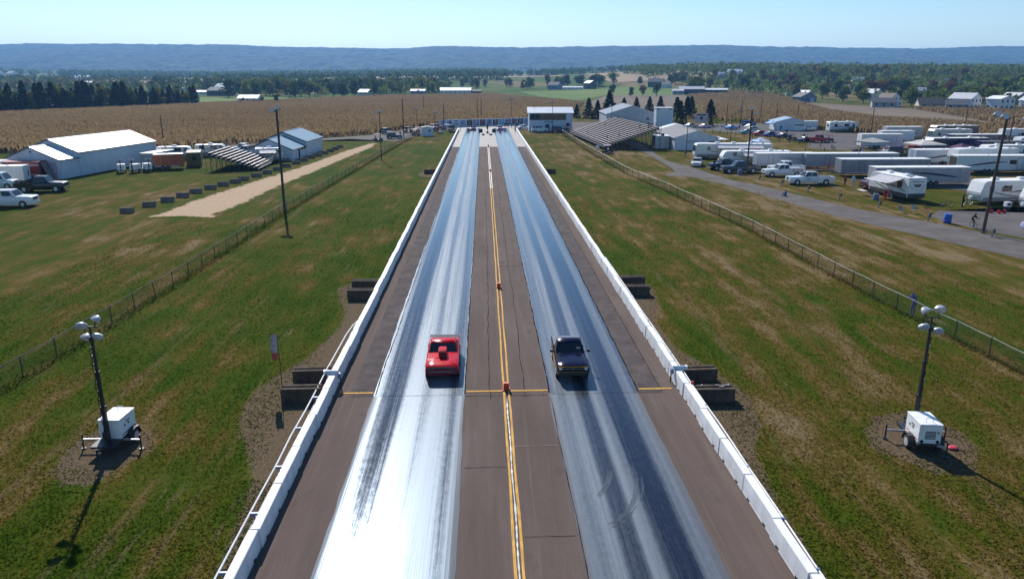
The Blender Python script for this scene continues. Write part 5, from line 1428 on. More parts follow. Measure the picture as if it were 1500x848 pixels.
MB().b2(-1.25, 1.25, -3.0, 3.0, 0.12, 2.55).build('body', ribbed('olive_sheet', (0.13, 0.12, 0.035), 0.6, 0, 0.25), t, False, 0.02)
MB().b2(-1.26, 1.26, -3.02, 3.02, 2.55, 2.62).build('roof', mat('olive_roof', (0.25, 0.23, 0.16), 0.7), t)
MB().b2(-0.2, 0.4, -3.03, -3.0, 1.2, 1.9).build('window', m_glass, t)
for sx in (-1, 1): MB().b2(sx * 0.9 - 0.12, sx * 0.9 + 0.12, -2.9, 2.9, 0.0, 0.12).build('skid', m_blkmetal, t)
camper('travel_trailer', 'white travel trailer with dark awning before the blue roofed building', (-42.0, 147.4, 0), R(-72), 5.2, 2.3, 2.2, awning=1, acs=1)
car('pickup_truck', 'white pickup parked behind the left bleachers, farther one', 'pickup', (-52.6, 166, 0), R(75), P_WHITE, 'pickup', 5.9, 2.0)
car('pickup_truck', 'silver pickup parked behind the left bleachers, nearer one', 'pickup', (-50.4, 160.5, 0), R(80), P_SILVER, 'pickup', 5.9, 2.0)
camper('travel_trailer', 'low white camper behind the grey and orange trailers', (-62, 152, 0), R(-80), 6.5, 2.3, 2.1, acs=1)
camper('travel_trailer', 'white camper with flat roof between olive container and cornfield', (-57, 158, 0), R(-80), 6.0, 2.3, 2.0, acs=1)

# utility vehicles and carts
def cart(name, label, loc, rz, pm, group=None, roof=True, roofm=None):
    t = thing(name, label, 'cart', loc, rz, group)
    MB().loft([low_ring(1.25, 0.48, 0.35, 0.62), low_ring(1.1, 0.58, 0.3, 0.85), low_ring(0.55, 0.60, 0.28, 0.9)]).build('front_cowl', pm, t, True)
    MB().b2(-0.58, 0.58, -1.2, 0.6, 0.3, 0.45).build('floor', m_trim, t)
    MB().b2(-0.58, 0.58, -1.25, -0.35, 0.4, 0.72).build('rear_body', pm, t, False, 0.04)
    MB().b2(-0.52, 0.52, -0.55, -0.1, 0.70, 0.82).build('seat', m_trim, t, False, 0.03)
    MB().b2(-0.52, 0.52, -0.66, -0.56, 0.8, 1.2).build('backrest', m_trim, t, False, 0.03)
    for sx in (-1, 1):
        MB().bar((sx * 0.52, 0.6, 0.85), (sx * 0.5, 0.35, 1.78), 0.045).build('roof_post', m_blkmetal, t)
        MB().bar((sx * 0.52, -0.75, 0.7), (sx * 0.5, -0.7, 1.78), 0.045).build('roof_post', m_blkmetal, t)
        for yy in (0.85, -0.85): wheel(t, (sx * 0.55, yy, 0.26), 0.26, 0.2)
        MB().disc((sx * 0.34, 1.24, 0.58), (0, 1, 0), 0.08, 0.03, 8).build('headlight', m_hl, t)
    if roof: MB().b2(-0.6, 0.6, -0.95, 0.6, 1.78, 1.84).build('canopy', roofm or m_trim, t, False, 0.02)
    MB().tube([(-0.25, 0.5, 0.85), (-0.25, 0.2, 1.05)], 0.02, 5).build('steering_column', m_blkmetal, t)
    MB().disc((-0.25, 0.2, 1.06), (0, -0.5, 1), 0.17, 0.03, 12).build('steering_wheel', m_trim, t)
    return t
cart('utility_cart', 'dark red utility cart by the paddock road near the fence corner', (-27.6, 196, 0), R(-100), P_MAROON)
car('tow_truck', 'grey jeep towing behind the fence corner light pole', 'car', (-24.2, 203.2, 0), R(-80), P_GREY, 'jeep', 4.2, 1.8)
car('parked_jeep', 'black jeep with spare wheel beside the corn by the paddock road', 'car', (-28.2, 219.5, 0), R(-150), P_BLACK, 'jeep', 4.2, 1.8)
cart('utility_cart', 'tan topped utility cart beside the corn behind the fence corner', (-22.6, 226, 0), R(-60), P_MAROON, roofm=P_CREAM)
cart('utility_cart', 'black cart with white canopy left of the small white shed', (-19.3, 213.8, 0), R(-120), P_BLACK, roofm=m_wpipe)
cart('utility_cart', 'pink canopied red cart left behind the small white shed', (-19.6, 222, 0), R(170), P_RED, roofm=mat('pink_canopy', (0.6, 0.4, 0.36), 0.6))
car('parked_jeep', 'red brown jeep behind the small white shed', 'car', (-14.6, 240, 0), R(-90), paint('rust_red', (0.30, 0.05, 0.02)), 'jeep', 4.3, 1.8)
car('rescue_truck', 'small red pickup behind the small white shed', 'pickup', (-16.3, 234, 0), R(-95), P_RED, 'pickup', 4.6, 1.8)
cart('utility_cart', 'white topped cart by the left end of the sponsor boards', (-11.4, 236, 0), R(-90), P_BLACK, roofm=m_wpipe)
cart('utility_cart', 'pale cart parked right of the small white shed', (-12.7, 222, 0), R(180), P_SILVER, roof=False)
car('push_truck', 'dark pickup waiting left of the launch pad', 'pickup', (-9.8, 229, 0), R(185), P_BLACK, 'pickup', 5.0, 1.85)

# staged cars on the line
car('staged_car', 'dark purple drag car staged in the left lane', 'car', (-3.45, 235.2, 0.03), R(180), P_PURP, 'coupe', 4.6, 1.86)
car('staged_car', 'white and magenta drag car staged in the right lane', 'car', (4.95, 235.2, 0.03), R(180), paint('magenta', (0.35, 0.08, 0.30)), 'coupe', 4.6, 1.86, roofm=P_WHITE)
car('parked_suv', 'white SUV parked beneath the timing tower', 'SUV', (16.9, 226.6, 0), R(-88), P_WHITE, 'suv', 5.0, 1.95)
car('parked_car', 'white sedan left of the timing tower door', 'car', (13.0, 240, 0), R(-80), P_WHITE, 'sedan', 4.6, 1.85)
car('parked_car', 'grey hatchback below the tower window wall', 'car', (22.5, 224.2, 0), R(-92), P_GREY, 'suv', 4.3, 1.8)
cart('utility_cart', 'blue cart in front of the timing tower right corner', (25.0, 221.5, 0), R(150), P_NAVY)
cart('golf_cart', 'dark golf cart with pale roof at the grandstand front corner', (26.8, 160.3, 0), R(-60), P_BLACK, roofm=mat('cart_roof_pale', (0.55, 0.56, 0.6), 0.5))

for o_ in list(bpy.data.objects):
    if o_.parent is None and o_.get('label', '').startswith(('white four-door', 'black pickup with chrome', 'white van nosing')): o_.scale = (1.08, 1.04, 1.12)
# ---- right hand pits
car('parked_sedan', 'white sedan parked in front of the big white motorhome', 'car', (39.7, 137.0, 0), R(160), P_WHITE, 'sedan', 4.7, 1.85)
car('pickup_truck', 'black pickup nosed to the access road beside the white sedan', 'pickup', (42.9, 130.6, 0), R(98), P_BLACK, 'pickup', 6.0, 2.0)
car('pickup_truck', 'charcoal pickup parked beside the light pole with blue drum', 'pickup', (44.2, 126.4, 0), R(91), P_GREY, 'pickup', 6.6, 2.02)
car('pickup_truck', 'white service pickup with tool boxes, left one of the two white pickups', 'pickup', (49.7, 121.4, 0), R(92), P_WHITE, 'pickup', 6.6, 2.02, bedbox=True)
car('pickup_truck', 'pale blue hood of a pickup behind the white service pickup', 'pickup', (52.2, 126.2, 0), R(92), P_WHITE, 'pickup', 6.0, 2.0)
o = car('pickup_truck', 'white crew pickup with ladder rack, right one of the two white pickups', 'pickup', (50.1, 111.7, 0), R(90), P_WHITE, 'pickup', 7.0, 2.05, rack=True)
marks(o, (2, 6), (1.04, 0.6, 0.95), (0, 0, R(90)), 0.16, m_ink, seed=3)
marks(o, (2, 6), (-1.04, 0.6, 0.95), (0, 0, R(-90)), 0.16, m_ink, seed=3)
car('pickup_truck', 'dark red pickup behind the awning camper', 'pickup', (58.6, 106.0, 0), R(92), P_MAROON, 'pickup', 6.2, 2.0)
camper('motorhome', 'big white motorhome with long roof beside the white building', (50.5, 150.0, 0), R(85), 15.5, 2.5, 2.55, motor=True, awning=-1, acs=3, slide=-1)
camper('travel_trailer', 'white travel trailer with dark awning behind the charcoal pickup', (51.5, 139.6, 0), R(88), 13.0, 2.4, 2.05, awning=-1, acs=2)
box_trailer('box_trailer', 'silver enclosed trailer behind the light pole and charcoal pickup', (54.6, 133.2, 0), R(90), 10.8, 2.5, 2.15, mat('trailer_silver', (0.42, 0.45, 0.52), 0.35, 0.3, 0.05), m_croof)
box_trailer('box_trailer', 'dark grey enclosed trailer behind the two white pickups', (66.0, 132.0, 0), R(90), 17.0, 2.5, 2.2, m_tbody, m_croof)
box_trailer('box_trailer', 'charcoal trailer with white frame behind the ladder rack pickup', (66.5, 121.5, 0), R(90), 15.0, 2.5, 2.3, mat('trailer_charcoal', (0.20, 0.21, 0.24), 0.4), m_croof, rear_open=True)
box_trailer('box_trailer', 'long lead grey trailer behind the awning camper', (66.4, 110.6, 0), R(90), 14.6, 2.5, 2.2, mat('trailer_lead', (0.33, 0.34, 0.38), 0.4), m_croof)
# awning camper with lettered rear wall
t = camper('travel_trailer', 'white camper with lettered rear wall and grey awning by the access road', (56.6, 99.1, 0), R(6), 8.6, 2.6, 2.55, awning=-1, acs=2, rear='plain', lower=mat('band_dark', (0.05, 0.05, 0.06), 0.5), z0=0.5)
MB().b2(-1.26, 1.26, -4.325, -4.305, 0.52, 1.05).build('rear_band', mat('band_dark', (0.05, 0.05, 0.06), 0.5), t)
text_on(t, 'Passport Lite', (0, -4.312, 2.62), (R(90), 0, 0), 0.30, m_ink)
mb = MB(); mb.add([(0.55 * math.cos(a), -4.312, 2.22 + (0.05 if math.sin(a) > 0 else 0.33) * math.sin(a)) for a in np.linspace(0, 2 * math.pi, 24, endpoint=False)], [tuple(range(24))]); bd = mb.build('badge', m_ink, t)
marks(bd, (8,), (0, -4.32, 2.14), (0, 0, 0), 0.10, mat('badge_text', (0.5, 0.5, 0.55), 0.5))
for sx in (-1, 1):
    pts = [(sx * (1.28 - 0.75 * i / 7), -4.316, 2.35 - 0.75 * math.sin(i / 7 * 1.4)) for i in range(8)]
    o = MB(); o.v = [(x, y, z + 0.03) for x, y, z in pts] + [(x, y, z - 0.03) for x, y, z in pts]; o.f = [(i, i + 1, i + 9, i + 8) for i in range(7)]; o.mi = [0] * 7
    o.build('rear_swoosh', m_swirl, t)
t = camper('travel_trailer', 'white camper with dark window front and bike rack by the pit lot', (67.8, 93.2, 0), R(96), 9.0, 2.5, 2.55, awning=1, acs=2, z0=0.5)
camper('travel_trailer', 'white travel trailer cut by the right edge of the view', (70.6, 87.6, 0), R(94), 8.4, 2.5, 2.5, acs=2, z0=0.5)
camper('travel_trailer', 'white roofed camper behind the two campers at the right edge', (80.5, 96.5, 0), R(92), 10.5, 2.5, 2.55, acs=2)
camper('fifth_wheel', 'white fifth wheel camper behind the open white race trailer', (90.5, 131.8, 0), R(97), 12.5, 2.5, 2.9, fifth=True, acs=2, z0=0.6)
box_trailer('race_trailer', 'pale blue long race trailer left of the fifth wheel', (87.5, 137.2, 0), R(-86), 14.5, 2.5, 2.35, mat('trailer_pale_blue', (0.50, 0.57, 0.62), 0.35, 0, 0.04), m_croof, vnose=True)
t = box_trailer('race_trailer', 'white race trailer with open ramp door and black window', (87.8, 124.8, 0), R(-92), 14.0, 2.5, 2.45, mat('trailer_ice', (0.60, 0.66, 0.70), 0.35, 0, 0.04), m_croof, rear_open=True)
MB().b2(1.24, 1.27, 2.0, 3.2, 1.6, 2.3).build('side_window', m_glass, t)
box_trailer('race_trailer', 'blue grey race trailer at the right edge beside the tractor', (99.5, 121.5, 0), R(-92), 10.5, 2.5, 2.5, mat('trailer_bluegrey', (0.34, 0.40, 0.46), 0.4), m_croof)
car('parked_suv', 'maroon SUV beside the folding shelter in the pits', 'SUV', (85.6, 154.2, 0), R(95), P_MAROON, 'suv', 5.2, 1.95)
box_trailer('box_trailer', 'tall white box trailer beside the folding shelter', (92.5, 171.5, 0), R(-95), 9.5, 2.5, 2.7, m_cwall, m_croof)
camper('motorhome', 'dark blue motorhome with white roof in the middle pit row', (104.0, 160.8, 0), R(93), 13.5, 2.5, 2.7, motor=True, wall=P_NAVY, lower=P_BLACK, decals=False, acs=2)
camper('fifth_wheel', 'white fifth wheel camper with navy side in the middle pit row', (123.5, 160.5, 0), R(93), 13.0, 2.5, 2.8, fifth=True, acs=2)
box_trailer('race_trailer', 'black roofed navy trailer between the dark motorhome and white camper', (112, 155.5, 0), R(-92), 13.0, 2.5, 2.3, P_NAVY, mat('dark_roof', (0.10, 0.10, 0.12), 0.5))
camper('motorhome', 'black and brown motorhome with white roof before the corn', (127.4, 199.0, 0), R(93), 12.5, 2.55, 3.0, motor=True, wall=mat('coach_brown', (0.06, 0.045, 0.05), 0.3, 0, 0.1), lower=P_BLACK, decals=True, acs=3)
box_trailer('box_trailer', 'grey stacker trailer left of the black motorhome by the corn', (113.5, 199.5, 0), R(91), 10.0, 2.5, 2.6, mat('trailer_stone', (0.40, 0.40, 0.42), 0.4), m_croof)
box_trailer('race_trailer', 'navy trailer with white roof behind the dark motorhome', (117, 174, 0), R(91), 13.5, 2.5, 2.4, P_NAVY, m_croof)
camper('motorhome', 'pale teal motorhome at the right edge behind the leaning poles', (136, 170, 0), R(93), 12.0, 2.5, 2.8, motor=True, acs=2, wall=mat('coach_teal', (0.50, 0.58, 0.58), 0.4))
camper('motorhome', 'green and cream motorhome parked before the corn beside the small garage', (109.0, 225.0, 0), R(-87), 9.0, 2.5, 2.6, motor=True, lower=mat('moss_green', (0.16, 0.22, 0.14), 0.5), acs=2)
box_trailer('box_trailer', 'pale blue trailer between small garage and green motorhome', (102.8, 235.0, 0), R(-88), 5.6, 2.4, 2.2, mat('trailer_sky', (0.50, 0.58, 0.66), 0.4), m_croof)
car('parked_car', 'white car right of the small garage', 'car', (101.2, 230.8, 0), R(-80), P_WHITE, 'sedan', 4.5, 1.8)
car('parked_car', 'white nose of a car at the right edge of the pit lot', 'car', (60.1, 75.4, 0), R(95), paint('white_violet', (0.55, 0.54, 0.78)), 'coupe', 4.6, 1.85)
# staging lane line-up
lane = [(72.5, 244, P_PINK, 'coupe', 'pale pink drag car at the head of the staging queue below the scoreboard'), (79.0, 237.0, P_LBLUE, 'coupe', 'light blue drag car in the staging queue'), (83.0, 229.0, P_CREAM, 'sedan', 'cream car in the staging queue behind the light blue one'),
        (77.5, 217.5, P_TEAL, 'coupe', 'teal drag car in the staging queue by the bollards'), (79.0, 211.0, P_RED, 'sedan', 'small red car in the staging queue behind the teal one'), (80.3, 206.5, P_BLUE, 'sedan', 'blue sedan in the staging queue beside the bollards'), (81.8, 201.5, P_NAVY, 'coupe', 'dark navy drag car in the staging queue'),
        (82.3, 188.3, P_NAVY, 'coupe', 'dark blue drag car near the end of the staging queue'), (85.0, 187.0, P_RED, 'pickup', 'red pickup last in the staging queue'), (89.8, 252.0, P_BLUE, 'suv', 'blue car parked at the corn edge behind the staging queue'), (68.6, 246.5, P_SILVER, 'sedan', 'silver car beside the conifers by the scoreboard'), (86.5, 240.5, P_WHITE, 'sedan', 'white car in the staging lanes before the corn')]
for x, y, pm, kd, l in lane:
    car('queued_car', l, 'car', (x, y, 0.014), R(-75 + random.uniform(-12, 12)), pm, kd, 4.5 if kd != 'pickup' else 4.9, 1.8)
cart('utility_cart', 'black utility vehicle in the staging queue', (80.5, 192.8, 0.014), R(-80), P_BLACK)
cart('utility_cart', 'dark red utility vehicle in the staging queue behind the black one', (83.0, 191.0, 0.014), R(-75), P_MAROON)
cart('utility_cart', 'lone black utility vehicle crossing the pit lane', (88.2, 188.0, 0.014), R(-60), P_BLACK)
cart('golf_cart', 'golf cart with pale roof beside the white race trailer', (92.6, 121.9, 0.01), R(-90), P_TAN, roofm=P_CREAM)
cart('utility_cart', 'black cart parked by the maroon SUV', (80.6, 157.5, 0.01), R(30), P_BLACK, roof=False)
# open engine race car and bits behind the lead grey trailer
car('race_car', 'dark blue race car with raised hood behind the lead grey trailer', 'car', (79.0, 130.5, 0.015), R(95), P_NAVY, 'coupe', 4.5, 1.8)
car('race_car', 'pale race car among gear behind the grey trailer', 'car', (75.2, 141.5, 0.01), R(60), P_SILVER, 'coupe', 4.4, 1.8)
cart('quad_bike', 'dark quad bike among gear near the race cars', (77.6, 145.5, 0.01), R(140), P_BLACK, roof=False)
cart('quad_bike', 'orange quad bike near the maroon SUV', (73.5, 143.6, 0.01), R(80), P_ORANGE, roof=False)

# folding shelters
def canopy(label, loc, rz, a, h, mA, mB, name='pop_up_canopy'):
    t = thing(name, label, 'canopy', loc, rz)
    apex = (0, 0, h + 0.85)
    c4 = [(-a, -a, h), (a, -a, h), (a, a, h), (-a, a, h)]
    for i in range(4):
        p, q = c4[i], c4[(i + 1) % 4]
        mb = MB(); mb.add([p, q, apex, (p[0], p[1], h - 0.22), (q[0], q[1], h - 0.22)], [(0, 1, 2), (3, 4, 1, 0)]); mb.build('canopy_panel', mA if i % 2 else mB, t)
        MB().tube([(p[0] * 0.97, p[1] * 0.97, 0), (p[0] * 0.97, p[1] * 0.97, h)], 0.025, 5).build('leg', m_steel, t)
    return t
canopy('blue and white pop-up canopy on grass behind the silver trailer', (63.2, 168.5, 0), R(12), 1.7, 1.9, mat('canopy_blue', (0.04, 0.22, 0.60), 0.6), m_wpipe)
canopy('blue and white canopy at the small garage door', (91.0, 233.5, 0), R(5), 2.0, 2.2, mat('canopy_blue', (0.04, 0.22, 0.60), 0.6), mat('canopy_pale', (0.45, 0.6, 0.75), 0.6))
canopy('grey canvas shelter beside the tall white box trailer', (86.4, 163.5, 0), R(20), 2.6, 2.2, mat('canvas_grey', (0.22, 0.22, 0.22), 0.8), mat('canvas_pale', (0.45, 0.43, 0.40), 0.8))
canopy('pale canvas awning shelter before the navy motorhome', (94.0, 156.0, 0), R(5), 3.0, 2.3, mat('canvas_pale', (0.45, 0.43, 0.40), 0.8), mat('canvas_cream', (0.5, 0.48, 0.44), 0.8))
# blue drums and bins
def drum(label, loc, m, r=0.30, h=0.9):
    t = thing('plastic_drum', label, 'drum', loc, 0, 'plastic drums in the pits')
    zs = [(0, 0.93), (0.04, 1.0), (0.28, 1.0), (0.31, 1.05), (0.34, 1.0), (0.62, 1.0), (0.65, 1.05), (0.68, 1.0), (0.96, 1.0), (1.0, 0.93)]
    MB().loft([[(r * k * math.cos(a), r * k * math.sin(a), z * h) for a in np.linspace(0, 2 * math.pi, 14, endpoint=False)] for z, k in zs]).build('shell', m, t, True)
    MB().disc((0, 0, h - 0.02), (0, 0, 1), r * 0.85, 0.05, 14).build('lid', m, t)
m_drum = mat('drum_blue', (0.015, 0.09, 0.42), 0.45, 0, 0.1, 3.0)
drum('slate blue drum before the charcoal pickup', (43.0, 122.9, 0), mat('drum_slate', (0.10, 0.16, 0.30), 0.5), 0.36, 0.95)
drum('bright blue drum on the grass beside the cyclist', (52.1, 79.9, 0), m_drum, 0.42, 1.05)
drum('small blue bin near the maroon SUV', (81.5, 153.0, 0), m_drum, 0.35, 0.9)
drum('black drum beside the open white race trailer', (86.5, 122.0, 0), m_dark, 0.40, 0.9)
drum('blue bin at the back corner of the awning camper', (52.4, 96.2, 0), mat('drum_slate', (0.10, 0.16, 0.30), 0.5), 0.36, 0.85)

camper('travel_trailer', 'white camper behind the fifth wheel camper in the middle pits', (103.5, 144.0, 0), R(93), 10.5, 2.5, 2.6, acs=2, awning=1)
camper('motorhome', 'cream motorhome left of the black motorhome before the corn', (119.0, 187.5, 0), R(92), 10.5, 2.5, 2.8, motor=True, acs=2, wall=mat('coach_cream', (0.60, 0.56, 0.48), 0.4))
camper('fifth_wheel', 'white fifth wheel camper at the right edge before the corn', (138.0, 187.0, 0), R(92), 12.0, 2.5, 2.8, fifth=True, acs=2)
box_trailer('box_trailer', 'white enclosed trailer behind the tall box trailer', (104.5, 186.5, 0), R(91), 8.5, 2.5, 2.4)
car('pickup_truck', 'silver pickup beside the cream motorhome in the pits', 'pickup', (108.5, 178.5, 0.01), R(95), P_SILVER, 'pickup', 6.0, 2.0)
car('pickup_truck', 'black pickup in front of the pale blue race trailer', 'pickup', (84.2, 143.8, 0.01), R(-80), P_BLACK, 'pickup', 6.0, 2.0)
car('pickup_truck', 'red pickup hitched near the white box trailer row', 'pickup', (99.4, 165.5, 0.01), R(95), P_RED, 'pickup', 6.0, 2.0)
canopy('black pop-up canopy beside the dark blue race car', (76.0, 137.2, 0), R(8), 1.8, 2.1, m_trim, m_trim)
canopy('red pop-up canopy between the pit trailers', (98.0, 149.5, 0), R(8), 1.7, 2.1, P_MAROON, P_MAROON)
# ------------------------------------------------------------------ sheds and buildings
W_SIDING = ribbed('white_siding', (0.60, 0.66, 0.74), 0.5, 0, 0.45)
R_WHITE = ribbed('white_roof_sheet', (0.78, 0.79, 0.80), 0.35, 0.1, 0.5)
R_BLUE = ribbed('blue_roof_sheet', (0.04, 0.19, 0.32), 0.8, 0, 0.5)
R_GREY = ribbed('grey_roof_sheet', (0.20, 0.205, 0.22), 0.9, 0, 0.5)
m_bluetrim = mat('navy_trim', (0.02, 0.03, 0.10), 0.5)
m_wtrim = mat('white_trim', (0.70, 0.71, 0.73), 0.5)
def gable_shed(name, label, loc, rz, secs, wall, roof, trim, doors=(), windows=(), over=0.25, cat='shed'):
    """secs: list of (x0, x1, y0, y1, eave, apex) gabled volumes with ridge along y"""
    t = thing(name, label, cat, loc, rz)
    for x0, x1, y0, y1, ev, ap in secs:
        xm = (x0 + x1) / 2
        MB().prism([(x0, 0), (x1, 0), (x1, ev), (xm, ap), (x0, ev)], y0, y1, 'y').build('wall', wall, t)
        sl = (ap - ev) / (xm - x0)
        for s_, xe in ((-1, x0), (1, x1)):
            xo = xe + s_ * over; zo = ev - sl * over
            mb = MB(); mb.prism([(xm, ap + 0.03), (xo, zo + 0.03), (xo, zo + 0.11), (xm, ap + 0.11)], y0 - over, y1 + over, 'y')
            rf = mb.build('roof', roof, t)
            MB().prism([(xm, ap + 0.115), (xo, zo + 0.115), (xo, zo - 0.10), (xm, ap - 0.10)], y0 - over - 0.03, y0 - over, 'y').build('barge_board', trim, rf)
            MB().b2(min(xo, xo + s_ * 0.05), max(xo, xo + s_ * 0.05), y0 - over, y1 + over, zo - 0.05, zo + 0.10).build('gutter', trim, rf)
        MB().b2(xm - 0.14, xm + 0.14, y0 - over, y1 + over, ap + 0.085, ap + 0.14).build('ridge_cap', roof, t)
        for xe in (x0, x1):
            for ye in (y0, y1):
                MB().b2(xe - 0.06, xe + 0.06, ye - 0.06, ye + 0.06, 0, ev - 0.12).build('corner_trim', wall, t)
    for (x0, x1, y0, y1, z0, z1, m) in doors:
        d = MB().b2(x0, x1, y0, y1, z0, z1).build('door', m, t)
    for (x0, x1, y0, y1, z0, z1) in windows:
        f = MB().b2(x0 - 0.06, x1 + 0.06, y0 - 0.01, y1 + 0.01, z0 - 0.06, z1 + 0.06).build('window', m_wtrim, t)
        MB().b2(x0 - (0.02 if x1 - x0 < 0.2 else 0), x1 + (0.02 if x1 - x0 < 0.2 else 0), y0 - 0.03, y1 + 0.03, z0, z1).build('pane', m_glass, f)
    return t
rz_l = math.atan2(7.4, 29)      # long side leans towards the track going away
gable_shed('machine_shed', 'long white metal shed in two stepped sections at the left edge', (-68.3, 122.0, 0), R(-8),
           [(-9.6, 0, 0, 4.6, 3.1, 5.1), (-9.9, 0.12, 4.62, 27, 3.9, 5.9)], W_SIDING, R_WHITE, m_bluetrim, doors=[(-3.6, -0.6, -0.03, 0.0, 0, 2.7, mat('lilac_door', (0.42, 0.36, 0.46), 0.5))])
MB().b2(-5.0, -4.6, -0.02, 0, 4.2, 4.4).build('vent', m_dark, bpy.data.objects['machine_shed'])
gable_shed('blue_roof_building', 'white building with blue roof in two sections beside the dirt strip', (-38.0, 149.0, 0), R(-3),
           [(-9.0, 0, 0, 9.2, 2.15, 4.1), (-9.2, 0.15, 9.25, 22, 3.0, 4.9)], W_SIDING, R_BLUE, m_bluetrim, doors=[(-0.02, 0.03, 4.2, 5.2, 0, 2.0, m_dark)], windows=[(-0.02, 0.16, 12.0 - 1.2, 12.6 - 1.2, 1.4, 1.9)])
for k in range(3):
    MB().b2(0.0, 0.2, 5.9 + k * 1.1, 6.5 + k * 1.1, 1.65, 2.0).build('wall_lamp', m_dark, bpy.data.objects['blue_roof_building'])
t = gable_shed('timing_shed', 'small white hut at the end of the left fence', (-16.0, 213.6, 0), R(2), [(-1.55, 1.55, -1.2, 1.2, 2.35, 2.6)], W_SIDING, mat('flat_roof_grey', (0.30, 0.30, 0.32), 0.7), m_wtrim, windows=[(0.35, 0.95, -1.22, -1.2, 1.2, 1.8)])

# lettered white building behind the white motorhome
t = gable_shed('concession_building', 'low white building with grey roof and lettered gable beside the grandstand', (43.2, 167.8, 0), R(-2),
               [(0, 9.8, 0, 23, 2.8, 4.3)], W_SIDING, R_GREY, m_wtrim, doors=[(7.7, 9.4, -0.03, 0, 0.9, 2.0, m_dark), (-0.03, 0.0, 1.5, 2.5, 0, 2.1, m_wtrim)])
marks(t, (3, 5, 4, 2), (3.9, -0.02, 2.05), (0, 0, 0), 0.30, m_ink, seed=4)
marks(t, (4, 6), (3.4, -0.02, 1.68), (0, 0, 0), 0.15, m_ink, seed=5)
marks(t, (5,), (6.5, -0.02, 2.15), (0, 0, 0), 0.18, m_ink, seed=6)
MB().b2(-3.6, -0.3, 4.2, 9.0, 0, 2.75).build('side_annex', mat('annex_grey', (0.45, 0.47, 0.50), 0.5), t, False, 0.02)
MB().b2(-3.75, -0.15, 4.05, 9.1, 2.75, 2.87).build('annex_roof', m_wtrim, t)
MB().b2(-2.2, -1.5, 4.6, 5.3, 2.87, 3.35).build('roof_fan', m_dark, t)
mb = MB(); mb.b2(9.85, 12.4, 1.0, 10.0, 2.2, 2.32); mb.build('porch_roof', m_wtrim, t)
for y in (1.3, 5.5, 9.6): MB().b2(12.1, 12.25, y, y + 0.15, 0, 2.2).build('porch_post', m_dark, t)
t = gable_shed('pole_barn', 'wide pale metal barn behind the grandstand', (51.8, 262, 0), R(-3), [(-8.8, 8.8, 0, 26, 3.7, 6.5)], ribbed('barn_siding', (0.42, 0.47, 0.52), 0.5, 0, 0.6), ribbed('barn_roof', (0.20, 0.25, 0.31), 0.9, 0.0, 0.6), m_wtrim, windows=[(5.0, 6.2, -0.02, 0, 1.6, 2.5)], cat='barn')
# square white tower
t = thing('control_box_tower', 'square white two storey box with flat roof behind the low white building', 'building', (60.4, 250, 0), R(-4))
MB().b2(-2.8, 2.8, 0, 5.0, 0, 6.1).build('wall', W_SIDING, t)
MB().b2(-3.0, 3.0, -0.2, 5.2, 6.1, 6.3).build('roof', m_wtrim, t)
for x in (-2.2, 1.9): MB().box((x, -0.25, 5.8), (0.4, 0.3, 0.35)).build('floodlight', m_dark, t)
MB().b2(-2.83, -2.8, 1.2, 2.2, 0, 2.1).build('door', m_wtrim, t)
gable_shed('low_annex', 'low pale lean-to building between the barn and the square box', (52.5, 196, 0), R(-3), [(-4.5, 4.5, 0, 12, 2.4, 3.6)], W_SIDING, ribbed('pale_blue_roof', (0.36, 0.42, 0.48), 0.4, 0, 0.5), m_wtrim)
# small garage in the pits
t = gable_shed('small_garage', 'small pale garage with blue roof and paned door in the pits', (95.2, 230.5, 0), R(-8), [(-4.2, 5.0, 0, 9, 2.7, 3.9)], W_SIDING, ribbed('steel_blue_roof', (0.20, 0.30, 0.40), 0.4, 0, 0.4), m_wtrim)
d = MB().b2(1.2, 4.2, -0.04, 0, 0, 2.3).build('garage_door', m_wtrim, t)
for i in range(4):
    MB().b2(1.35 + i * 0.72, 1.9 + i * 0.72, -0.06, -0.03, 1.5, 1.95).build('pane', m_glass, d)

# ------------------------------------------------------------------ timing tower
t = thing('timing_tower', 'white two storey timing tower with long glass front and white roof at the start line', 'building', (13.8, 229.2, 0), R(-1.5))
MB().b2(0, 11.6, 0, 9.6, 0, 5.5).build('wall', W_SIDING, t)
for i in range(7):
    f = MB().b2(0.25 + i * 1.58, 0.25 + i * 1.58 + 1.54, -0.06, 0, 3.45, 5.35).build('window', m_trim, t)
    MB().b2(0.31 + i * 1.58, 0.25 + i * 1.58 + 1.48, -0.085, -0.05, 3.51, 5.29).build('pane', mat('tower_glass_reflection', (0.15, 0.105, 0.05), 0.1, 0, 0.25, 0.5, 0.3) if i > 1 else mat('tower_glass_dark', (0.03, 0.03, 0.035), 0.1, 0, 0.1, 0.3, 0.3), f)  # brown base colour paints the field's reflection into the right-hand panes
MB().prism([(-0.4, 5.45), (4.8, 7.0), (10.0, 5.45), (10.0, 5.60), (4.8, 7.15), (-0.4, 5.60)], -0.5, 13.6, 'x').build('roof', R_WHITE, t)
MB().prism([(0, 5.5), (9.6, 5.5), (4.8, 6.95)], 0.01, 13.2, 'x').build('gable', W_SIDING, t)
MB().b2(11.61, 13.2, 0.0, 9.6, 0, 5.5).build('stair_wing', W_SIDING, t)
MB().b2(13.2, 13.23, 2.0, 2.9, 3.0, 5.0).build('door', m_wtrim, t); MB().b2(13.2, 13.23, 2.0, 2.9, 0.1, 2.1).build('door', m_wtrim, t)
MB().b2(5.0, 6.2, -0.03, 0, 0, 2.2).build('door', m_ink, t); MB().b2(7.0, 8.6, -0.03, 0, 0.9, 1.9).build('ground_window', mat('teal_glass', (0.12, 0.25, 0.28), 0.1), t)
MB().b2(4.6, 7.4, -0.04, 0, 2.7, 3.05).build('name_board', mat('board_blue', (0.10, 0.14, 0.22), 0.5), t)
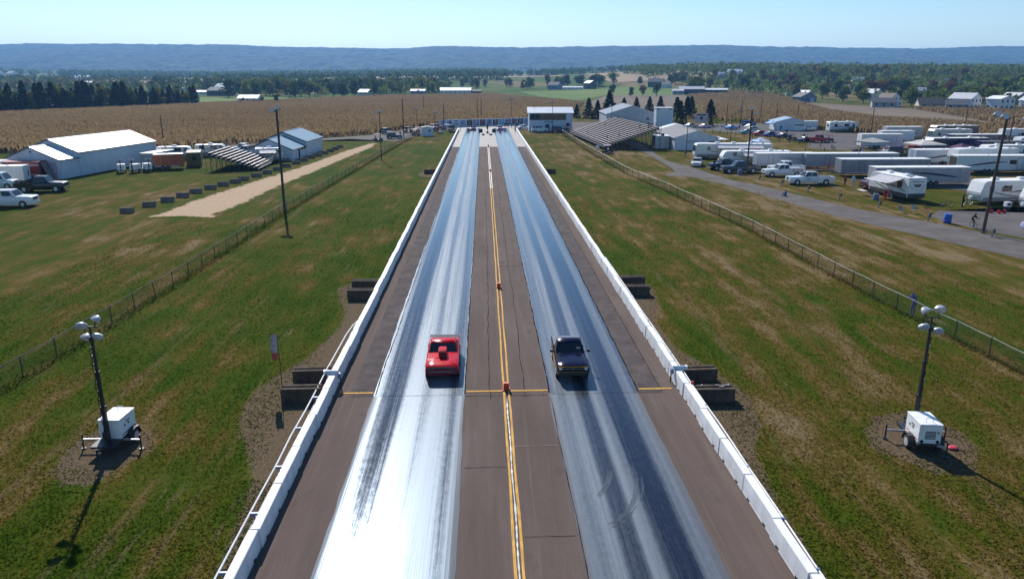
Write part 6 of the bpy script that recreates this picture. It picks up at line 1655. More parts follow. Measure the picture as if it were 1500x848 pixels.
marks(t, (5, 6), (6.0, -0.05, 2.87), (0, 0, 0), 0.18, m_wtrim, seed=7)
MB().tube([(1.6, 4.8, 7.1), (1.6, 4.8, 7.6)], 0.12, 8).build('chimney_pipe', m_blkmetal, t)
MB().b2(11.4, 12.2, -1.2, -0.4, 0, 2.6).build('speaker_box', m_dark, t)

# ------------------------------------------------------------------ sponsor board wall
t = thing('sponsor_wall', 'long white wall of sponsor boards behind the start line', 'wall', (0, 0, 0))
a, b_ = Vector((-14.6, 249.0, 0)), Vector((16.0, 263.5, 0))
dv = (b_ - a); Lw = dv.length; rz = math.atan2(dv.y, dv.x)
cols = [(0.45, 0.5, 0.6), (0.40, 0.46, 0.62), (0.42, 0.48, 0.6), (0.30, 0.38, 0.50), (0.05, 0.05, 0.05), (0.10, 0.13, 0.24), (0.07, 0.05, 0.08), (0.20, 0.30, 0.45), (0.09, 0.05, 0.07), (0.16, 0.30, 0.48), (0.12, 0.14, 0.24), (0.10, 0.12, 0.20), (0.04, 0.04, 0.05), (0.30, 0.36, 0.48)]
inkc = [(0.05, 0.08, 0.3), (0.03, 0.03, 0.12), (0.2, 0.1, 0.3), (0.05, 0.2, 0.3), (0.35, 0.33, 0.2), (0.5, 0.5, 0.55), (0.5, 0.1, 0.1), (0.05, 0.08, 0.2), (0.5, 0.45, 0.4), (0.6, 0.62, 0.65), (0.45, 0.45, 0.5), (0.5, 0.1, 0.12), (0.6, 0.6, 0.6), (0.05, 0.1, 0.3)]
nb = 14; pw = Lw / nb
for i in range(nb):
    c0 = a + dv.normalized() * (i + 0.5) * pw
    p = MB().box((0, 0, 1.25), (pw - 0.10, 0.10, 2.5)).build('panel', m_wtrim, t); p.location = c0; p.rotation_euler = (0, 0, rz)
    bd = MB().box((0, -0.06, 1.30), (pw - 0.34, 0.02, 2.0)).build('board', mat('board_%d' % i, cols[i], 0.5, 0, 0.25, 1.5), p)
    mb = MB(); rr = random.Random(i)
    for k in range(3):
        zz = 1.9 - k * 0.55
        wv = rr.uniform(0.5, 1.3)
        mb.b2(-wv / 2, wv / 2, -0.078, -0.07, zz, zz + rr.uniform(0.12, 0.32))
    if i in (1, 7): mb.disc((0.2, -0.075, 1.5), (0, 1, 0), 0.4, 0.01, 14)
    mb.build('board_print', mat('print_%d' % i, inkc[i], 0.5), p)
    q = MB().box((-pw / 2, 0.0, 1.3), (0.12, 0.16, 2.6)).build('post', m_wtrim, t); q.location = c0; q.rotation_euler = (0, 0, rz)

# ------------------------------------------------------------------ grandstands
m_alu = mat('bleacher_plank', (0.60, 0.52, 0.50), 0.6, 0.0, 0.10, 1.5)
m_frame = mat('stand_frame', (0.10, 0.10, 0.11), 0.6, 0.3, 0.2)
def grandstand(label, loc, rz, rows, length, z_first, rise, run, bays, rail=True, back_rail=True):
    """rows climb along +x, planks run along +y"""
    t = thing('grandstand', label, 'grandstand', loc, rz)
    seg = 3 if length > 20 else 2
    ls = length / seg
    mseat = MB().box((0, 0, 0), (0.28, ls - 0.06, 0.05)).mesh('seat_plank', m_alu, False, 0.008)
    mfoot = MB().box((0, 0, 0), (0.50, ls - 0.06, 0.045)).mesh('foot_plank', mat('foot_plank_grey', (0.07, 0.066, 0.07), 0.8, 0.0), False)  # wide and dark to close the treads and shade the ground beneath
    mris = MB().box((0, 0, 0), (0.03, ls - 0.06, rise + 0.40)).mesh('shade_riser', mat('riser_dark', (0.045, 0.042, 0.045), 0.9, 0, 0.1, 2.0, 0.05), False)  # closed boards added between rows to keep the underside dark
    for r in range(rows):
        x = r * run; z = z_first + r * rise
        for s_ in range(seg):
            o = obj('shade_riser', mris, t); o.location = (x + 0.46, (s_ + 0.5) * ls, z + 0.20)
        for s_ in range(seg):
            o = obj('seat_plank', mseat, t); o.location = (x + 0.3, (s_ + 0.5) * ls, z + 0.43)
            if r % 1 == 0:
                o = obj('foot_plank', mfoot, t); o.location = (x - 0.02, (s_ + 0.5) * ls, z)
    for b_ in range(bays + 1):
        y = 0.1 + (length - 0.2) * b_ / bays
        top = (rows * run + 0.2, y, z_first + (rows - 1) * rise + 0.2)
        MB().bar((-0.3, y, z_first - 0.12), (top[0], y, top[2] - 0.1), 0.09, 0.12).build('stringer', m_frame, t)
        k = 1
        while k * 1.6 < rows * run + 0.3:
            x = k * 1.6; zz = z_first + x / run * rise - 0.1
            MB().bar((x, y, 0), (x, y, zz), 0.09).build('support_post', m_frame, t)
            if b_ < bays and k % 2:
                y2 = 0.1 + (length - 0.2) * (b_ + 1) / bays
                MB().bar((x, y, 0.1), (x, y2, zz - 0.1), 0.05).build('cross_brace', m_frame, t)
            k += 1
        MB().bar((0.0, y, 0), (0.0, y, z_first), 0.09).build('support_post', m_frame, t)
        if back_rail:
            MB().bar((top[0], y, 0), (top[0], y, top[2] + 1.05), 0.06).build('rail_post', m_frame, t)
        if rail:
            MB().bar((-0.35, y, z_first), (-0.35, y, z_first + 1.0), 0.05).build('rail_post', m_frame, t)
    zt_ = z_first + (rows - 1) * rise + 0.2
    if back_rail:
        for dz in (0.35, 0.7, 1.05):
            MB().bar((rows * run + 0.2, 0, zt_ + dz), (rows * run + 0.2, length, zt_ + dz), 0.04).build('back_rail', m_frame, t)
        n = int(length / 0.6)
        mb_ = MB().bar((0, 0, 0), (0, 0, 1.05), 0.02).mesh('baluster', m_frame)
        for i in range(n):
            o = obj('baluster', mb_, t); o.location = (rows * run + 0.2, (i + 0.5) * length / n, zt_)
    if rail:
        for dz in (0.35, 0.7, 1.0):
            MB().bar((-0.35, 0, z_first + dz), (-0.35, length, z_first + dz), 0.045).build('front_rail', m_frame, t)
    for y in (0.0, length):      # end guard rails climbing with the rows
        for dz in (0.6, 1.05):
            MB().bar((0, y, z_first + dz), (rows * run, y, zt_ + dz - 0.1), 0.04).build('end_rail', m_frame, t)
    return t
grandstand('large aluminium grandstand facing the track at right', (27.2, 168.5, 0), R(3.0), 17, 47, 0.75, 0.235, 0.76, 13)
grandstand('small aluminium bleachers facing the dirt strip at left', (-40.8, 131.6, 0), R(179) , 11, 14.0, 0.45, 0.235, 0.72, 4) if False else None
tb = grandstand('small aluminium bleachers facing the dirt strip at left', (-40.6, 145.5, 0), R(183), 11, 13.5, 0.40, 0.235, 0.78, 4)

# ------------------------------------------------------------------ poles
m_wood = mat('weathered_pole', (0.085, 0.065, 0.05), 0.9, 0, 0.25, 3.0, 0.2)
m_darkpole = mat('dark_steel_pole', (0.045, 0.04, 0.038), 0.6, 0.2, 0.2, 3.0)
def light_pole(label, x, y, h, r=0.13, heads=((-0.2, -0.2), (0.5, 0.1)), m=None, lean=0.0, scale=1.0, cross=True, z=0.0, extra=0.0):
    t = thing('light_pole', label, 'light pole', (x, y, z), 0)
    t.rotation_euler = (0, R(lean), 0)
    MB().tube([(0, 0, 0), (0, 0, h + extra)], [r, r * 0.72], 9).build('pole', m or m_darkpole, t, True)
    MB().tube([(0, 0, 0), (0, 0, 0.25)], r * 1.5, 9).build('base', m_conc2, t)
    if cross and heads:
        MB().bar((min(0, min(a for a, _ in heads)) - 0.05, 0, h - 0.25), (max(0, max(a for a, _ in heads)) + 0.05, 0, h - 0.25), 0.09).build('cross_arm', m or m_darkpole, t)
    for dx, dz in heads:
        s_ = scale
        mb = MB()
        mb.loft([[(dx + s_ * kx * math.cos(a), -0.32 * s_ + yy * s_, h + dz + s_ * kx * 0.6 * math.sin(a) - yy * 0.5 * s_) for a in np.linspace(0, 2 * math.pi, 10, endpoint=False)] for kx, yy in ((0.30, -0.28), (0.29, -0.05), (0.22, 0.15), (0.10, 0.28))])
        o = mb.build('floodlight', m_lamp, t, True)
        MB().disc((dx, -0.61 * s_, h + dz + 0.135 * s_), (0, -1, 0.45), 0.26 * s_, 0.02, 10).build('lens', m_lens, o)
    return t
light_pole('tall dark light pole standing in the left fence beside the dirt strip', -24.75, 91.2, 12.2, 0.17, ((-0.35, -0.25), (0.35, 0.05)), lean=0.2)
light_pole('slim light pole in the left fence halfway to the start', -20.4, 148.6, 9.4, 0.10, ((0.3, 0.0), (-0.3, -0.1)))
light_pole('light pole with two lamps behind the small white hut', -21.0, 238, 6.6, 0.09, ((-0.8, 0.0), (0.9, 0.3)), scale=1.1)
light_pole('short light pole left of the sponsor wall', -16.9, 258, 4.6, 0.09, ((-0.3, 0.0), (0.4, 0.0)), scale=1.1)
light_pole('light pole behind the sponsor wall near the timing tower', 10.6, 290, 8.2, 0.1, ((-0.7, 0.0), (0.8, 0.0)), scale=1.2)
light_pole('slim light pole before the timing tower', 20.1, 220.0, 9.2, 0.09, ((-0.6, 0.0),), scale=1.2)
light_pole('dark light pole behind the grandstand top rail', 36.5, 214, 8.2, 0.1, ((-0.6, 0.0),), m=m_darkpole)
light_pole('tall light pole with two floodlights behind the blue canopy', 61.6, 171, 8.9, 0.12, ((-0.9, 0.1), (-0.2, 0.1)), m=m_wood)
light_pole('dark light pole between white motorhome and silver trailer', 43.8, 121.9, 10.6, 0.14, (), m=m_wood)
light_pole('slim dark pole behind the big white motorhome', 63.0, 189, 6.9, 0.09, (), m=m_darkpole)
light_pole('dark pole at the left end of the big white motorhome', 43.4, 158.5, 6.4, 0.09, (), m=m_darkpole)
light_pole('leaning wooden pole with floodlights at the right edge beside the cyclist', 52.5, 74.3, 12.2, 0.17, ((-1.5, -0.1), (-0.7, -0.3)), m=m_wood, lean=1.8, scale=1.25)
light_pole('second wooden pole with floodlights behind the leaning pole at right', 105.3, 146.2, 8.6, 0.15, ((1.9, -0.6),), m=m_wood, lean=0.5, scale=1.7)
light_pole('small floodlight mast by the small garage', 84.0, 231, 5.2, 0.07, ((-0.3, 0), (0.4, 0)), scale=1.1)
def utility_pole(label, x, y, h, r=0.15, arm=True):
    z = float(zt(x, y))
    t = thing('utility_pole', label, 'utility pole', (x, y, z), R(random.uniform(-20, 20)), 'utility poles along the corn')
    MB().tube([(0, 0, 0), (0.02, 0, h * 0.5), (0, 0, h)], [r, r * 0.9, r * 0.75], 7).build('pole', m_wood, t, True)
    if arm:
        MB().bar((-0.9, 0, h - 0.5), (0.9, 0, h - 0.5), 0.1).build('cross_arm', m_wood, t)
        for dx in (-0.8, 0, 0.8): MB().tube([(dx, 0, h - 0.45), (dx, 0, h - 0.2)], 0.05, 6).build('insulator', m_steel, t)
    return t
for x, y, h, l in ((-83, 197, 6.6, 'lone wooden pole in the corn behind the left bleachers'), (-21.7, 204.0, 10.4, 'tall wooden pole at the corner of the left fence'), (-29.6, 375, 7.5, 'thin pole far out in the left cornfield'), (-13.2, 249.5, 7.8, 'pole with small red flag at the left end of the sponsor wall'),
                   (-2.6, 308, 8.0, 'left one of two poles behind the sponsor wall'), (-1.0, 308, 8.4, 'right one of two poles behind the sponsor wall'), (79.2, 243.2, 7.4, 'first wooden pole from the scoreboard along the corn edge'), (91.4, 265, 8.5, 'second wooden pole from the scoreboard along the corn edge'),
                   (104.8, 282, 8.3, 'third wooden pole from the scoreboard along the corn edge'), (111.0, 282, 7.0, 'fourth wooden pole from the scoreboard along the corn edge'), (127.1, 301, 6.0, 'fifth wooden pole from the scoreboard, beyond the garage roof'), (110.0, 209.2, 7.8, 'wooden pole between green motorhome and grey stacker trailer'),
                   (148, 226, 7.5, 'wooden pole in front of the bare field behind the pits'), (3.8, 285, 2.5, 'short stub pole behind the sponsor wall')):
    utility_pole(l, x, y, h, 0.15, arm=False)
t = bpy.data.objects[[o.name for o in bpy.data.objects if o.get('label', '').startswith('pole with small red flag')][0]]
MB().quad((0, 0, 5.6), (0.25, 0, 5.5), (0.28, 0, 4.7), (0, 0, 4.6)).build('flag', mat('flag_red', (0.35, 0.04, 0.03), 0.7), t)
# overhead wires behind the pits
wr = MB()
def sagwire(a, b_, sag):
    pts = [Vector(a).lerp(Vector(b_), i / 10) - Vector((0, 0, sag * 4 * (i / 10) * (1 - i / 10))) for i in range(11)]
    return pts
o = MB().tube(sagwire((127.1, 301, 6.0), (185, 320, 6.5), 3.6), 0.05, 4).build('overhead_wire', mat('pale_cable', (0.5, 0.47, 0.40), 0.5)); tag(o, 'pale sagging cable from the fifth pole over the corn', 'cable')
o = MB().tube(sagwire((111.0, 282, 6.8), (127.1, 301, 5.8), 0.9), 0.03, 4).build('overhead_wire', mat('pale_cable', (0.5, 0.47, 0.40), 0.5)); tag(o, 'short sagging cable between fourth and fifth poles', 'cable')

# scoreboard
t = thing('scoreboard', 'pale framed scoreboard before the conifers behind the staging queue', 'sign', (72.6, 249.0, 0), R(-15))
MB().b2(-2.1, 2.1, 0, 0.3, 1.6, 4.4).build('panel', mat('score_grey', (0.38, 0.37, 0.40), 0.5), t)
MB().b2(-1.6, 1.6, -0.03, 0, 3.8, 4.25).build('header', m_ink, t); MB().disc((0, -0.02, 2.9), (0, 1, 0), 0.62, 0.03, 16).build('emblem', m_swirl, t)
for s_ in (-1, 1):
    MB().b2(s_ * 1.5 - 0.4, s_ * 1.5 + 0.4, -0.03, 0, 2.0, 3.3).build('display', m_swirl2, t)
    MB().b2(s_ * 1.8 - 0.1, s_ * 1.8 + 0.1, 0.05, 0.25, 0, 1.6).build('leg', m_steel, t)

# starting tree on the centre line with its guards
t = thing('starting_tree', 'black starting light tree with lamp clusters on the centre line', 'starting light', (1.05, 222.5, 0.03))
MB().box((0, 0, 0.25), (0.7, 0.5, 0.5)).build('base', m_blkmetal, t)
MB().tube([(0, 0, 0.4), (0, 0, 2.6)], 0.09, 8).build('post', m_blkmetal, t)
MB().box((0, 0, 2.0), (0.55, 0.22, 1.5)).build('lamp_panel', m_blkmetal, t)
for i in range(5):
    for sx in (-1, 1): MB().disc((sx * 0.17, -0.12, 2.55 - i * 0.26), (0, 1, 0), 0.085, 0.05, 10).build('lamp', mat('lamp_amber', (0.35, 0.16, 0.02), 0.3) if i < 4 else m_tl, t)
for x, y in ((-0.2, 214.5), (2.0, 214.5)):
    o = MB().box((0, 0, 0.2), (0.9, 0.6, 0.4), taper=0.8).build('cable_box', m_blkmetal, None, False, 0.03); o.location = (x, y, 0.03); tag(o, '%s black cable box before the starting tree' % ('left' if x < 0 else 'right'), 'box')
for i in range(4):    # tyre stacks beside the tree
    x = (-1.9, -1.2, 3.3, 4.0)[i] if False else (-1.6, -1.0, 3.1, 3.7)[i]
    tt = thing('tyre_stack', '%s black tyre stack beside the starting tree counted from the left' % ordw(i + 1), 'tyres', (x * 0.85 + 0.15, 226 + (i % 2) * 0.6, 0.03), 0, 'tyre stacks by the starting tree')
    for k in range(4): MB().tube([(0, 0, k * 0.26), (0, 0, k * 0.26 + 0.06), (0, 0, k * 0.26 + 0.19), (0, 0, k * 0.26 + 0.25)], [0.28, 0.33, 0.33, 0.28], 12).build('tyre', m_tyre, tt, True)
# dish and dark patches at the grandstand front
t = thing('satellite_dish', 'white dish on a post at the grandstand front corner', 'dish', (24.9, 163.5, 0), R(200))
MB().tube([(0, 0, 0), (0, 0, 0.9)], 0.04, 6).build('post', m_steel, t); MB().ball((0, 0.1, 1.1), 0.5, 12, 8, (1, 0.25, 1)).build('reflector', m_wtrim, t, True)

# bollards between grass and staging lanes, and posts along the access road
m_posth = mat('grey_post', (0.35, 0.34, 0.33), 0.7, 0, 0.15, 3.0)
mbol = MB().box((0, 0, 0.55), (0.16, 0.16, 1.1)).mesh('bollard', mat('bollard_brown', (0.10, 0.085, 0.075), 0.8), False, 0.02)
bl = [(66.5 + (80.5 - 66.5) * k / 15, 232 - (232 - 170) * (k / 15) ** 0.92) for k in range(16)] + [(79.2, 166.5), (78.0, 163.0), (74.5, 160.5), (70.0, 160.0)]
for i, (x, y) in enumerate(bl):
    o = obj('bollard', mbol); o.location = (x, y, 0)
    tag(o, '%s brown bollard along the staging lane counted from the far end' % ordw(i + 1), 'bollard', 'bollards along the staging lane')
posts = [(43.9, 116.2, 'white hydrant post before the white service pickup'), (45.2, 110.4, 'grey post at the nose of the ladder rack pickup'), (46.5, 103.9, 'grey post right of the seated person by the road'), (47.7, 96.7, 'pale post with black box left of the awning camper'), (49.5, 89.9, 'pale post with black box before the awning camper'), (50.6, 81.1, 'pale post with black box beside the red chair'), (52.1, 72.3, 'pale post with black box beside the leaning wooden pole')]
for x, y, l in posts:
    t = thing('service_post', l, 'post', (x, y, 0), R(20), 'service posts along the access road')
    MB().box((0, 0, 0.45), (0.16, 0.16, 0.9)).build('post', m_posth, t, False, 0.02); MB().box((0.16, 0, 0.62), (0.18, 0.26, 0.38)).build('meter_box', m_trim, t)
# ------------------------------------------------------------------ trees
def leaf_mat(name, lo, hi, tr=0.35):
    m, nt, b, out = newmat(name)
    gi = nt.n('NewGeometry')
    n1 = nt.noise(nt.co(), 0.35, 3.0, 0.6)
    k = nt.math('ADD', nt.math('MULTIPLY', gi.outputs['Random Per Island'], 0.6), nt.math('MULTIPLY', n1, 0.5))
    oi = nt.n('ObjectInfo')
    c = nt.mix(nt.step(k, 0.2, 0.9), lo, hi)
    c = nt.mix(nt.math('MULTIPLY', oi.outputs['Random'], 0.35), c, tuple(x * 0.6 for x in lo))
    nt.put(b.inputs['Base Color'], c)
    b.inputs['Roughness'].default_value = 0.85; b.inputs['Specular IOR Level'].default_value = 0.1
    t_ = nt.n('BsdfTranslucent'); nt.put(t_.inputs[0], nt.mix(1.0, c, (1.3, 1.25, 0.5), 'MULTIPLY'))
    mx = nt.n('MixShader'); mx.inputs[0].default_value = tr
    m.node_tree.links.new(b.outputs[0], mx.inputs[1]); m.node_tree.links.new(t_.outputs[0], mx.inputs[2]); m.node_tree.links.new(mx.outputs[0], out.inputs['Surface'])
    return m
LEAF = {'dark green': leaf_mat('leaf_dark', (0.025, 0.050, 0.011), (0.070, 0.112, 0.022)), 'mid green': leaf_mat('leaf_mid', (0.048, 0.084, 0.014), (0.126, 0.175, 0.031)),
        'yellow green': leaf_mat('leaf_yellow', (0.091, 0.119, 0.014), (0.224, 0.245, 0.039)), 'olive': leaf_mat('leaf_olive', (0.070, 0.076, 0.020), (0.168, 0.157, 0.048)),
        'russet': leaf_mat('leaf_russet', (0.091, 0.049, 0.020), (0.210, 0.101, 0.039))}
CONI = leaf_mat('needle_dark', (0.008, 0.018, 0.008), (0.024, 0.042, 0.014), 0.15)
CONI2 = leaf_mat('needle_mid', (0.016, 0.030, 0.009), (0.042, 0.062, 0.018), 0.2)
PINE = leaf_mat('needle_pine', (0.014, 0.026, 0.010), (0.040, 0.055, 0.020), 0.2)
m_bark = mat('bark', (0.075, 0.058, 0.045), 0.95, 0, 0.25, 3.0, 0.1)
def leaves(P, N, size, rnd):
    """leaf clump quads at points P facing roughly N"""
    n = len(P)
    N = N + rnd.normal(0, 0.55, (n, 3)); N /= np.linalg.norm(N, axis=1)[:, None] + 1e-9
    a = rnd.normal(0, 1, (n, 3)); U = np.cross(N, a); U /= np.linalg.norm(U, axis=1)[:, None] + 1e-9
    V = np.cross(N, U)
    s_ = size * rnd.uniform(0.6, 1.3, n)[:, None]
    vs = np.stack([P - U * s_ * 0.5, P - V * s_ * 0.42, P + U * s_ * 0.55, P + V * s_ * 0.42], 1).reshape(-1, 3)
    f = (np.arange(n)[:, None] * 4 + [0, 1, 2, 3])
    return vs, f
def leaf_mesh(name, vs, f, m):
    me = bpy.data.meshes.new(name); me.from_pydata(vs.tolist(), [], f.tolist()); me.materials.append(m); return me
def broad_crown(seed, m, n=700, h=13.0, r=4.6):
    rnd = np.random.default_rng(seed)
    nb = rnd.integers(7, 11)
    P, N = [], []
    for i in range(nb):
        a = rnd.uniform(0, 6.28); rr = rnd.uniform(0.15, 0.62) * r
        c = np.array([rr * math.cos(a), rr * math.sin(a), h * rnd.uniform(0.24, 0.78)])
        if i == 0: c = np.array([0, 0, h * 0.80])
        R_ = r * rnd.uniform(0.38, 0.62) * np.array([1, 1, 0.85])
        k = n // nb
        d = rnd.normal(0, 1, (k, 3)); d /= np.linalg.norm(d, axis=1)[:, None]
        rad = rnd.uniform(0.62, 1.08, k)[:, None]
        P.append(c + d * R_ * rad); N.append(d)
    P = np.concatenate(P); N = np.concatenate(N)
    P[:, 2] = np.clip(P[:, 2], h * 0.05, h)
    vs, f = leaves(P, N, 1.15 * r / 4.6, rnd)
    return leaf_mesh('crown', vs, f, m)
def conifer_crown(seed, m, h=12.0, r=2.7, n=900, base=0.03, droop=0.35):
    rnd = np.random.default_rng(seed)
    t = rnd.uniform(0, 1, n) ** 0.75
    whorl = np.round(t * 15) / 15 + rnd.normal(0, 0.012, n)
    z = base + (1 - base) * np.clip(whorl, 0, 1)
    R_ = (1 - z) ** 0.85 * r * (0.78 + 0.4 * vnoise(np.round(t * 15) * 3.3, t * 0 + seed, seed)) + 0.10
    a = rnd.uniform(0, 6.28, n); q = rnd.uniform(0.25, 1.0, n) ** 0.6
    P = np.stack([R_ * q * np.cos(a), R_ * q * np.sin(a), z * h - q * R_ * droop], -1)
    P[:, 2] = np.maximum(P[:, 2], 0.25)
    N = np.stack([np.cos(a) * 0.6, np.sin(a) * 0.6, np.ones(n)], -1)
    vs, f = leaves(P, N, 0.85 * r / 2.7, rnd)
    # leader
    return leaf_mesh('crown', vs, f, m)
def trunk_mesh(h, r, seed):
    rnd = random.Random(seed); mb = MB()
    mb.tube([(0, 0, -0.3), (rnd.uniform(-.1, .1), rnd.uniform(-.1, .1), h * 0.4), (0, 0, h * 0.8)], [r, r * 0.7, r * 0.25], 6)
    for i in range(4):
        a = rnd.uniform(0, 6.28); z = h * rnd.uniform(0.3, 0.55)
        mb.tube([(0, 0, z), (math.cos(a) * h * 0.13, math.sin(a) * h * 0.13, z + h * 0.14), (math.cos(a) * h * 0.2, math.sin(a) * h * 0.2, z + h * 0.3)], [r * 0.5, r * 0.35, r * 0.12], 5)
    return mb.mesh('trunk', m_bark, True)
TRK = [trunk_mesh(13, 0.32, i) for i in range(3)]
CTRK = MB().tube([(0, 0, -0.3), (0, 0, 6), (0, 0, 11.6)], [0.22, 0.14, 0.03], 6).mesh('trunk', m_bark, True)
BROAD = {k: [broad_crown(10 + i * 7 + j, m) for i in range(4)] for j, (k, m) in enumerate(LEAF.items())}
CON = [conifer_crown(i, CONI if i % 3 else CONI2) for i in range(6)]
def tree(name, label, cat, x, y, s_, crown, trunk, group, sx=1.0):
    t = thing(name, label, cat, (x, y, float(zt(x, y)) - 0.05), random.uniform(0, 6.28), group)
    t.scale = (s_ * sx, s_ * sx, s_)
    obj('trunk', trunk, t); obj('crown', crown, t)
    return t
def conifer(x, y, h, label, group, w=1.0, k=None):
    return tree('conifer', label, 'tree', x, y, h / 12.0, CON[random.randrange(6) if k is None else k], CTRK, group, w)
rt = random.Random(21)
# row of conifers along the far edge of the left cornfield
i = 0
for row in range(3):
    for k in range(24):
        u = (k + rt.uniform(-0.3, 0.3)) / 23.0
        x = -236 + (-178 + 236) * u - row * 5 + rt.uniform(-1, 1); y = 334 + (474 - 334) * u + row * 5 + rt.uniform(-2, 2)
        h = rt.uniform(10.5, 14.5) - (2.5 if u > 0.72 else 0)
        if (row == 0 and k % 3 == 1) or (row == 1 and k % 4 == 2):
            c = rt.choice(['yellow green', 'olive', 'mid green', 'dark green', 'dark green'])
            tree('broadleaf_tree', '%s tree between the conifers beyond the left cornfield' % c, 'tree', x, y, h / 13.5, BROAD[c][k % 4], TRK[k % 3], '%s trees in the left conifer row' % c, 0.95)
        else:
            conifer(x, y, h, 'dark conifer in the long row beyond the left cornfield', 'conifers beyond the left cornfield', rt.uniform(1.35, 1.9))
for x, y, h, l in ((38, 308, 5.6, 'smallest conifer right behind the timing tower'), (42.5, 305, 8.0, 'narrow conifer behind the timing tower roof'), (46, 304, 7.2, 'second conifer from the right behind the timing tower'), (50, 300, 10.6, 'tallest dark conifer behind the timing tower'),
                   (60, 322, 7.6, 'bushy conifer left of the pale barn roof'), (67, 330, 7.6, 'first conifer behind the pale barn ridge'), (73.5, 333, 7.8, 'second conifer behind the pale barn ridge'), (79, 336, 8.0, 'third conifer behind the pale barn ridge'), (90, 325, 8.2, 'rounded conifer right of the pale barn roof'), (71.5, 272, 7.8, 'dark conifer directly behind the square white box'),
                   (76.5, 251, 3.3, 'small cone shaped conifer right of the scoreboard'), (66.8, 251.5, 2.6, 'small cone shaped conifer left of the scoreboard')):
    conifer(x, y, h, l, 'conifers behind the start area', 1.9 if h > 9 else 1.7)
PN = [conifer_crown(40 + i, PINE, 12, 3.1, 520, 0.30, 0.15) for i in range(2)]
for x, y, h, l in ((67.5, 262, 9.2, 'open crowned pine left of the scoreboard'), (71.0, 261.5, 9.4, 'open crowned pine behind the scoreboard'), (78.5, 259, 8.6, 'bushy pine right of the scoreboard')):
    tree('pine_tree', l, 'tree', x, y, h / 12, PN[int(x) % 2], CTRK, 'pines behind the scoreboard', 1.45)
# broadleaf trees: mid belt, far left, centre farms, right village
EXCL = [CORN_L, CORN_R, CORN_S, GREY_R, [(37, 800), (200, 900), (215, 790), (180, 670), (112, 692), (70, 560), (52, 640)], [(50, 372), (95, 350), (141, 500), (178, 667), (112, 690), (66, 490)]]
HOUSES = []
def clear(x, y):
    X, Y = np.array([x]), np.array([y])
    if any(inside(p, X, Y)[0] for p in EXCL): return False
    for hx, hy, hr in HOUSES:
        # keep the house and the sight line in front of it open
        d = math.hypot(hx, hy); ux, uy = hx / d, hy / d
        a = (hx - x) * ux + (hy - y) * uy; c_ = abs((hx - x) * uy - (hy - y) * ux)
        if -hr < a < 45 + hr and c_ < hr: return False
    return True
m_hroof = [mat('roof_slate', (0.10, 0.10, 0.11), 0.8), mat('roof_brown', (0.13, 0.10, 0.08), 0.8), mat('roof_pale', (0.50, 0.50, 0.52), 0.6), mat('roof_white', (0.75, 0.75, 0.76), 0.5), mat('roof_red', (0.25, 0.07, 0.05), 0.7), mat('roof_blue', (0.12, 0.17, 0.24), 0.6)]
m_hwall = [mat('wall_white', (0.68, 0.68, 0.67), 0.7), mat('wall_cream', (0.55, 0.50, 0.42), 0.7), mat('wall_grey', (0.30, 0.31, 0.34), 0.7), mat('wall_brick', (0.20, 0.10, 0.075), 0.85), mat('wall_blue', (0.16, 0.20, 0.28), 0.7), mat('wall_dark', (0.06, 0.055, 0.06), 0.8)]
def house(label, x, y, rz, W, L, ev, ap, wm, rm, name='house', cat='house', win=True):
    t = thing(name, label, cat, (x, y, float(zt(x, y)) - 0.1), R(rz))
    MB().prism([(-W / 2, 0), (W / 2, 0), (W / 2, ev), (0, ap), (-W / 2, ev)], -L / 2, L / 2, 'y').build('wall', m_hwall[wm], t)
    sl = (ap - ev) / (W / 2)
    for s_ in (-1, 1):
        rf = MB().prism([(0, ap + 0.05), (s_ * (W / 2 + 0.5), ev - 0.5 * sl + 0.05), (s_ * (W / 2 + 0.5), ev - 0.5 * sl + 0.25), (0, ap + 0.25)], -L / 2 - 0.4, L / 2 + 0.4, 'y').build('roof', m_hroof[rm], t)
    if win:
        for k in range(max(2, int(W / 3))):
            xx = -W / 2 + (k + 0.5) * W / max(2, int(W / 3))
            for z in ([1.0] if ev < 4 else [1.0, 3.8]):
                MB().b2(xx - 0.5, xx + 0.5, -L / 2 - 0.06, -L / 2 - 0.01, z, z + 1.3).build('window', m_glass, t)
        for k in range(max(2, int(L / 4))):
            yy = -L / 2 + (k + 0.5) * L / max(2, int(L / 4))
            for s_ in (-1, 1): MB().b2(s_ * W / 2 - 0.05, s_ * W / 2 + 0.05, yy - 0.5, yy + 0.5, 1.0, 2.3).build('window', m_glass, t)
        MB().b2(-0.5, 0.5, -L / 2 - 0.08, -L / 2 - 0.01, 0, 2.1).build('door', m_hroof[1], t)
        MB().b2(W * 0.15, W * 0.15 + 0.7, L * 0.2, L * 0.2 + 0.7, ap - 1.2, ap + 0.9).build('chimney', m_hwall[3], t)
    HOUSES.append((x, y, max(W, L) * 0.55))
    return t
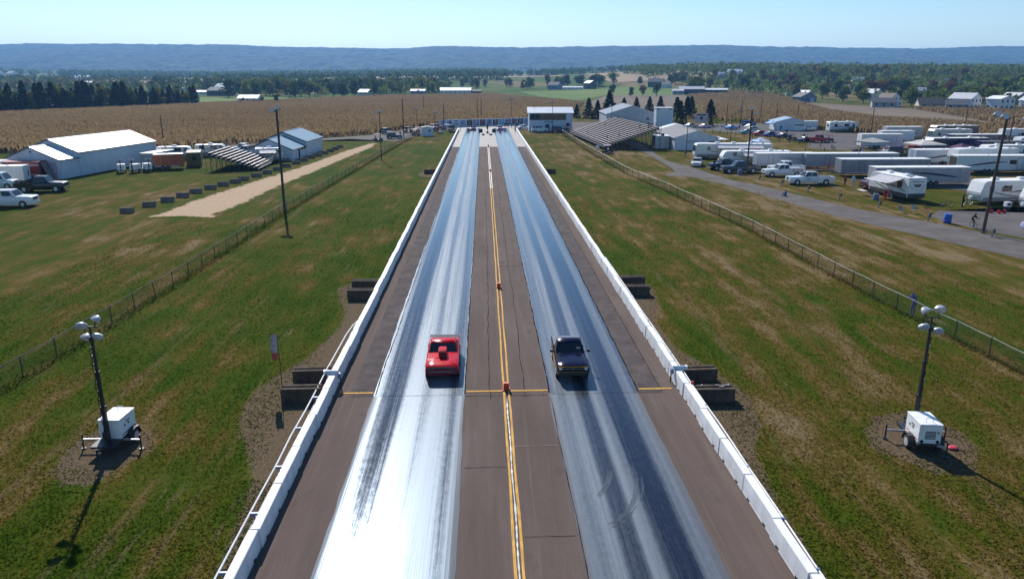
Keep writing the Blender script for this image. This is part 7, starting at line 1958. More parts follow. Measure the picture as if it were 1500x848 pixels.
HL = [  # label, x, y, rz, W, L, eave, apex, wall, roof
    ('white gabled house with grey roof above a brick lower house at far right', 234, 430, 20, 9, 10, 4.6, 7.4, 0, 1), ('low brick house with grey roof in front of the white gable at far right', 226, 421, 70, 8, 12, 2.8, 5.0, 2, 0), ('wide low house with brown roof left of the tall white house', 243, 402, 75, 9, 15, 2.4, 5.6, 1, 1),
    ('tall white house with grey roof behind the right cornfield', 257, 396, 28, 10, 12, 5.4, 8.2, 0, 2), ('dark roofed garage leaning on the tall white house', 247, 388, 60, 7, 9, 2.6, 4.6, 2, 0), ('square white house with dark windows at far right', 266, 381, 10, 9, 9, 5.6, 7.0, 0, 3), ('white house cut by the right edge of the view', 292, 392, 10, 9, 10, 4.6, 7.2, 0, 2), ('pale house behind trees near the right edge', 337, 470, 15, 10, 11, 4.4, 7.0, 2, 2),
    ('navy garage with pale door behind the right corn', 221, 516, 12, 12, 10, 3.4, 6.2, 4, 0), ('white house with red roof behind the navy garage', 262, 632, 70, 9, 14, 4.4, 7.6, 0, 4), ('white cottage below the red roofed house', 240, 560, 30, 8, 9, 4.0, 6.6, 0, 3), ('white house left of the brick gable at far right', 290, 556, 20, 9, 11, 4.6, 7.4, 0, 2), ('cream house among village trees right of centre', 310, 646, 40, 9, 11, 4.6, 7.6, 1, 1),
    ('long pale house deep among village trees', 390, 780, 80, 9, 16, 4.2, 7.2, 0, 2), ('white farmhouse with bright roof above the village trees', 335, 1010, 80, 10, 18, 5.0, 8.2, 0, 3), ('pale house left of the bright roofed farmhouse', 304, 960, 75, 9, 14, 4.5, 7.6, 1, 2), ('grey house high among trees at right', 464, 742, 60, 10, 12, 4.6, 7.6, 2, 0), ('cream house beside village lawn at right', 318, 552, 15, 9, 10, 4.2, 6.6, 1, 1), ('small grey house between village trees at right', 352, 600, 35, 9, 10, 4.2, 6.8, 2, 5),
    ('dark long farm shed with pale roof beyond the right corn', 190, 690, 80, 11, 22, 4.2, 6.4, 5, 2), ('low white roofed farm shed right of the dark farm shed', 212, 688, 80, 9, 20, 3.2, 4.4, 5, 3), ('small pale farm shed left of the dark farm shed', 176, 684, 80, 8, 10, 3.2, 4.6, 2, 2),
    ('blue grey house behind the green field at centre', 82, 875, 60, 11, 13, 4.8, 8.2, 4, 0), ('white topped dark house at the end of the farm lane', 122, 868, 30, 10, 10, 6.5, 9.0, 5, 3), ('pale long shed beside the green field', 101, 860, 85, 6, 22, 2.4, 3.4, 0, 3), ('dark gabled farmhouse behind trees right of centre', 195, 856, 70, 11, 17, 5.5, 9.0, 5, 0), ('white porch house below the dark gabled farmhouse', 199, 822, 60, 8, 9, 4.0, 6.2, 0, 0),
    ('wide white roof showing over the cornfield crest', -27, 745, 88, 12, 30, 3.2, 5.6, 0, 3), ('low blue grey shed left of the wide white roof', -63, 740, 85, 9, 14, 2.8, 4.4, 4, 2), ('small brown shed right of the wide white roof', -10, 752, 85, 7, 16, 2.2, 3.4, 5, 1),
    ('white cottage at the wood edge behind the left cornfield', -108, 700, 70, 9, 10, 3.0, 5.2, 0, 3), ('dark barn with white silo roof left of the pasture', -236, 694, 75, 13, 20, 4.6, 7.4, 5, 0), ('white roofed barn behind the dark barn', -242, 720, 70, 10, 12, 7.0, 10.0, 0, 3), ('pale lean-to left of the dark barn', -262, 728, 85, 8, 16, 2.6, 3.8, 0, 3), ('white arched barn on the pasture beyond the left corn', -161, 530, 85, 9, 14, 2.6, 4.6, 0, 3), ('brown house in the wood behind the pasture', -240, 830, 70, 10, 14, 4.0, 6.6, 1, 2), ('pale house half hidden in the wood right of the brown house', -216, 880, 70, 9, 14, 4.0, 6.4, 2, 2),
    ('low grey shed with white trim right of the conifer row', -357, 910, 85, 10, 26, 3.4, 5.4, 2, 2), ('white van like shed right of the conifer row', -333, 872, 85, 6, 12, 2.6, 3.6, 0, 3), ('white farmhouse roof at far left above the tan field', -960, 1600, 60, 14, 20, 6, 11, 0, 3), ('second white farm roof at far left above the tan field', -1010, 1640, 60, 12, 16, 6, 10, 0, 3), ('long white shed far left above the conifers', -610, 1190, 85, 12, 40, 3.4, 5.4, 0, 3), ('white roof in the far left valley', -728, 1420, 85, 12, 26, 5, 8, 0, 3)]
for l, x, y, rz, W, L, ev, ap, wm, rm in HL:
    house(l, x, y, rz, W, L, ev, ap, wm, rm, 'farm_shed' if ('shed' in l or 'barn' in l or 'garage' in l or 'lean-to' in l) else 'house', 'shed' if ('shed' in l or 'barn' in l or 'garage' in l or 'lean-to' in l) else 'house', win=y < 900)
MB().b2(1.0, 5.0, -5.06, -5.01, 0, 2.6).build('garage_door', m_hwall[0], [o for o in bpy.data.objects if o.get('label', '').startswith('navy garage')][0])
ZONES = [   # x0, x1, y0, y1, count, height range, colours, phrase
    ((-255, -45, 640, 860), 50, (11, 17), ['dark green', 'dark green', 'mid green', 'yellow green', 'olive'], 'in the wood behind the left cornfield'),
    ((-120, -30, 740, 800), 12, (11, 15), ['mid green', 'yellow green', 'dark green'], 'in the wood behind the left cornfield'),
    ((-660, -290, 640, 1150), 28, (10, 16), ['dark green', 'mid green', 'olive', 'russet'], 'in the far left valley beyond the conifers'),
    ((-40, 75, 850, 1050), 12, (10, 14), ['mid green', 'dark green', 'olive'], 'around the farm behind the green field'),
    ((60, 180, 900, 1000), 14, (12, 16), ['dark green', 'mid green', 'yellow green', 'russet'], 'around the farm behind the green field'),
    ((150, 230, 700, 900), 12, (10, 15), ['dark green', 'mid green', 'olive'], 'around the farmhouses right of the green field'),
    ((215, 330, 520, 980), 44, (10, 15), ['dark green', 'mid green', 'mid green', 'olive', 'russet'], 'in the village beyond the right cornfield'),
    ((300, 560, 520, 1000), 62, (10, 16), ['dark green', 'mid green', 'mid green', 'yellow green', 'olive', 'russet'], 'in the village beyond the right cornfield'),
    ((245, 330, 405, 520), 18, (8, 12), ['dark green', 'mid green', 'mid green', 'yellow green', 'olive'], 'between the houses behind the right cornfield'),
    ((330, 420, 440, 560), 14, (9, 13), ['dark green', 'mid green', 'yellow green'], 'between the houses behind the right cornfield')]
for (x0, x1, y0, y1), n, (h0, h1), cols_, ph in ZONES:
    k = 0; tries = 0
    while k < n and tries < n * 20:
        tries += 1
        x, y = rt.uniform(x0, x1), rt.uniform(y0, y1)
        if not clear(x, y): continue
        c = rt.choice(cols_)
        tree('broadleaf_tree', '%s broadleaf tree %s' % (c, ph), 'tree', x, y, rt.uniform(h0, h1) / 13.0, BROAD[c][rt.randrange(4)], TRK[k % 3], '%s trees %s' % (c, ph), rt.uniform(1.0, 1.4))
        k += 1
for x, y, h, c, l in ((112, 655, 11, 'mid green', 'broad green tree clump standing at the edge of the bare field'), (127, 650, 8.5, 'dark green', 'dark tree right of the green clump at the bare field edge'), (150, 655, 12, 'dark green', 'tall dark tree with open trunk before the farmhouses'), (137, 652, 10, 'russet', 'thin bare looking tree between the clump and the farmhouses'),
                      (-163, 522, 3.5, 'dark green', 'small dark bush left of the white arched barn'), (-150, 520, 4.0, 'dark green', 'small dark bush right of the white arched barn'), (-140, 520, 6.0, 'dark green', 'lone narrow tree on the pasture beyond the left corn'), (88, 470, 3.0, 'yellow green', 'low shrub at the corner of the bare field')):
    tree('broadleaf_tree', l, 'tree', x, y, h / 13, BROAD[c][int(abs(x)) % 4], TRK[0], None, 1.1)
byg = {}
for o_ in bpy.data.objects:
    if o_.parent is None and o_.get('category') == 'tree' and o_.get('group') and (' trees ' in o_['group'] or o_['group'].startswith('conifers beyond')):
        byg.setdefault((o_['group'], o_['label']), []).append(o_)
for (g_, l_), os_ in byg.items():
    if len(os_) > 1:
        for i_, o_ in enumerate(sorted(os_, key=lambda q: q.location.x / q.location.y)):
            if i_ < 89: o_['label'] = '%s, %s from the left' % (l_, ordw(i_ + 1))
poly_sheet('pasture', [(-205, 478), (-128, 590), (-140, 640), (-250, 650), (-300, 520)], m_green, 0.06, 30)

# far woods that read as one mass
def woodland(name, label, polys, n, h, size, lf, seed):
    rnd = np.random.default_rng(seed); VS, F = [], []; off = 0
    P = []
    for poly, cnt in zip(polys, n):
        A = np.array(poly); x0, y0 = A.min(0); x1, y1 = A.max(0)
        x = rnd.uniform(x0, x1, cnt * 3); y = rnd.uniform(y0, y1, cnt * 3); k = inside(poly, x, y); P.append(np.stack([x[k], y[k]], -1)[:cnt])
    P = np.concatenate(P); z = zt(P[:, 0], P[:, 1])
    k = 16; N = len(P)
    hh = h * rnd.uniform(0.7, 1.15, N)
    d = rnd.normal(0, 1, (N, k, 3)); d /= np.linalg.norm(d, axis=2)[:, :, None]
    d[:, :, 2] = np.abs(d[:, :, 2]) * 1.0
    C = np.stack([P[:, 0], P[:, 1], z + hh * 0.42], -1)[:, None, :]
    Q = C + d * (np.stack([hh * 0.36, hh * 0.36, hh * 0.55], -1)[:, None, :]) * rnd.uniform(0.7, 1.1, (N, k))[:, :, None]
    low = rnd.uniform(0, 1, (N, k)) < 0.25
    Q[:, :, 2] = np.where(low, Q[:, :, 2] - hh[:, None] * 0.4, Q[:, :, 2])
    vs, f = leaves(Q.reshape(-1, 3), d.reshape(-1, 3), size, rnd)
    o = obj(name, leaf_mesh(name, vs, f, lf), None, kind='stuff'); tag(o, label, 'woodland')
woodland('distant_woodland', 'long belt of distant woods below the ridge at left', [[(-1100, 2000), (60, 2000), (80, 2250), (-1100, 2300)], [(-2200, 1900), (-1250, 1700), (-1100, 2200), (-2200, 2300)]], [1500, 700], 19, 5.0, LEAF['mid green'], 5)
woodland('distant_woodland', 'hazy hedgerows and copses across the far valley', [[(-420, 1160), (40, 1160), (40, 1235), (-420, 1250)], [(-900, 1180), (-420, 1200), (-420, 1260), (-900, 1330)], [(100, 1520), (460, 1520), (520, 1800), (120, 1700)], [(-60, 1640), (200, 1640), (200, 1760), (-60, 1760)], [(-380, 880), (-60, 880), (-60, 960), (-380, 1010)]], [260, 260, 260, 140, 220], 14, 3.6, LEAF['dark green'], 6)
woodland('distant_woodland', 'dense dark trees on the rise behind the right village', [[(420, 1000), (950, 1000), (1000, 1250), (430, 1250)], [(560, 640), (980, 640), (950, 1000), (560, 1000)], [(230, 1050), (430, 1030), (440, 1300), (230, 1300)], [(420, 560), (600, 560), (600, 700), (430, 680)], [(950, 1800), (1800, 1750), (1800, 1850), (950, 1900)]], [620, 620, 260, 120, 220], 14, 3.6, LEAF['mid green'], 7)
woodland('village_shrubbery', 'hedges and low garden trees filling the village at right', [[(225, 590), (560, 540), (600, 980), (240, 1000)], [(262, 415), (330, 415), (400, 540), (262, 505)]], [620, 60], 9, 2.3, LEAF['mid green'], 17)
woodland('village_shrubbery', 'dark hedges and low trees filling the wood behind the left cornfield', [[(-262, 735), (-40, 760), (-40, 930), (-280, 930)], [(-640, 700), (-300, 760), (-300, 1000), (-640, 900)]], [380, 200], 11, 2.6, LEAF['dark green'], 18)
woodland('village_shrubbery', 'yellow green low trees at the edge of the left wood', [[(-150, 700), (-40, 735), (-40, 760), (-160, 740)], [(-420, 800), (-280, 780), (-280, 900), (-420, 950)]], [60, 60], 9, 2.2, LEAF['yellow green'], 19)
woodland('distant_woodland', 'olive trees mixed through the rise behind the right village', [[(380, 760), (960, 720), (1000, 1250), (400, 1250)], [(-700, 800), (-420, 800), (-420, 1000), (-700, 1050)]], [360, 90], 13, 3.6, LEAF['olive'], 8)
woodland('roadside_brush', 'scrubby brush along the corn edge behind the sponsor wall and staging lanes', [[(78, 268), (100, 274), (101, 279), (78, 272)], [(104, 238), (112, 222), (114, 226), (106, 243)]], [30, 40], 1.6, 0.7, LEAF['yellow green'], 9)

# ------------------------------------------------------------------ grass tufts and long grass at posts and walls
m_blade, nt, b, out = newmat('grass_blades')
gi = nt.n('NewGeometry')
gc, gh = grass_nodes(nt)
c = nt.mix(0.85, gc, nt.ramp(gi.outputs['Random Per Island'], [(0.0, (0.65, 0.75, 0.5)), (0.5, (1.15, 1.2, 0.9)), (0.93, (1.6, 1.45, 1.0)), (1.0, (2.6, 2.2, 2.0))]), 'MULTIPLY')
nt.put(b.inputs['Base Color'], c); b.inputs['Roughness'].default_value = 0.9; b.inputs['Specular IOR Level'].default_value = 0.05
t_ = nt.n('BsdfTranslucent'); nt.put(t_.inputs[0], c); mx = nt.n('MixShader'); mx.inputs[0].default_value = 0.5
m_blade.node_tree.links.new(b.outputs[0], mx.inputs[1]); m_blade.node_tree.links.new(t_.outputs[0], mx.inputs[2]); m_blade.node_tree.links.new(mx.outputs[0], out.inputs['Surface'])
def tufts(name, label, x, y, h, w):
    n = len(x); a = rng.uniform(0, np.pi, n); z = np.full(n, 0.0125)
    dx, dy = np.cos(a) * w, np.sin(a) * w
    lx, ly = rng.normal(0, 0.45, n) * h, rng.normal(0, 0.45, n) * h
    vs = np.stack([np.stack([x - dx, y - dy, z], -1), np.stack([x + dx, y + dy, z], -1), np.stack([x + dx * 0.9 + lx, y + dy * 0.9 + ly, z + h * 0.9], -1), np.stack([x - dx * 0.7 + lx, y - dy * 0.7 + ly, z + h], -1)], 1).reshape(-1, 3)
    tri = (np.arange(n)[:, None] * 4 + [0, 1, 2, 3]).astype(np.int32)
    me = bpy.data.meshes.new(name); me.vertices.add(n * 4); me.vertices.foreach_set('co', vs.reshape(-1))
    me.loops.add(n * 4); me.loops.foreach_set('vertex_index', tri.reshape(-1)); me.polygons.add(n)
    me.polygons.foreach_set('loop_start', np.arange(0, n * 4, 4, dtype=np.int32)); me.polygons.foreach_set('loop_total', np.full(n, 4, np.int32))
    me.update(calc_edges=True); me.materials.append(m_blade)
    o = obj(name, me, None, kind='stuff'); tag(o, label, 'grass')
def scatter(n, x0, x1, y0, y1):
    # uniform over the picture rather than the ground: many near, few far
    y = 1.0 / rng.uniform(1.0 / y1, 1.0 / y0, n); return rng.uniform(x0, x1, n), y
for (x0, x1), nm, cnt in (((-36, -8.3), 'left', 130000), ((10.5, 40), 'right', 130000)):
    x, y = scatter(cnt, x0, x1, 17.5, 110)
    k = vnoise(x * 0.5, y * 0.3, 3) + 0.6 * rng.uniform(0, 1, len(x)) - 0.5 * ss(55, 110, y) > 0.42
    x, y = x[k], y[k]
    for cx, cy, r in ((-16.7, 29.6, 1.35), (19.3, 29.2, 1.6)):
        q = np.hypot(x - cx, y - cy) > r * (0.8 + 0.5 * rng.uniform(0, 1, len(x))); x, y = x[q], y[q]
    if nm == 'left':
        q = ~((x > -10.9 + rng.uniform(0, 1.5, len(x))) & (y > 27) & (y < 58)) & ~((x < -28) & (x > -41) & (y > 84)); x, y = x[q], y[q]
    else:
        q = ~((x < 12.2 - rng.uniform(0, 1.5, len(x))) & (y > 28) & (y < 58)) & ~((x > 46 - (y - 90) * 0.12) & (y > 60)); x, y = x[q], y[q]
    tufts('grass_tufts', 'short mown grass on the %s verge' % nm, x, y, rng.uniform(0.008, 0.030, len(x)) * (1 + 0.012 * y), rng.uniform(0.018, 0.042, len(x)) * (1 + 0.012 * y))
def along(line, n, sd):
    P = np.array(line, float); d = np.hypot(*np.diff(P, axis=0).T); c_ = np.concatenate([[0], np.cumsum(d)])
    s_ = rng.uniform(0, c_[-1], n); return np.interp(s_, c_, P[:, 0]) + rng.normal(0, sd, n), np.interp(s_, c_, P[:, 1]) + rng.normal(0, sd, n)
xs_, ys_ = [], []
for line, n, sd in (([(-26.4, 20), (-25.3, 38.0), (-24.5, 55.5), (-24.2, 89), (-22.2, 148), (-19.9, 205)], 7000, 0.22), ([(30.2, 24), (29.45, 38), (28.8, 50.2), (28.4, 76), (26.0, 108), (24.2, 125), (23.2, 170), (22.9, 222)], 7000, 0.2), ([(-8.4, 16), (-8.4, 230)], 5000, 0.12), ([(10.6, 16), (10.6, 230)], 5000, 0.12)):
    x, y = along(line, n, sd); xs_.append(x); ys_.append(y)
x, y = np.concatenate(xs_), np.concatenate(ys_)
k = ~((x > -8.24) & (x < 10.42)); x, y = x[k], y[k]
tufts('long_grass', 'long uncut grass along the fences and behind the walls', x, y, rng.uniform(0.04, 0.15, len(x)), rng.uniform(0.02, 0.06, len(x)))
# ------------------------------------------------------------------ people: one continuous skinned body each
m_skin = mat('skin', (0.42, 0.26, 0.18), 0.6, 0, 0.05)
m_hair = mat('hair_dark', (0.03, 0.02, 0.015), 0.8)
m_shoe = mat('shoe', (0.03, 0.03, 0.032), 0.7)
def cloth(name, col): return mat('cloth_' + name, col, 0.85, 0, 0.12, 6.0, 0.1)
# joints: name -> (x, y, z, radius); facing -y
BASE = {'pel': (0, 0, .94, .135), 'spi': (0, 0, 1.14, .125), 'che': (0, 0.0, 1.34, .15), 'nec': (0, 0, 1.49, .058), 'hd0': (0, -.015, 1.57, .078), 'hd1': (0, -.02, 1.66, .098), 'hd2': (0, -.01, 1.745, .065), 'nos': (0, -.115, 1.645, .018)}
for s_, n_ in ((1, 'r'), (-1, 'l')):
    BASE.update({'sh' + n_: (.17 * s_, 0, 1.42, .068), 'el' + n_: (.24 * s_, .02, 1.14, .046), 'wr' + n_: (.26 * s_, -.06, .90, .033), 'pa' + n_: (.26 * s_, -.08, .83, .034),
                 'hi' + n_: (.095 * s_, 0, .88, .098), 'kn' + n_: (.105 * s_, -.02, .49, .064), 'an' + n_: (.11 * s_, .02, .09, .046), 'to' + n_: (.125 * s_, -.14, .045, .04)})
EDGES = [('pel', 'spi', 'shirt'), ('spi', 'che', 'shirt'), ('che', 'nec', 'shirt'), ('nec', 'hd0', 'skin'), ('hd0', 'hd1', 'skin'), ('hd1', 'hd2', 'hair'), ('hd1', 'nos', 'skin')]
for n_ in 'rl':
    EDGES += [('che', 'sh' + n_, 'shirt'), ('sh' + n_, 'el' + n_, 'shirt'), ('el' + n_, 'wr' + n_, 'skin'), ('wr' + n_, 'pa' + n_, 'skin'), ('pel', 'hi' + n_, 'pants'), ('hi' + n_, 'kn' + n_, 'pants'), ('kn' + n_, 'an' + n_, 'pants'), ('an' + n_, 'to' + n_, 'shoe')]
def body_mesh(pose):
    J = dict(BASE); J.update(pose)
    E = list(EDGES)
    for n_ in 'rl':        # five fingers rooted in the palm
        p = Vector(J['pa' + n_][:3]); w = Vector(J['wr' + n_][:3]); d = (p - w).normalized(); sd = Vector((0, 1, 0)) if abs(d.y) < 0.8 else Vector((1, 0, 0))
        sd = (sd - d * sd.dot(d)).normalized(); cu = d.cross(sd)
        for i, (o_, ln) in enumerate(((-.030, .065), (-.010, .080), (.010, .085), (.030, .075))):
            a = p + d * 0.02 + sd * o_; J['f%d%s' % (i, n_)] = (*a, .0095); J['g%d%s' % (i, n_)] = (*(a + d * ln * 0.6 + cu * 0.012), .0085); J['h%d%s' % (i, n_)] = (*(a + d * ln + cu * 0.04), .0075)
            E += [('pa' + n_, 'f%d%s' % (i, n_), 'skin'), ('f%d%s' % (i, n_), 'g%d%s' % (i, n_), 'skin'), ('g%d%s' % (i, n_), 'h%d%s' % (i, n_), 'skin')]
        a = p - d * 0.02 + sd * 0.045; J['tm' + n_] = (*a, .011); J['tn' + n_] = (*(a + sd * 0.02 + d * 0.04), .009)
        E += [('pa' + n_, 'tm' + n_, 'skin'), ('tm' + n_, 'tn' + n_, 'skin')]
    names = list(J); idx = {n: i for i, n in enumerate(names)}
    me = bpy.data.meshes.new('sk'); me.from_pydata([J[n][:3] for n in names], [(idx[a], idx[b_]) for a, b_, _ in E], [])
    o = bpy.data.objects.new('sk', me); COL.objects.link(o)
    md = o.modifiers.new('s', 'SKIN'); md.use_smooth_shade = True
    sv = me.skin_vertices[0].data
    for i, n in enumerate(names):
        r = J[n][3]; sv[i].radius = (r, r * (0.72 if n in ('pel', 'spi', 'che') else 1.0)); sv[i].use_root = (n == 'pel')
    sb = o.modifiers.new('u', 'SUBSURF'); sb.levels = 1; sb.render_levels = 1
    dg = bpy.context.evaluated_depsgraph_get(); out = bpy.data.meshes.new_from_object(o.evaluated_get(dg))
    bpy.data.objects.remove(o)
    lab = []
    segs = [(Vector(J[a][:3]), Vector(J[b_][:3]), k, max(J[a][3], J[b_][3])) for a, b_, k in E]
    order = ['shirt', 'pants', 'skin', 'hair', 'shoe']
    for p in out.polygons:
        c_ = p.center; best = (1e9, 'shirt')
        for a, b_, k, r in segs:
            ab = b_ - a; t = max(0, min(1, (c_ - a).dot(ab) / max(1e-9, ab.length_squared))); dd = (c_ - a - ab * t).length - r
            if dd < best[0]: best = (dd, k)
        k = best[1]
        if k == 'skin' and (c_ - Vector(J['hd1'][:3])).length < 0.16 and (c_.z > J['hd1'][2] + 0.03 or (c_.y > J['hd1'][1] + 0.03 and c_.z > J['hd0'][2])): k = 'hair'
        p.material_index = order.index(k); p.use_smooth = True
    return out
def legs(hip_y, kn, an, to):
    d = {}
    for s_, n_ in ((1, 'r'), (-1, 'l')):
        d['kn' + n_] = (kn[0] * s_, kn[1], kn[2], .064); d['an' + n_] = (an[0] * s_, an[1], an[2], .046); d['to' + n_] = (to[0] * s_, to[1], to[2], .04)
    return d
POSES = {'stand': {}, 'walk': {'knr': (.1, -.16, .5, .064), 'anr': (.1, -.12, .10, .046), 'tor': (.11, -.29, .05, .04), 'knl': (-.1, .06, .49, .064), 'anl': (-.1, .24, .14, .046), 'tol': (-.11, .12, .05, .04), 'elr': (.25, .12, 1.16, .046), 'wrr': (.25, .10, .92, .033), 'par': (.25, .08, .85, .034), 'ell': (-.25, -.06, 1.15, .046), 'wrl': (-.24, -.22, .98, .033), 'pal': (-.23, -.28, .94, .034)}}
# bent over the fence with both arms forward
lean = {'pel': (0, .06, .92, .135), 'spi': (0, 0.02, 1.11, .125), 'che': (0, -.06, 1.29, .15), 'nec': (0, -.12, 1.42, .058), 'hd0': (0, -.17, 1.49, .078), 'hd1': (0, -.21, 1.57, .098), 'hd2': (0, -.22, 1.655, .065), 'nos': (0, -.305, 1.54, .018)}
for s_, n_ in ((1, 'r'), (-1, 'l')): lean.update({'sh' + n_: (.17 * s_, -.07, 1.37, .068), 'el' + n_: (.24 * s_, -.24, 1.16, .046), 'wr' + n_: (.14 * s_, -.38, 1.25, .033), 'pa' + n_: (.10 * s_, -.40, 1.32, .034), 'hi' + n_: (.095 * s_, .06, .86, .098)})
POSES['lean'] = lean
sit = {'pel': (0, .0, .52, .135), 'spi': (0, -.02, .70, .125), 'che': (0, -.04, .90, .15), 'nec': (0, -.06, 1.05, .058), 'hd0': (0, -.09, 1.13, .078), 'hd1': (0, -.10, 1.22, .098), 'hd2': (0, -.09, 1.30, .065), 'nos': (0, -.19, 1.20, .018)}
for s_, n_ in ((1, 'r'), (-1, 'l')): sit.update({'sh' + n_: (.17 * s_, -.04, .98, .068), 'el' + n_: (.24 * s_, -.06, .72, .046), 'wr' + n_: (.18 * s_, -.28, .62, .033), 'pa' + n_: (.16 * s_, -.34, .60, .034), 'hi' + n_: (.095 * s_, -.04, .50, .098), 'kn' + n_: (.13 * s_, -.44, .52, .064), 'an' + n_: (.13 * s_, -.42, .09, .046), 'to' + n_: (.14 * s_, -.58, .045, .04)})
POSES['sit'] = sit
ground = {k: (v[0], v[1], v[2] - .40, v[3]) for k, v in sit.items()}
for s_, n_ in ((1, 'r'), (-1, 'l')): ground.update({'kn' + n_: (.17 * s_, -.34, .46, .064), 'an' + n_: (.13 * s_, -.56, .09, .046), 'to' + n_: (.14 * s_, -.70, .05, .04), 'wr' + n_: (.12 * s_, -.38, .38, .033), 'pa' + n_: (.08 * s_, -.43, .40, .034), 'el' + n_: (.25 * s_, -.2, .32, .046)})
POSES['ground'] = ground
ride = {k: (v[0], v[1] + .12, v[2] + .42, v[3]) for k, v in sit.items()}
for k in ('che', 'nec', 'hd0', 'hd1', 'hd2', 'nos', 'shr', 'shl'): v = ride[k]; ride[k] = (v[0], v[1] - .20, v[2] - .06, v[3])
for s_, n_, kz, az in ((1, 'r', .78, .34), (-1, 'l', .66, .16)): ride.update({'kn' + n_: (.11 * s_, -.22, kz, .064), 'an' + n_: (.12 * s_, -.04, az, .046), 'to' + n_: (.13 * s_, -.20, az - .05, .04), 'el' + n_: (.25 * s_, -.32, 1.10, .046), 'wr' + n_: (.24 * s_, -.52, 1.02, .033), 'pa' + n_: (.24 * s_, -.57, 1.01, .034)})
POSES['ride'] = ride
PM = {k: body_mesh(v) for k, v in POSES.items()}
def person(label, pose, x, y, z, rz, shirt, pants, hair=None, group=None, s_=1.0):
    me = PM[pose].copy(); me.name = 'person'
    me.materials.clear()
    for m in (shirt, pants, m_skin, hair or m_hair, m_shoe): me.materials.append(m)
    o = obj('person', me); o.location = (x, y, z); o.rotation_euler = (0, 0, R(rz)); o.scale = (s_,) * 3
    return tag(o, label, 'person', group)
NAVY, BLACK_, WHITE_, BLUEJ, REDC, GREYC, TANC = cloth('navy', (0.02, 0.03, 0.10)), cloth('black', (0.012, 0.012, 0.014)), cloth('white', (0.62, 0.62, 0.63)), cloth('denim', (0.035, 0.06, 0.13)), cloth('red', (0.35, 0.02, 0.025)), cloth('grey', (0.18, 0.18, 0.19)), cloth('tan', (0.30, 0.23, 0.15))
person('person in navy shirt and trousers leaning on the right fence', 'lean', 29.42, 47.25, 0, -75, cloth('violet_navy', (0.12, 0.13, 0.28)), cloth('dark_navy', (0.016, 0.02, 0.06)), cloth('cap_brown', (0.16, 0.06, 0.04)))
person('person in blue sitting on the grass by the access road', 'ground', 41.7, 100.0, 0, -70, cloth('mid_blue', (0.05, 0.14, 0.30)), BLUEJ)
person('person in dark clothes standing between white sedan and black pickup', 'walk', 41.0, 130.8, 0, -40, BLACK_, BLACK_)
person('person in red standing behind the ladder rack pickup', 'stand', 54.6, 109.6, 0, 20, cloth('dull_red', (0.20, 0.03, 0.03)), BLACK_)
person('person in pale shirt standing behind the ladder rack pickup', 'stand', 55.6, 109.0, 0, -60, cloth('pale_blue', (0.40, 0.48, 0.55)), GREYC)
person('person in black shirt riding the bicycle beside the blue drum', 'ride', 53.2, 77.2, 0.01, 80, BLACK_, TANC, None)
person('person in dark clothes standing beside the red bicycle', 'stand', 60.3, 90.0, 0, 40, cloth('char', (0.03, 0.03, 0.04)), BLACK_)
person('person in black standing before the white race trailer door', 'stand', 81.5, 129.0, 0, 10, BLACK_, BLACK_)
person('person in blue bending at the dark blue race car', 'lean', 79.5, 132.4, 0, 200, cloth('royal', (0.02, 0.06, 0.30)), BLUEJ)
person('person in black at the right end of the start line', 'stand', 9.4, 224.8, 0.03, 10, BLACK_, BLACK_)
for i, (x, y, c) in enumerate(((6.9, 246, BLACK_), (8.1, 248, NAVY), (9.0, 244, BLACK_), (9.9, 247, GREYC), (10.8, 243, BLACK_), (11.6, 246, WHITE_), (7.6, 251, BLACK_), (-8.2, 236, WHITE_), (-9.6, 239, BLACK_), (-7.2, 233, GREYC), (-13.6, 219.5, REDC), (-11.0, 226, WHITE_), (-22.9, 206.5, BLUEJ))):
    person('%s of the crew members around the start line, counted from the right lane' % ordw(i + 1), 'stand' if i % 2 else 'walk', x, y, 0.025, rt.uniform(0, 360), c, BLACK_ if i % 3 else BLUEJ, None, 'crew around the start line')
gx = lambda r: 27.2 + r * 0.76 + 0.3
for i, (r, dy, c) in enumerate(((3, 9, BLACK_), (6, 6.5, NAVY), (2, 30, GREYC), (15, 4, BLACK_), (15, 5.6, NAVY), (14, 3.2, NAVY), (16, 9.5, BLACK_), (16, 41, NAVY), (9, 33, REDC), (13, 8.2, BLACK_))):
    # rows climb along the stand's own x axis, turned 3 degrees
    lx, ly = r * 0.76 + 0.34, dy; ca, sa = math.cos(R(3)), math.sin(R(3))
    person('spectator in %s in the %s grandstand row, %g metres from the near end' % ({id(BLACK_): 'black', id(NAVY): 'navy', id(GREYC): 'grey', id(REDC): 'red'}[id(c)], ordw(r + 1), dy), 'sit', 27.2 + lx * ca - ly * sa, 168.5 + lx * sa + ly * ca, 0.75 + r * 0.235 + 0.02, 90, c, BLACK_, None, 'spectators in the grandstand')
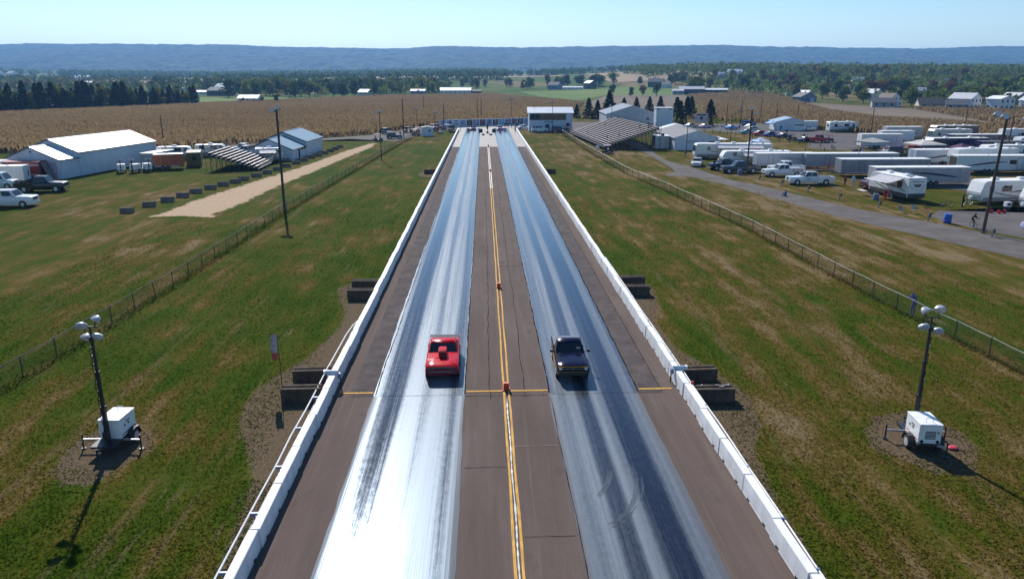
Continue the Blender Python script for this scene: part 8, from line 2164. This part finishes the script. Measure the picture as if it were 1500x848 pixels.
for i, (x, y, c, l) in enumerate(((78.6, 221, BLACK_, 'person in black between the teal and cream queued cars'), (86.8, 212, BLACK_, 'person in black standing on the pit lane beside the queue'), (83.4, 209.8, WHITE_, 'person in white beside the blue queued sedan'), (74.8, 247, REDC, 'person in red beside the pale pink queued car'), (76.2, 240, WHITE_, 'person in white before the light blue queued car'), (80.9, 235, NAVY, 'person in navy behind the light blue queued car'), (84.4, 194.6, REDC, 'person in red beside the utility vehicles in the queue'), (88.2, 188, BLUEJ, None), (92.2, 230.0, NAVY, 'person under the blue canopy at the garage'), (75.8, 148, REDC, 'person in red among the gear near the maroon SUV'), (74.6, 139.6, WHITE_, 'person in white beside the pale race car'), (96.5, 154.5, BLACK_, 'person in black under the pale canvas shelter'), (100.2, 152.8, TANC, 'person in tan before the navy motorhome'))):
    if l: person(l, 'stand' if i % 2 else 'walk', x, y, 0.012, rt.uniform(0, 360), c, BLACK_ if i % 2 else BLUEJ)

for i, (x, y, c, l) in enumerate(((60.5, 128.0, REDC, 'person in red between the silver and dark grey trailers'), (61.8, 127.4, BLACK_, 'person in black beside the person in red by the grey trailers'), (48.5, 142.8, WHITE_, 'person in white under the motorhome awning'), (53.8, 143.2, NAVY, 'person in navy under the motorhome awning'), (52.8, 94.6, REDC, 'person in red beside the camper awning'),
        (83.6, 140.6, BLUEJ, 'person in blue beside the black pickup in the pits'), (90.6, 119.8, WHITE_, 'person in white beside the golf cart by the race trailer'), (95.0, 152.2, REDC, 'person in red before the pale canvas shelter'), (89.0, 155.6, BLACK_, 'person in black beside the maroon SUV'), (78.2, 151.2, WHITE_, 'person in white near the blue bin in the pits'), (71.6, 145.0, NAVY, 'person in navy beside the orange quad bike'), (64.6, 166.0, BLACK_, 'person in black under the blue and white canopy'), (41.5, 152.0, GREYC, 'person in grey walking past the lettered white building'), (33.0, 160.5, NAVY, 'person in navy walking behind the golf cart at the grandstand'), (21.6, 219.8, REDC, 'person in red before the timing tower'))):
    person(l, 'walk' if i % 2 else 'stand', x, y, 0.012, rt.uniform(0, 360), c, BLACK_ if i % 2 else BLUEJ)
# ------------------------------------------------------------------ bicycles, chairs and camp clutter
def bicycle(label, loc, rz, m):
    t = thing('bicycle', label, 'bicycle', loc, R(rz))
    for y in (-0.52, 0.52):
        mb = MB(); n = 20
        rg = [[(c_[0], y + (0.33 + c_[1]) * math.cos(2 * math.pi * i / n), 0.345 + (0.33 + c_[1]) * math.sin(2 * math.pi * i / n)) for c_ in ((-.02, 0), (0, .022), (.02, 0), (0, -.022))] for i in range(n + 1)]
        w_ = mb.loft(rg, False).build('wheel', m_tyre, t, True)
        sp_ = MB()
        for i in range(8): a = math.pi * i / 8; sp_.bar((0, y - .31 * math.cos(a), .345 - .31 * math.sin(a)), (0, y + .31 * math.cos(a), .345 + .31 * math.sin(a)), .006)
        sp_.build('spokes', m_steel, w_)
    fr = MB()
    for a, b_ in (((0, -.52, .345), (0, -.1, .30)), ((0, -.1, .30), (0, -.2, .82)), ((0, -.2, .75), (0, .36, .80)), ((0, -.1, .30), (0, .38, .72)), ((0, -.52, .345), (0, -.19, .72)), ((0, .52, .345), (0, .36, .92))): fr.tube([a, b_], .02, 6)
    fr.build('frame', m, t, True)
    MB().tube([(-.28, .30, 1.0), (0, .37, .98), (.28, .30, 1.0)], .015, 6).build('handlebar', m_blkmetal, t)
    MB().box((0, -.2, .86), (.14, .26, .06), taper=.8).build('saddle', m_trim, t, False, .02)
    MB().disc((0, -.1, .30), (1, 0, 0), .09, .02, 10).build('crank', m_steel, t)
    MB().bar((-.12, -.1, .14), (.12, -.1, .46), .025).build('pedals', m_trim, t)
bicycle('grey bicycle under the rider beside the blue drum', (53.2, 77.0, .012), 170, m_steel)
bicycle('red bicycle standing behind the campers', (58.6, 90.4, 0), -110, paint('bike_red', (.35, .04, .03)))
bicycle('dark bicycle leaning at the camper front', (61.8, 91.2, 0), -80, m_blkmetal)
def camp_chair(label, loc, rz, m):
    t = thing('camp_chair', label, 'chair', loc, R(rz))
    MB().box((0, 0, .45), (.55, .5, .04)).build('seat', m, t); mb = MB(); mb.add([(-.27, .24, .45), (.27, .24, .45), (.27, .42, .98), (-.27, .42, .98), (-.27, .27, .45), (.27, .27, .45), (.27, .45, .98), (-.27, .45, .98)], [(0, 1, 2, 3), (7, 6, 5, 4), (2, 1, 5, 6), (0, 3, 7, 4), (3, 2, 6, 7)]); mb.build('backrest', m, t)
    for sx in (-1, 1):
        MB().tube([(sx * .27, -.25, 0), (sx * .27, .26, .66)], .014, 5).build('leg', m_steel, t); MB().tube([(sx * .27, .28, 0), (sx * .27, -.25, .64)], .014, 5).build('leg', m_steel, t)
        MB().bar((sx * .29, -.26, .65), (sx * .29, .3, .67), .05).build('armrest', m_trim, t)
camp_chair('tan folding chair by the awning camper, left one of the pair', (50.6, 86.6, 0), 25, cloth('canvas_tan', (.42, .40, .32)))
camp_chair('tan folding chair by the awning camper, right one of the pair', (51.9, 86.2, 0), -10, cloth('canvas_tan', (.42, .40, .32)))
camp_chair('red low chair beside the pit lot', (53.7, 86.5, 0), 60, cloth('chair_red', (.50, .03, .03)))
camp_chair('blue folding chair under the camper awning', (53.0, 97.8, 0), 90, cloth('chair_blue', (.04, .07, .2)))
camp_chair('black folding chair under the camper awning', (53.3, 99.2, 0), 75, BLACK_)
t = thing('folding_table', 'grey folding table under the camper awning', 'table', (52.6, 100.4, 0), R(5))
MB().box((0, 0, .72), (.7, 1.5, .04)).build('table_top', m_wtrim, t)
for sx in (-1, 1):
    for sy in (-1, 1): MB().bar((sx * .28, sy * .65, 0), (sx * .28, sy * .65, .71), .03).build('leg', m_steel, t)
for i, (x, y) in enumerate(((62.0, 85.6), (62.8, 85.8), (61.3, 86.0))):
    t = thing('fuel_can', '%s red fuel can on the pit lot before the edge camper, from the left' % ordw((2, 3, 1)[i]), 'fuel can', (x, y, .01), R(i * 30), 'red fuel cans on the pit lot')
    MB().box((0, 0, .2), (.28, .42, .4)).build('can', paint('can_red', (.45, .02, .02)), t, False, .04); MB().tube([(0, .1, .4), (0, .2, .52)], .03, 6).build('spout', m_trim, t); MB().bar((0, -.12, .44), (0, .06, .44), .03).build('handle', m_trim, t)
t = thing('generator', 'white generator box on the hitch of the edge camper', 'generator', (64.6, 87.9, .45), R(4))
MB().box((0, 0, .3), (.7, .6, .6)).build('case', m_cab, t, False, .04); MB().box((0, -.31, .32), (.4, .02, .3)).build('grille', m_trim, t); MB().box((0, 0, -.2), (.5, .5, .4)).build('stand', m_blkmetal, t)
# loose gear around the pit trailers
rg_ = random.Random(4); gear = []
GP = [(74, 146), (76, 142.5), (78.5, 148.5), (72.8, 148.4), (80, 142.5), (83, 131), (84.5, 129.5), (76.5, 134), (94.5, 157.5), (98.2, 156), (102, 153.5), (88.2, 160.8), (90.2, 158.2), (58.2, 127.6), (60.4, 126.6), (64.4, 126.8), (95.5, 119.6), (97.2, 120.2), (106, 150.8), (110, 150), (92, 147), (96, 146.2)]
for i, (x, y) in enumerate(GP):
    kk = i % 4
    c = [m_dark, m_steel, paint('crate_blue', (.03, .08, .3)), paint('crate_red', (.35, .03, .03)), m_cab, P_YEL][rg_.randrange(6)]
    if kk == 0:
        t = thing('tool_chest', '%s tool chest among pit gear counted from the maroon SUV outwards' % ordw(i // 4 + 1), 'tool chest', (x, y, .015), rg_.uniform(0, 3), 'tool chests in the pits')
        MB().box((0, 0, .5), (.9, .5, .9)).build('cabinet', c, t, False, .03)
        for z in (.25, .45, .65, .82): MB().box((0, -.255, z), (.8, .02, .12)).build('drawer', m_steel, t)
    elif kk == 1:
        t = thing('tyre_stack', '%s stack of tyres among pit gear counted from the maroon SUV outwards' % ordw(i // 4 + 1), 'tyres', (x, y, .015), 0, 'tyre stacks in the pits')
        for z in range(3): MB().tube([(0, 0, z * .25), (0, 0, z * .25 + .06), (0, 0, z * .25 + .18), (0, 0, z * .25 + .24)], [.28, .34, .34, .28], 12).build('tyre', m_tyre, t, True)
    elif kk == 2:
        camp_chair('%s folding chair among pit gear counted from the maroon SUV outwards' % ordw(i // 4 + 1), (x, y, .015), rg_.uniform(0, 360), cloth('pit_%d' % (i % 5), [(.04, .07, .2), (.3, .03, .03), (.02, .02, .02), (.1, .2, .1), (.35, .33, .3)][i % 5]))
    else:
        t = thing('cooler', '%s cooler box among pit gear counted from the maroon SUV outwards' % ordw(i // 4 + 1), 'cooler', (x, y, .015), rg_.uniform(0, 3), 'coolers in the pits')
        MB().box((0, 0, .22), (.7, .42, .42)).build('box', c, t, False, .03); MB().box((0, 0, .46), (.73, .45, .07)).build('lid', m_cab, t, False, .02)

# ------------------------------------------------------------------ the air: pale even haze
m_haze = bpy.data.materials.new('haze_air'); m_haze.use_nodes = True
m_haze.node_tree.nodes.clear()
nt = NT(m_haze.node_tree)
hv = nt.n('VolumePrincipled'); ho = nt.n('OutputMaterial')
m_haze.node_tree.links.new(hv.outputs[0], ho.inputs['Volume'])
hv.inputs['Color'].default_value = (0.24, 0.53, 1.0, 1)
hv.inputs['Density'].default_value = 0.00013
hv.inputs['Anisotropy'].default_value = 0.22
MB().b2(-9000, 9000, -700, 7600, -2, 275).build('haze', m_haze, None, kind='stuff')
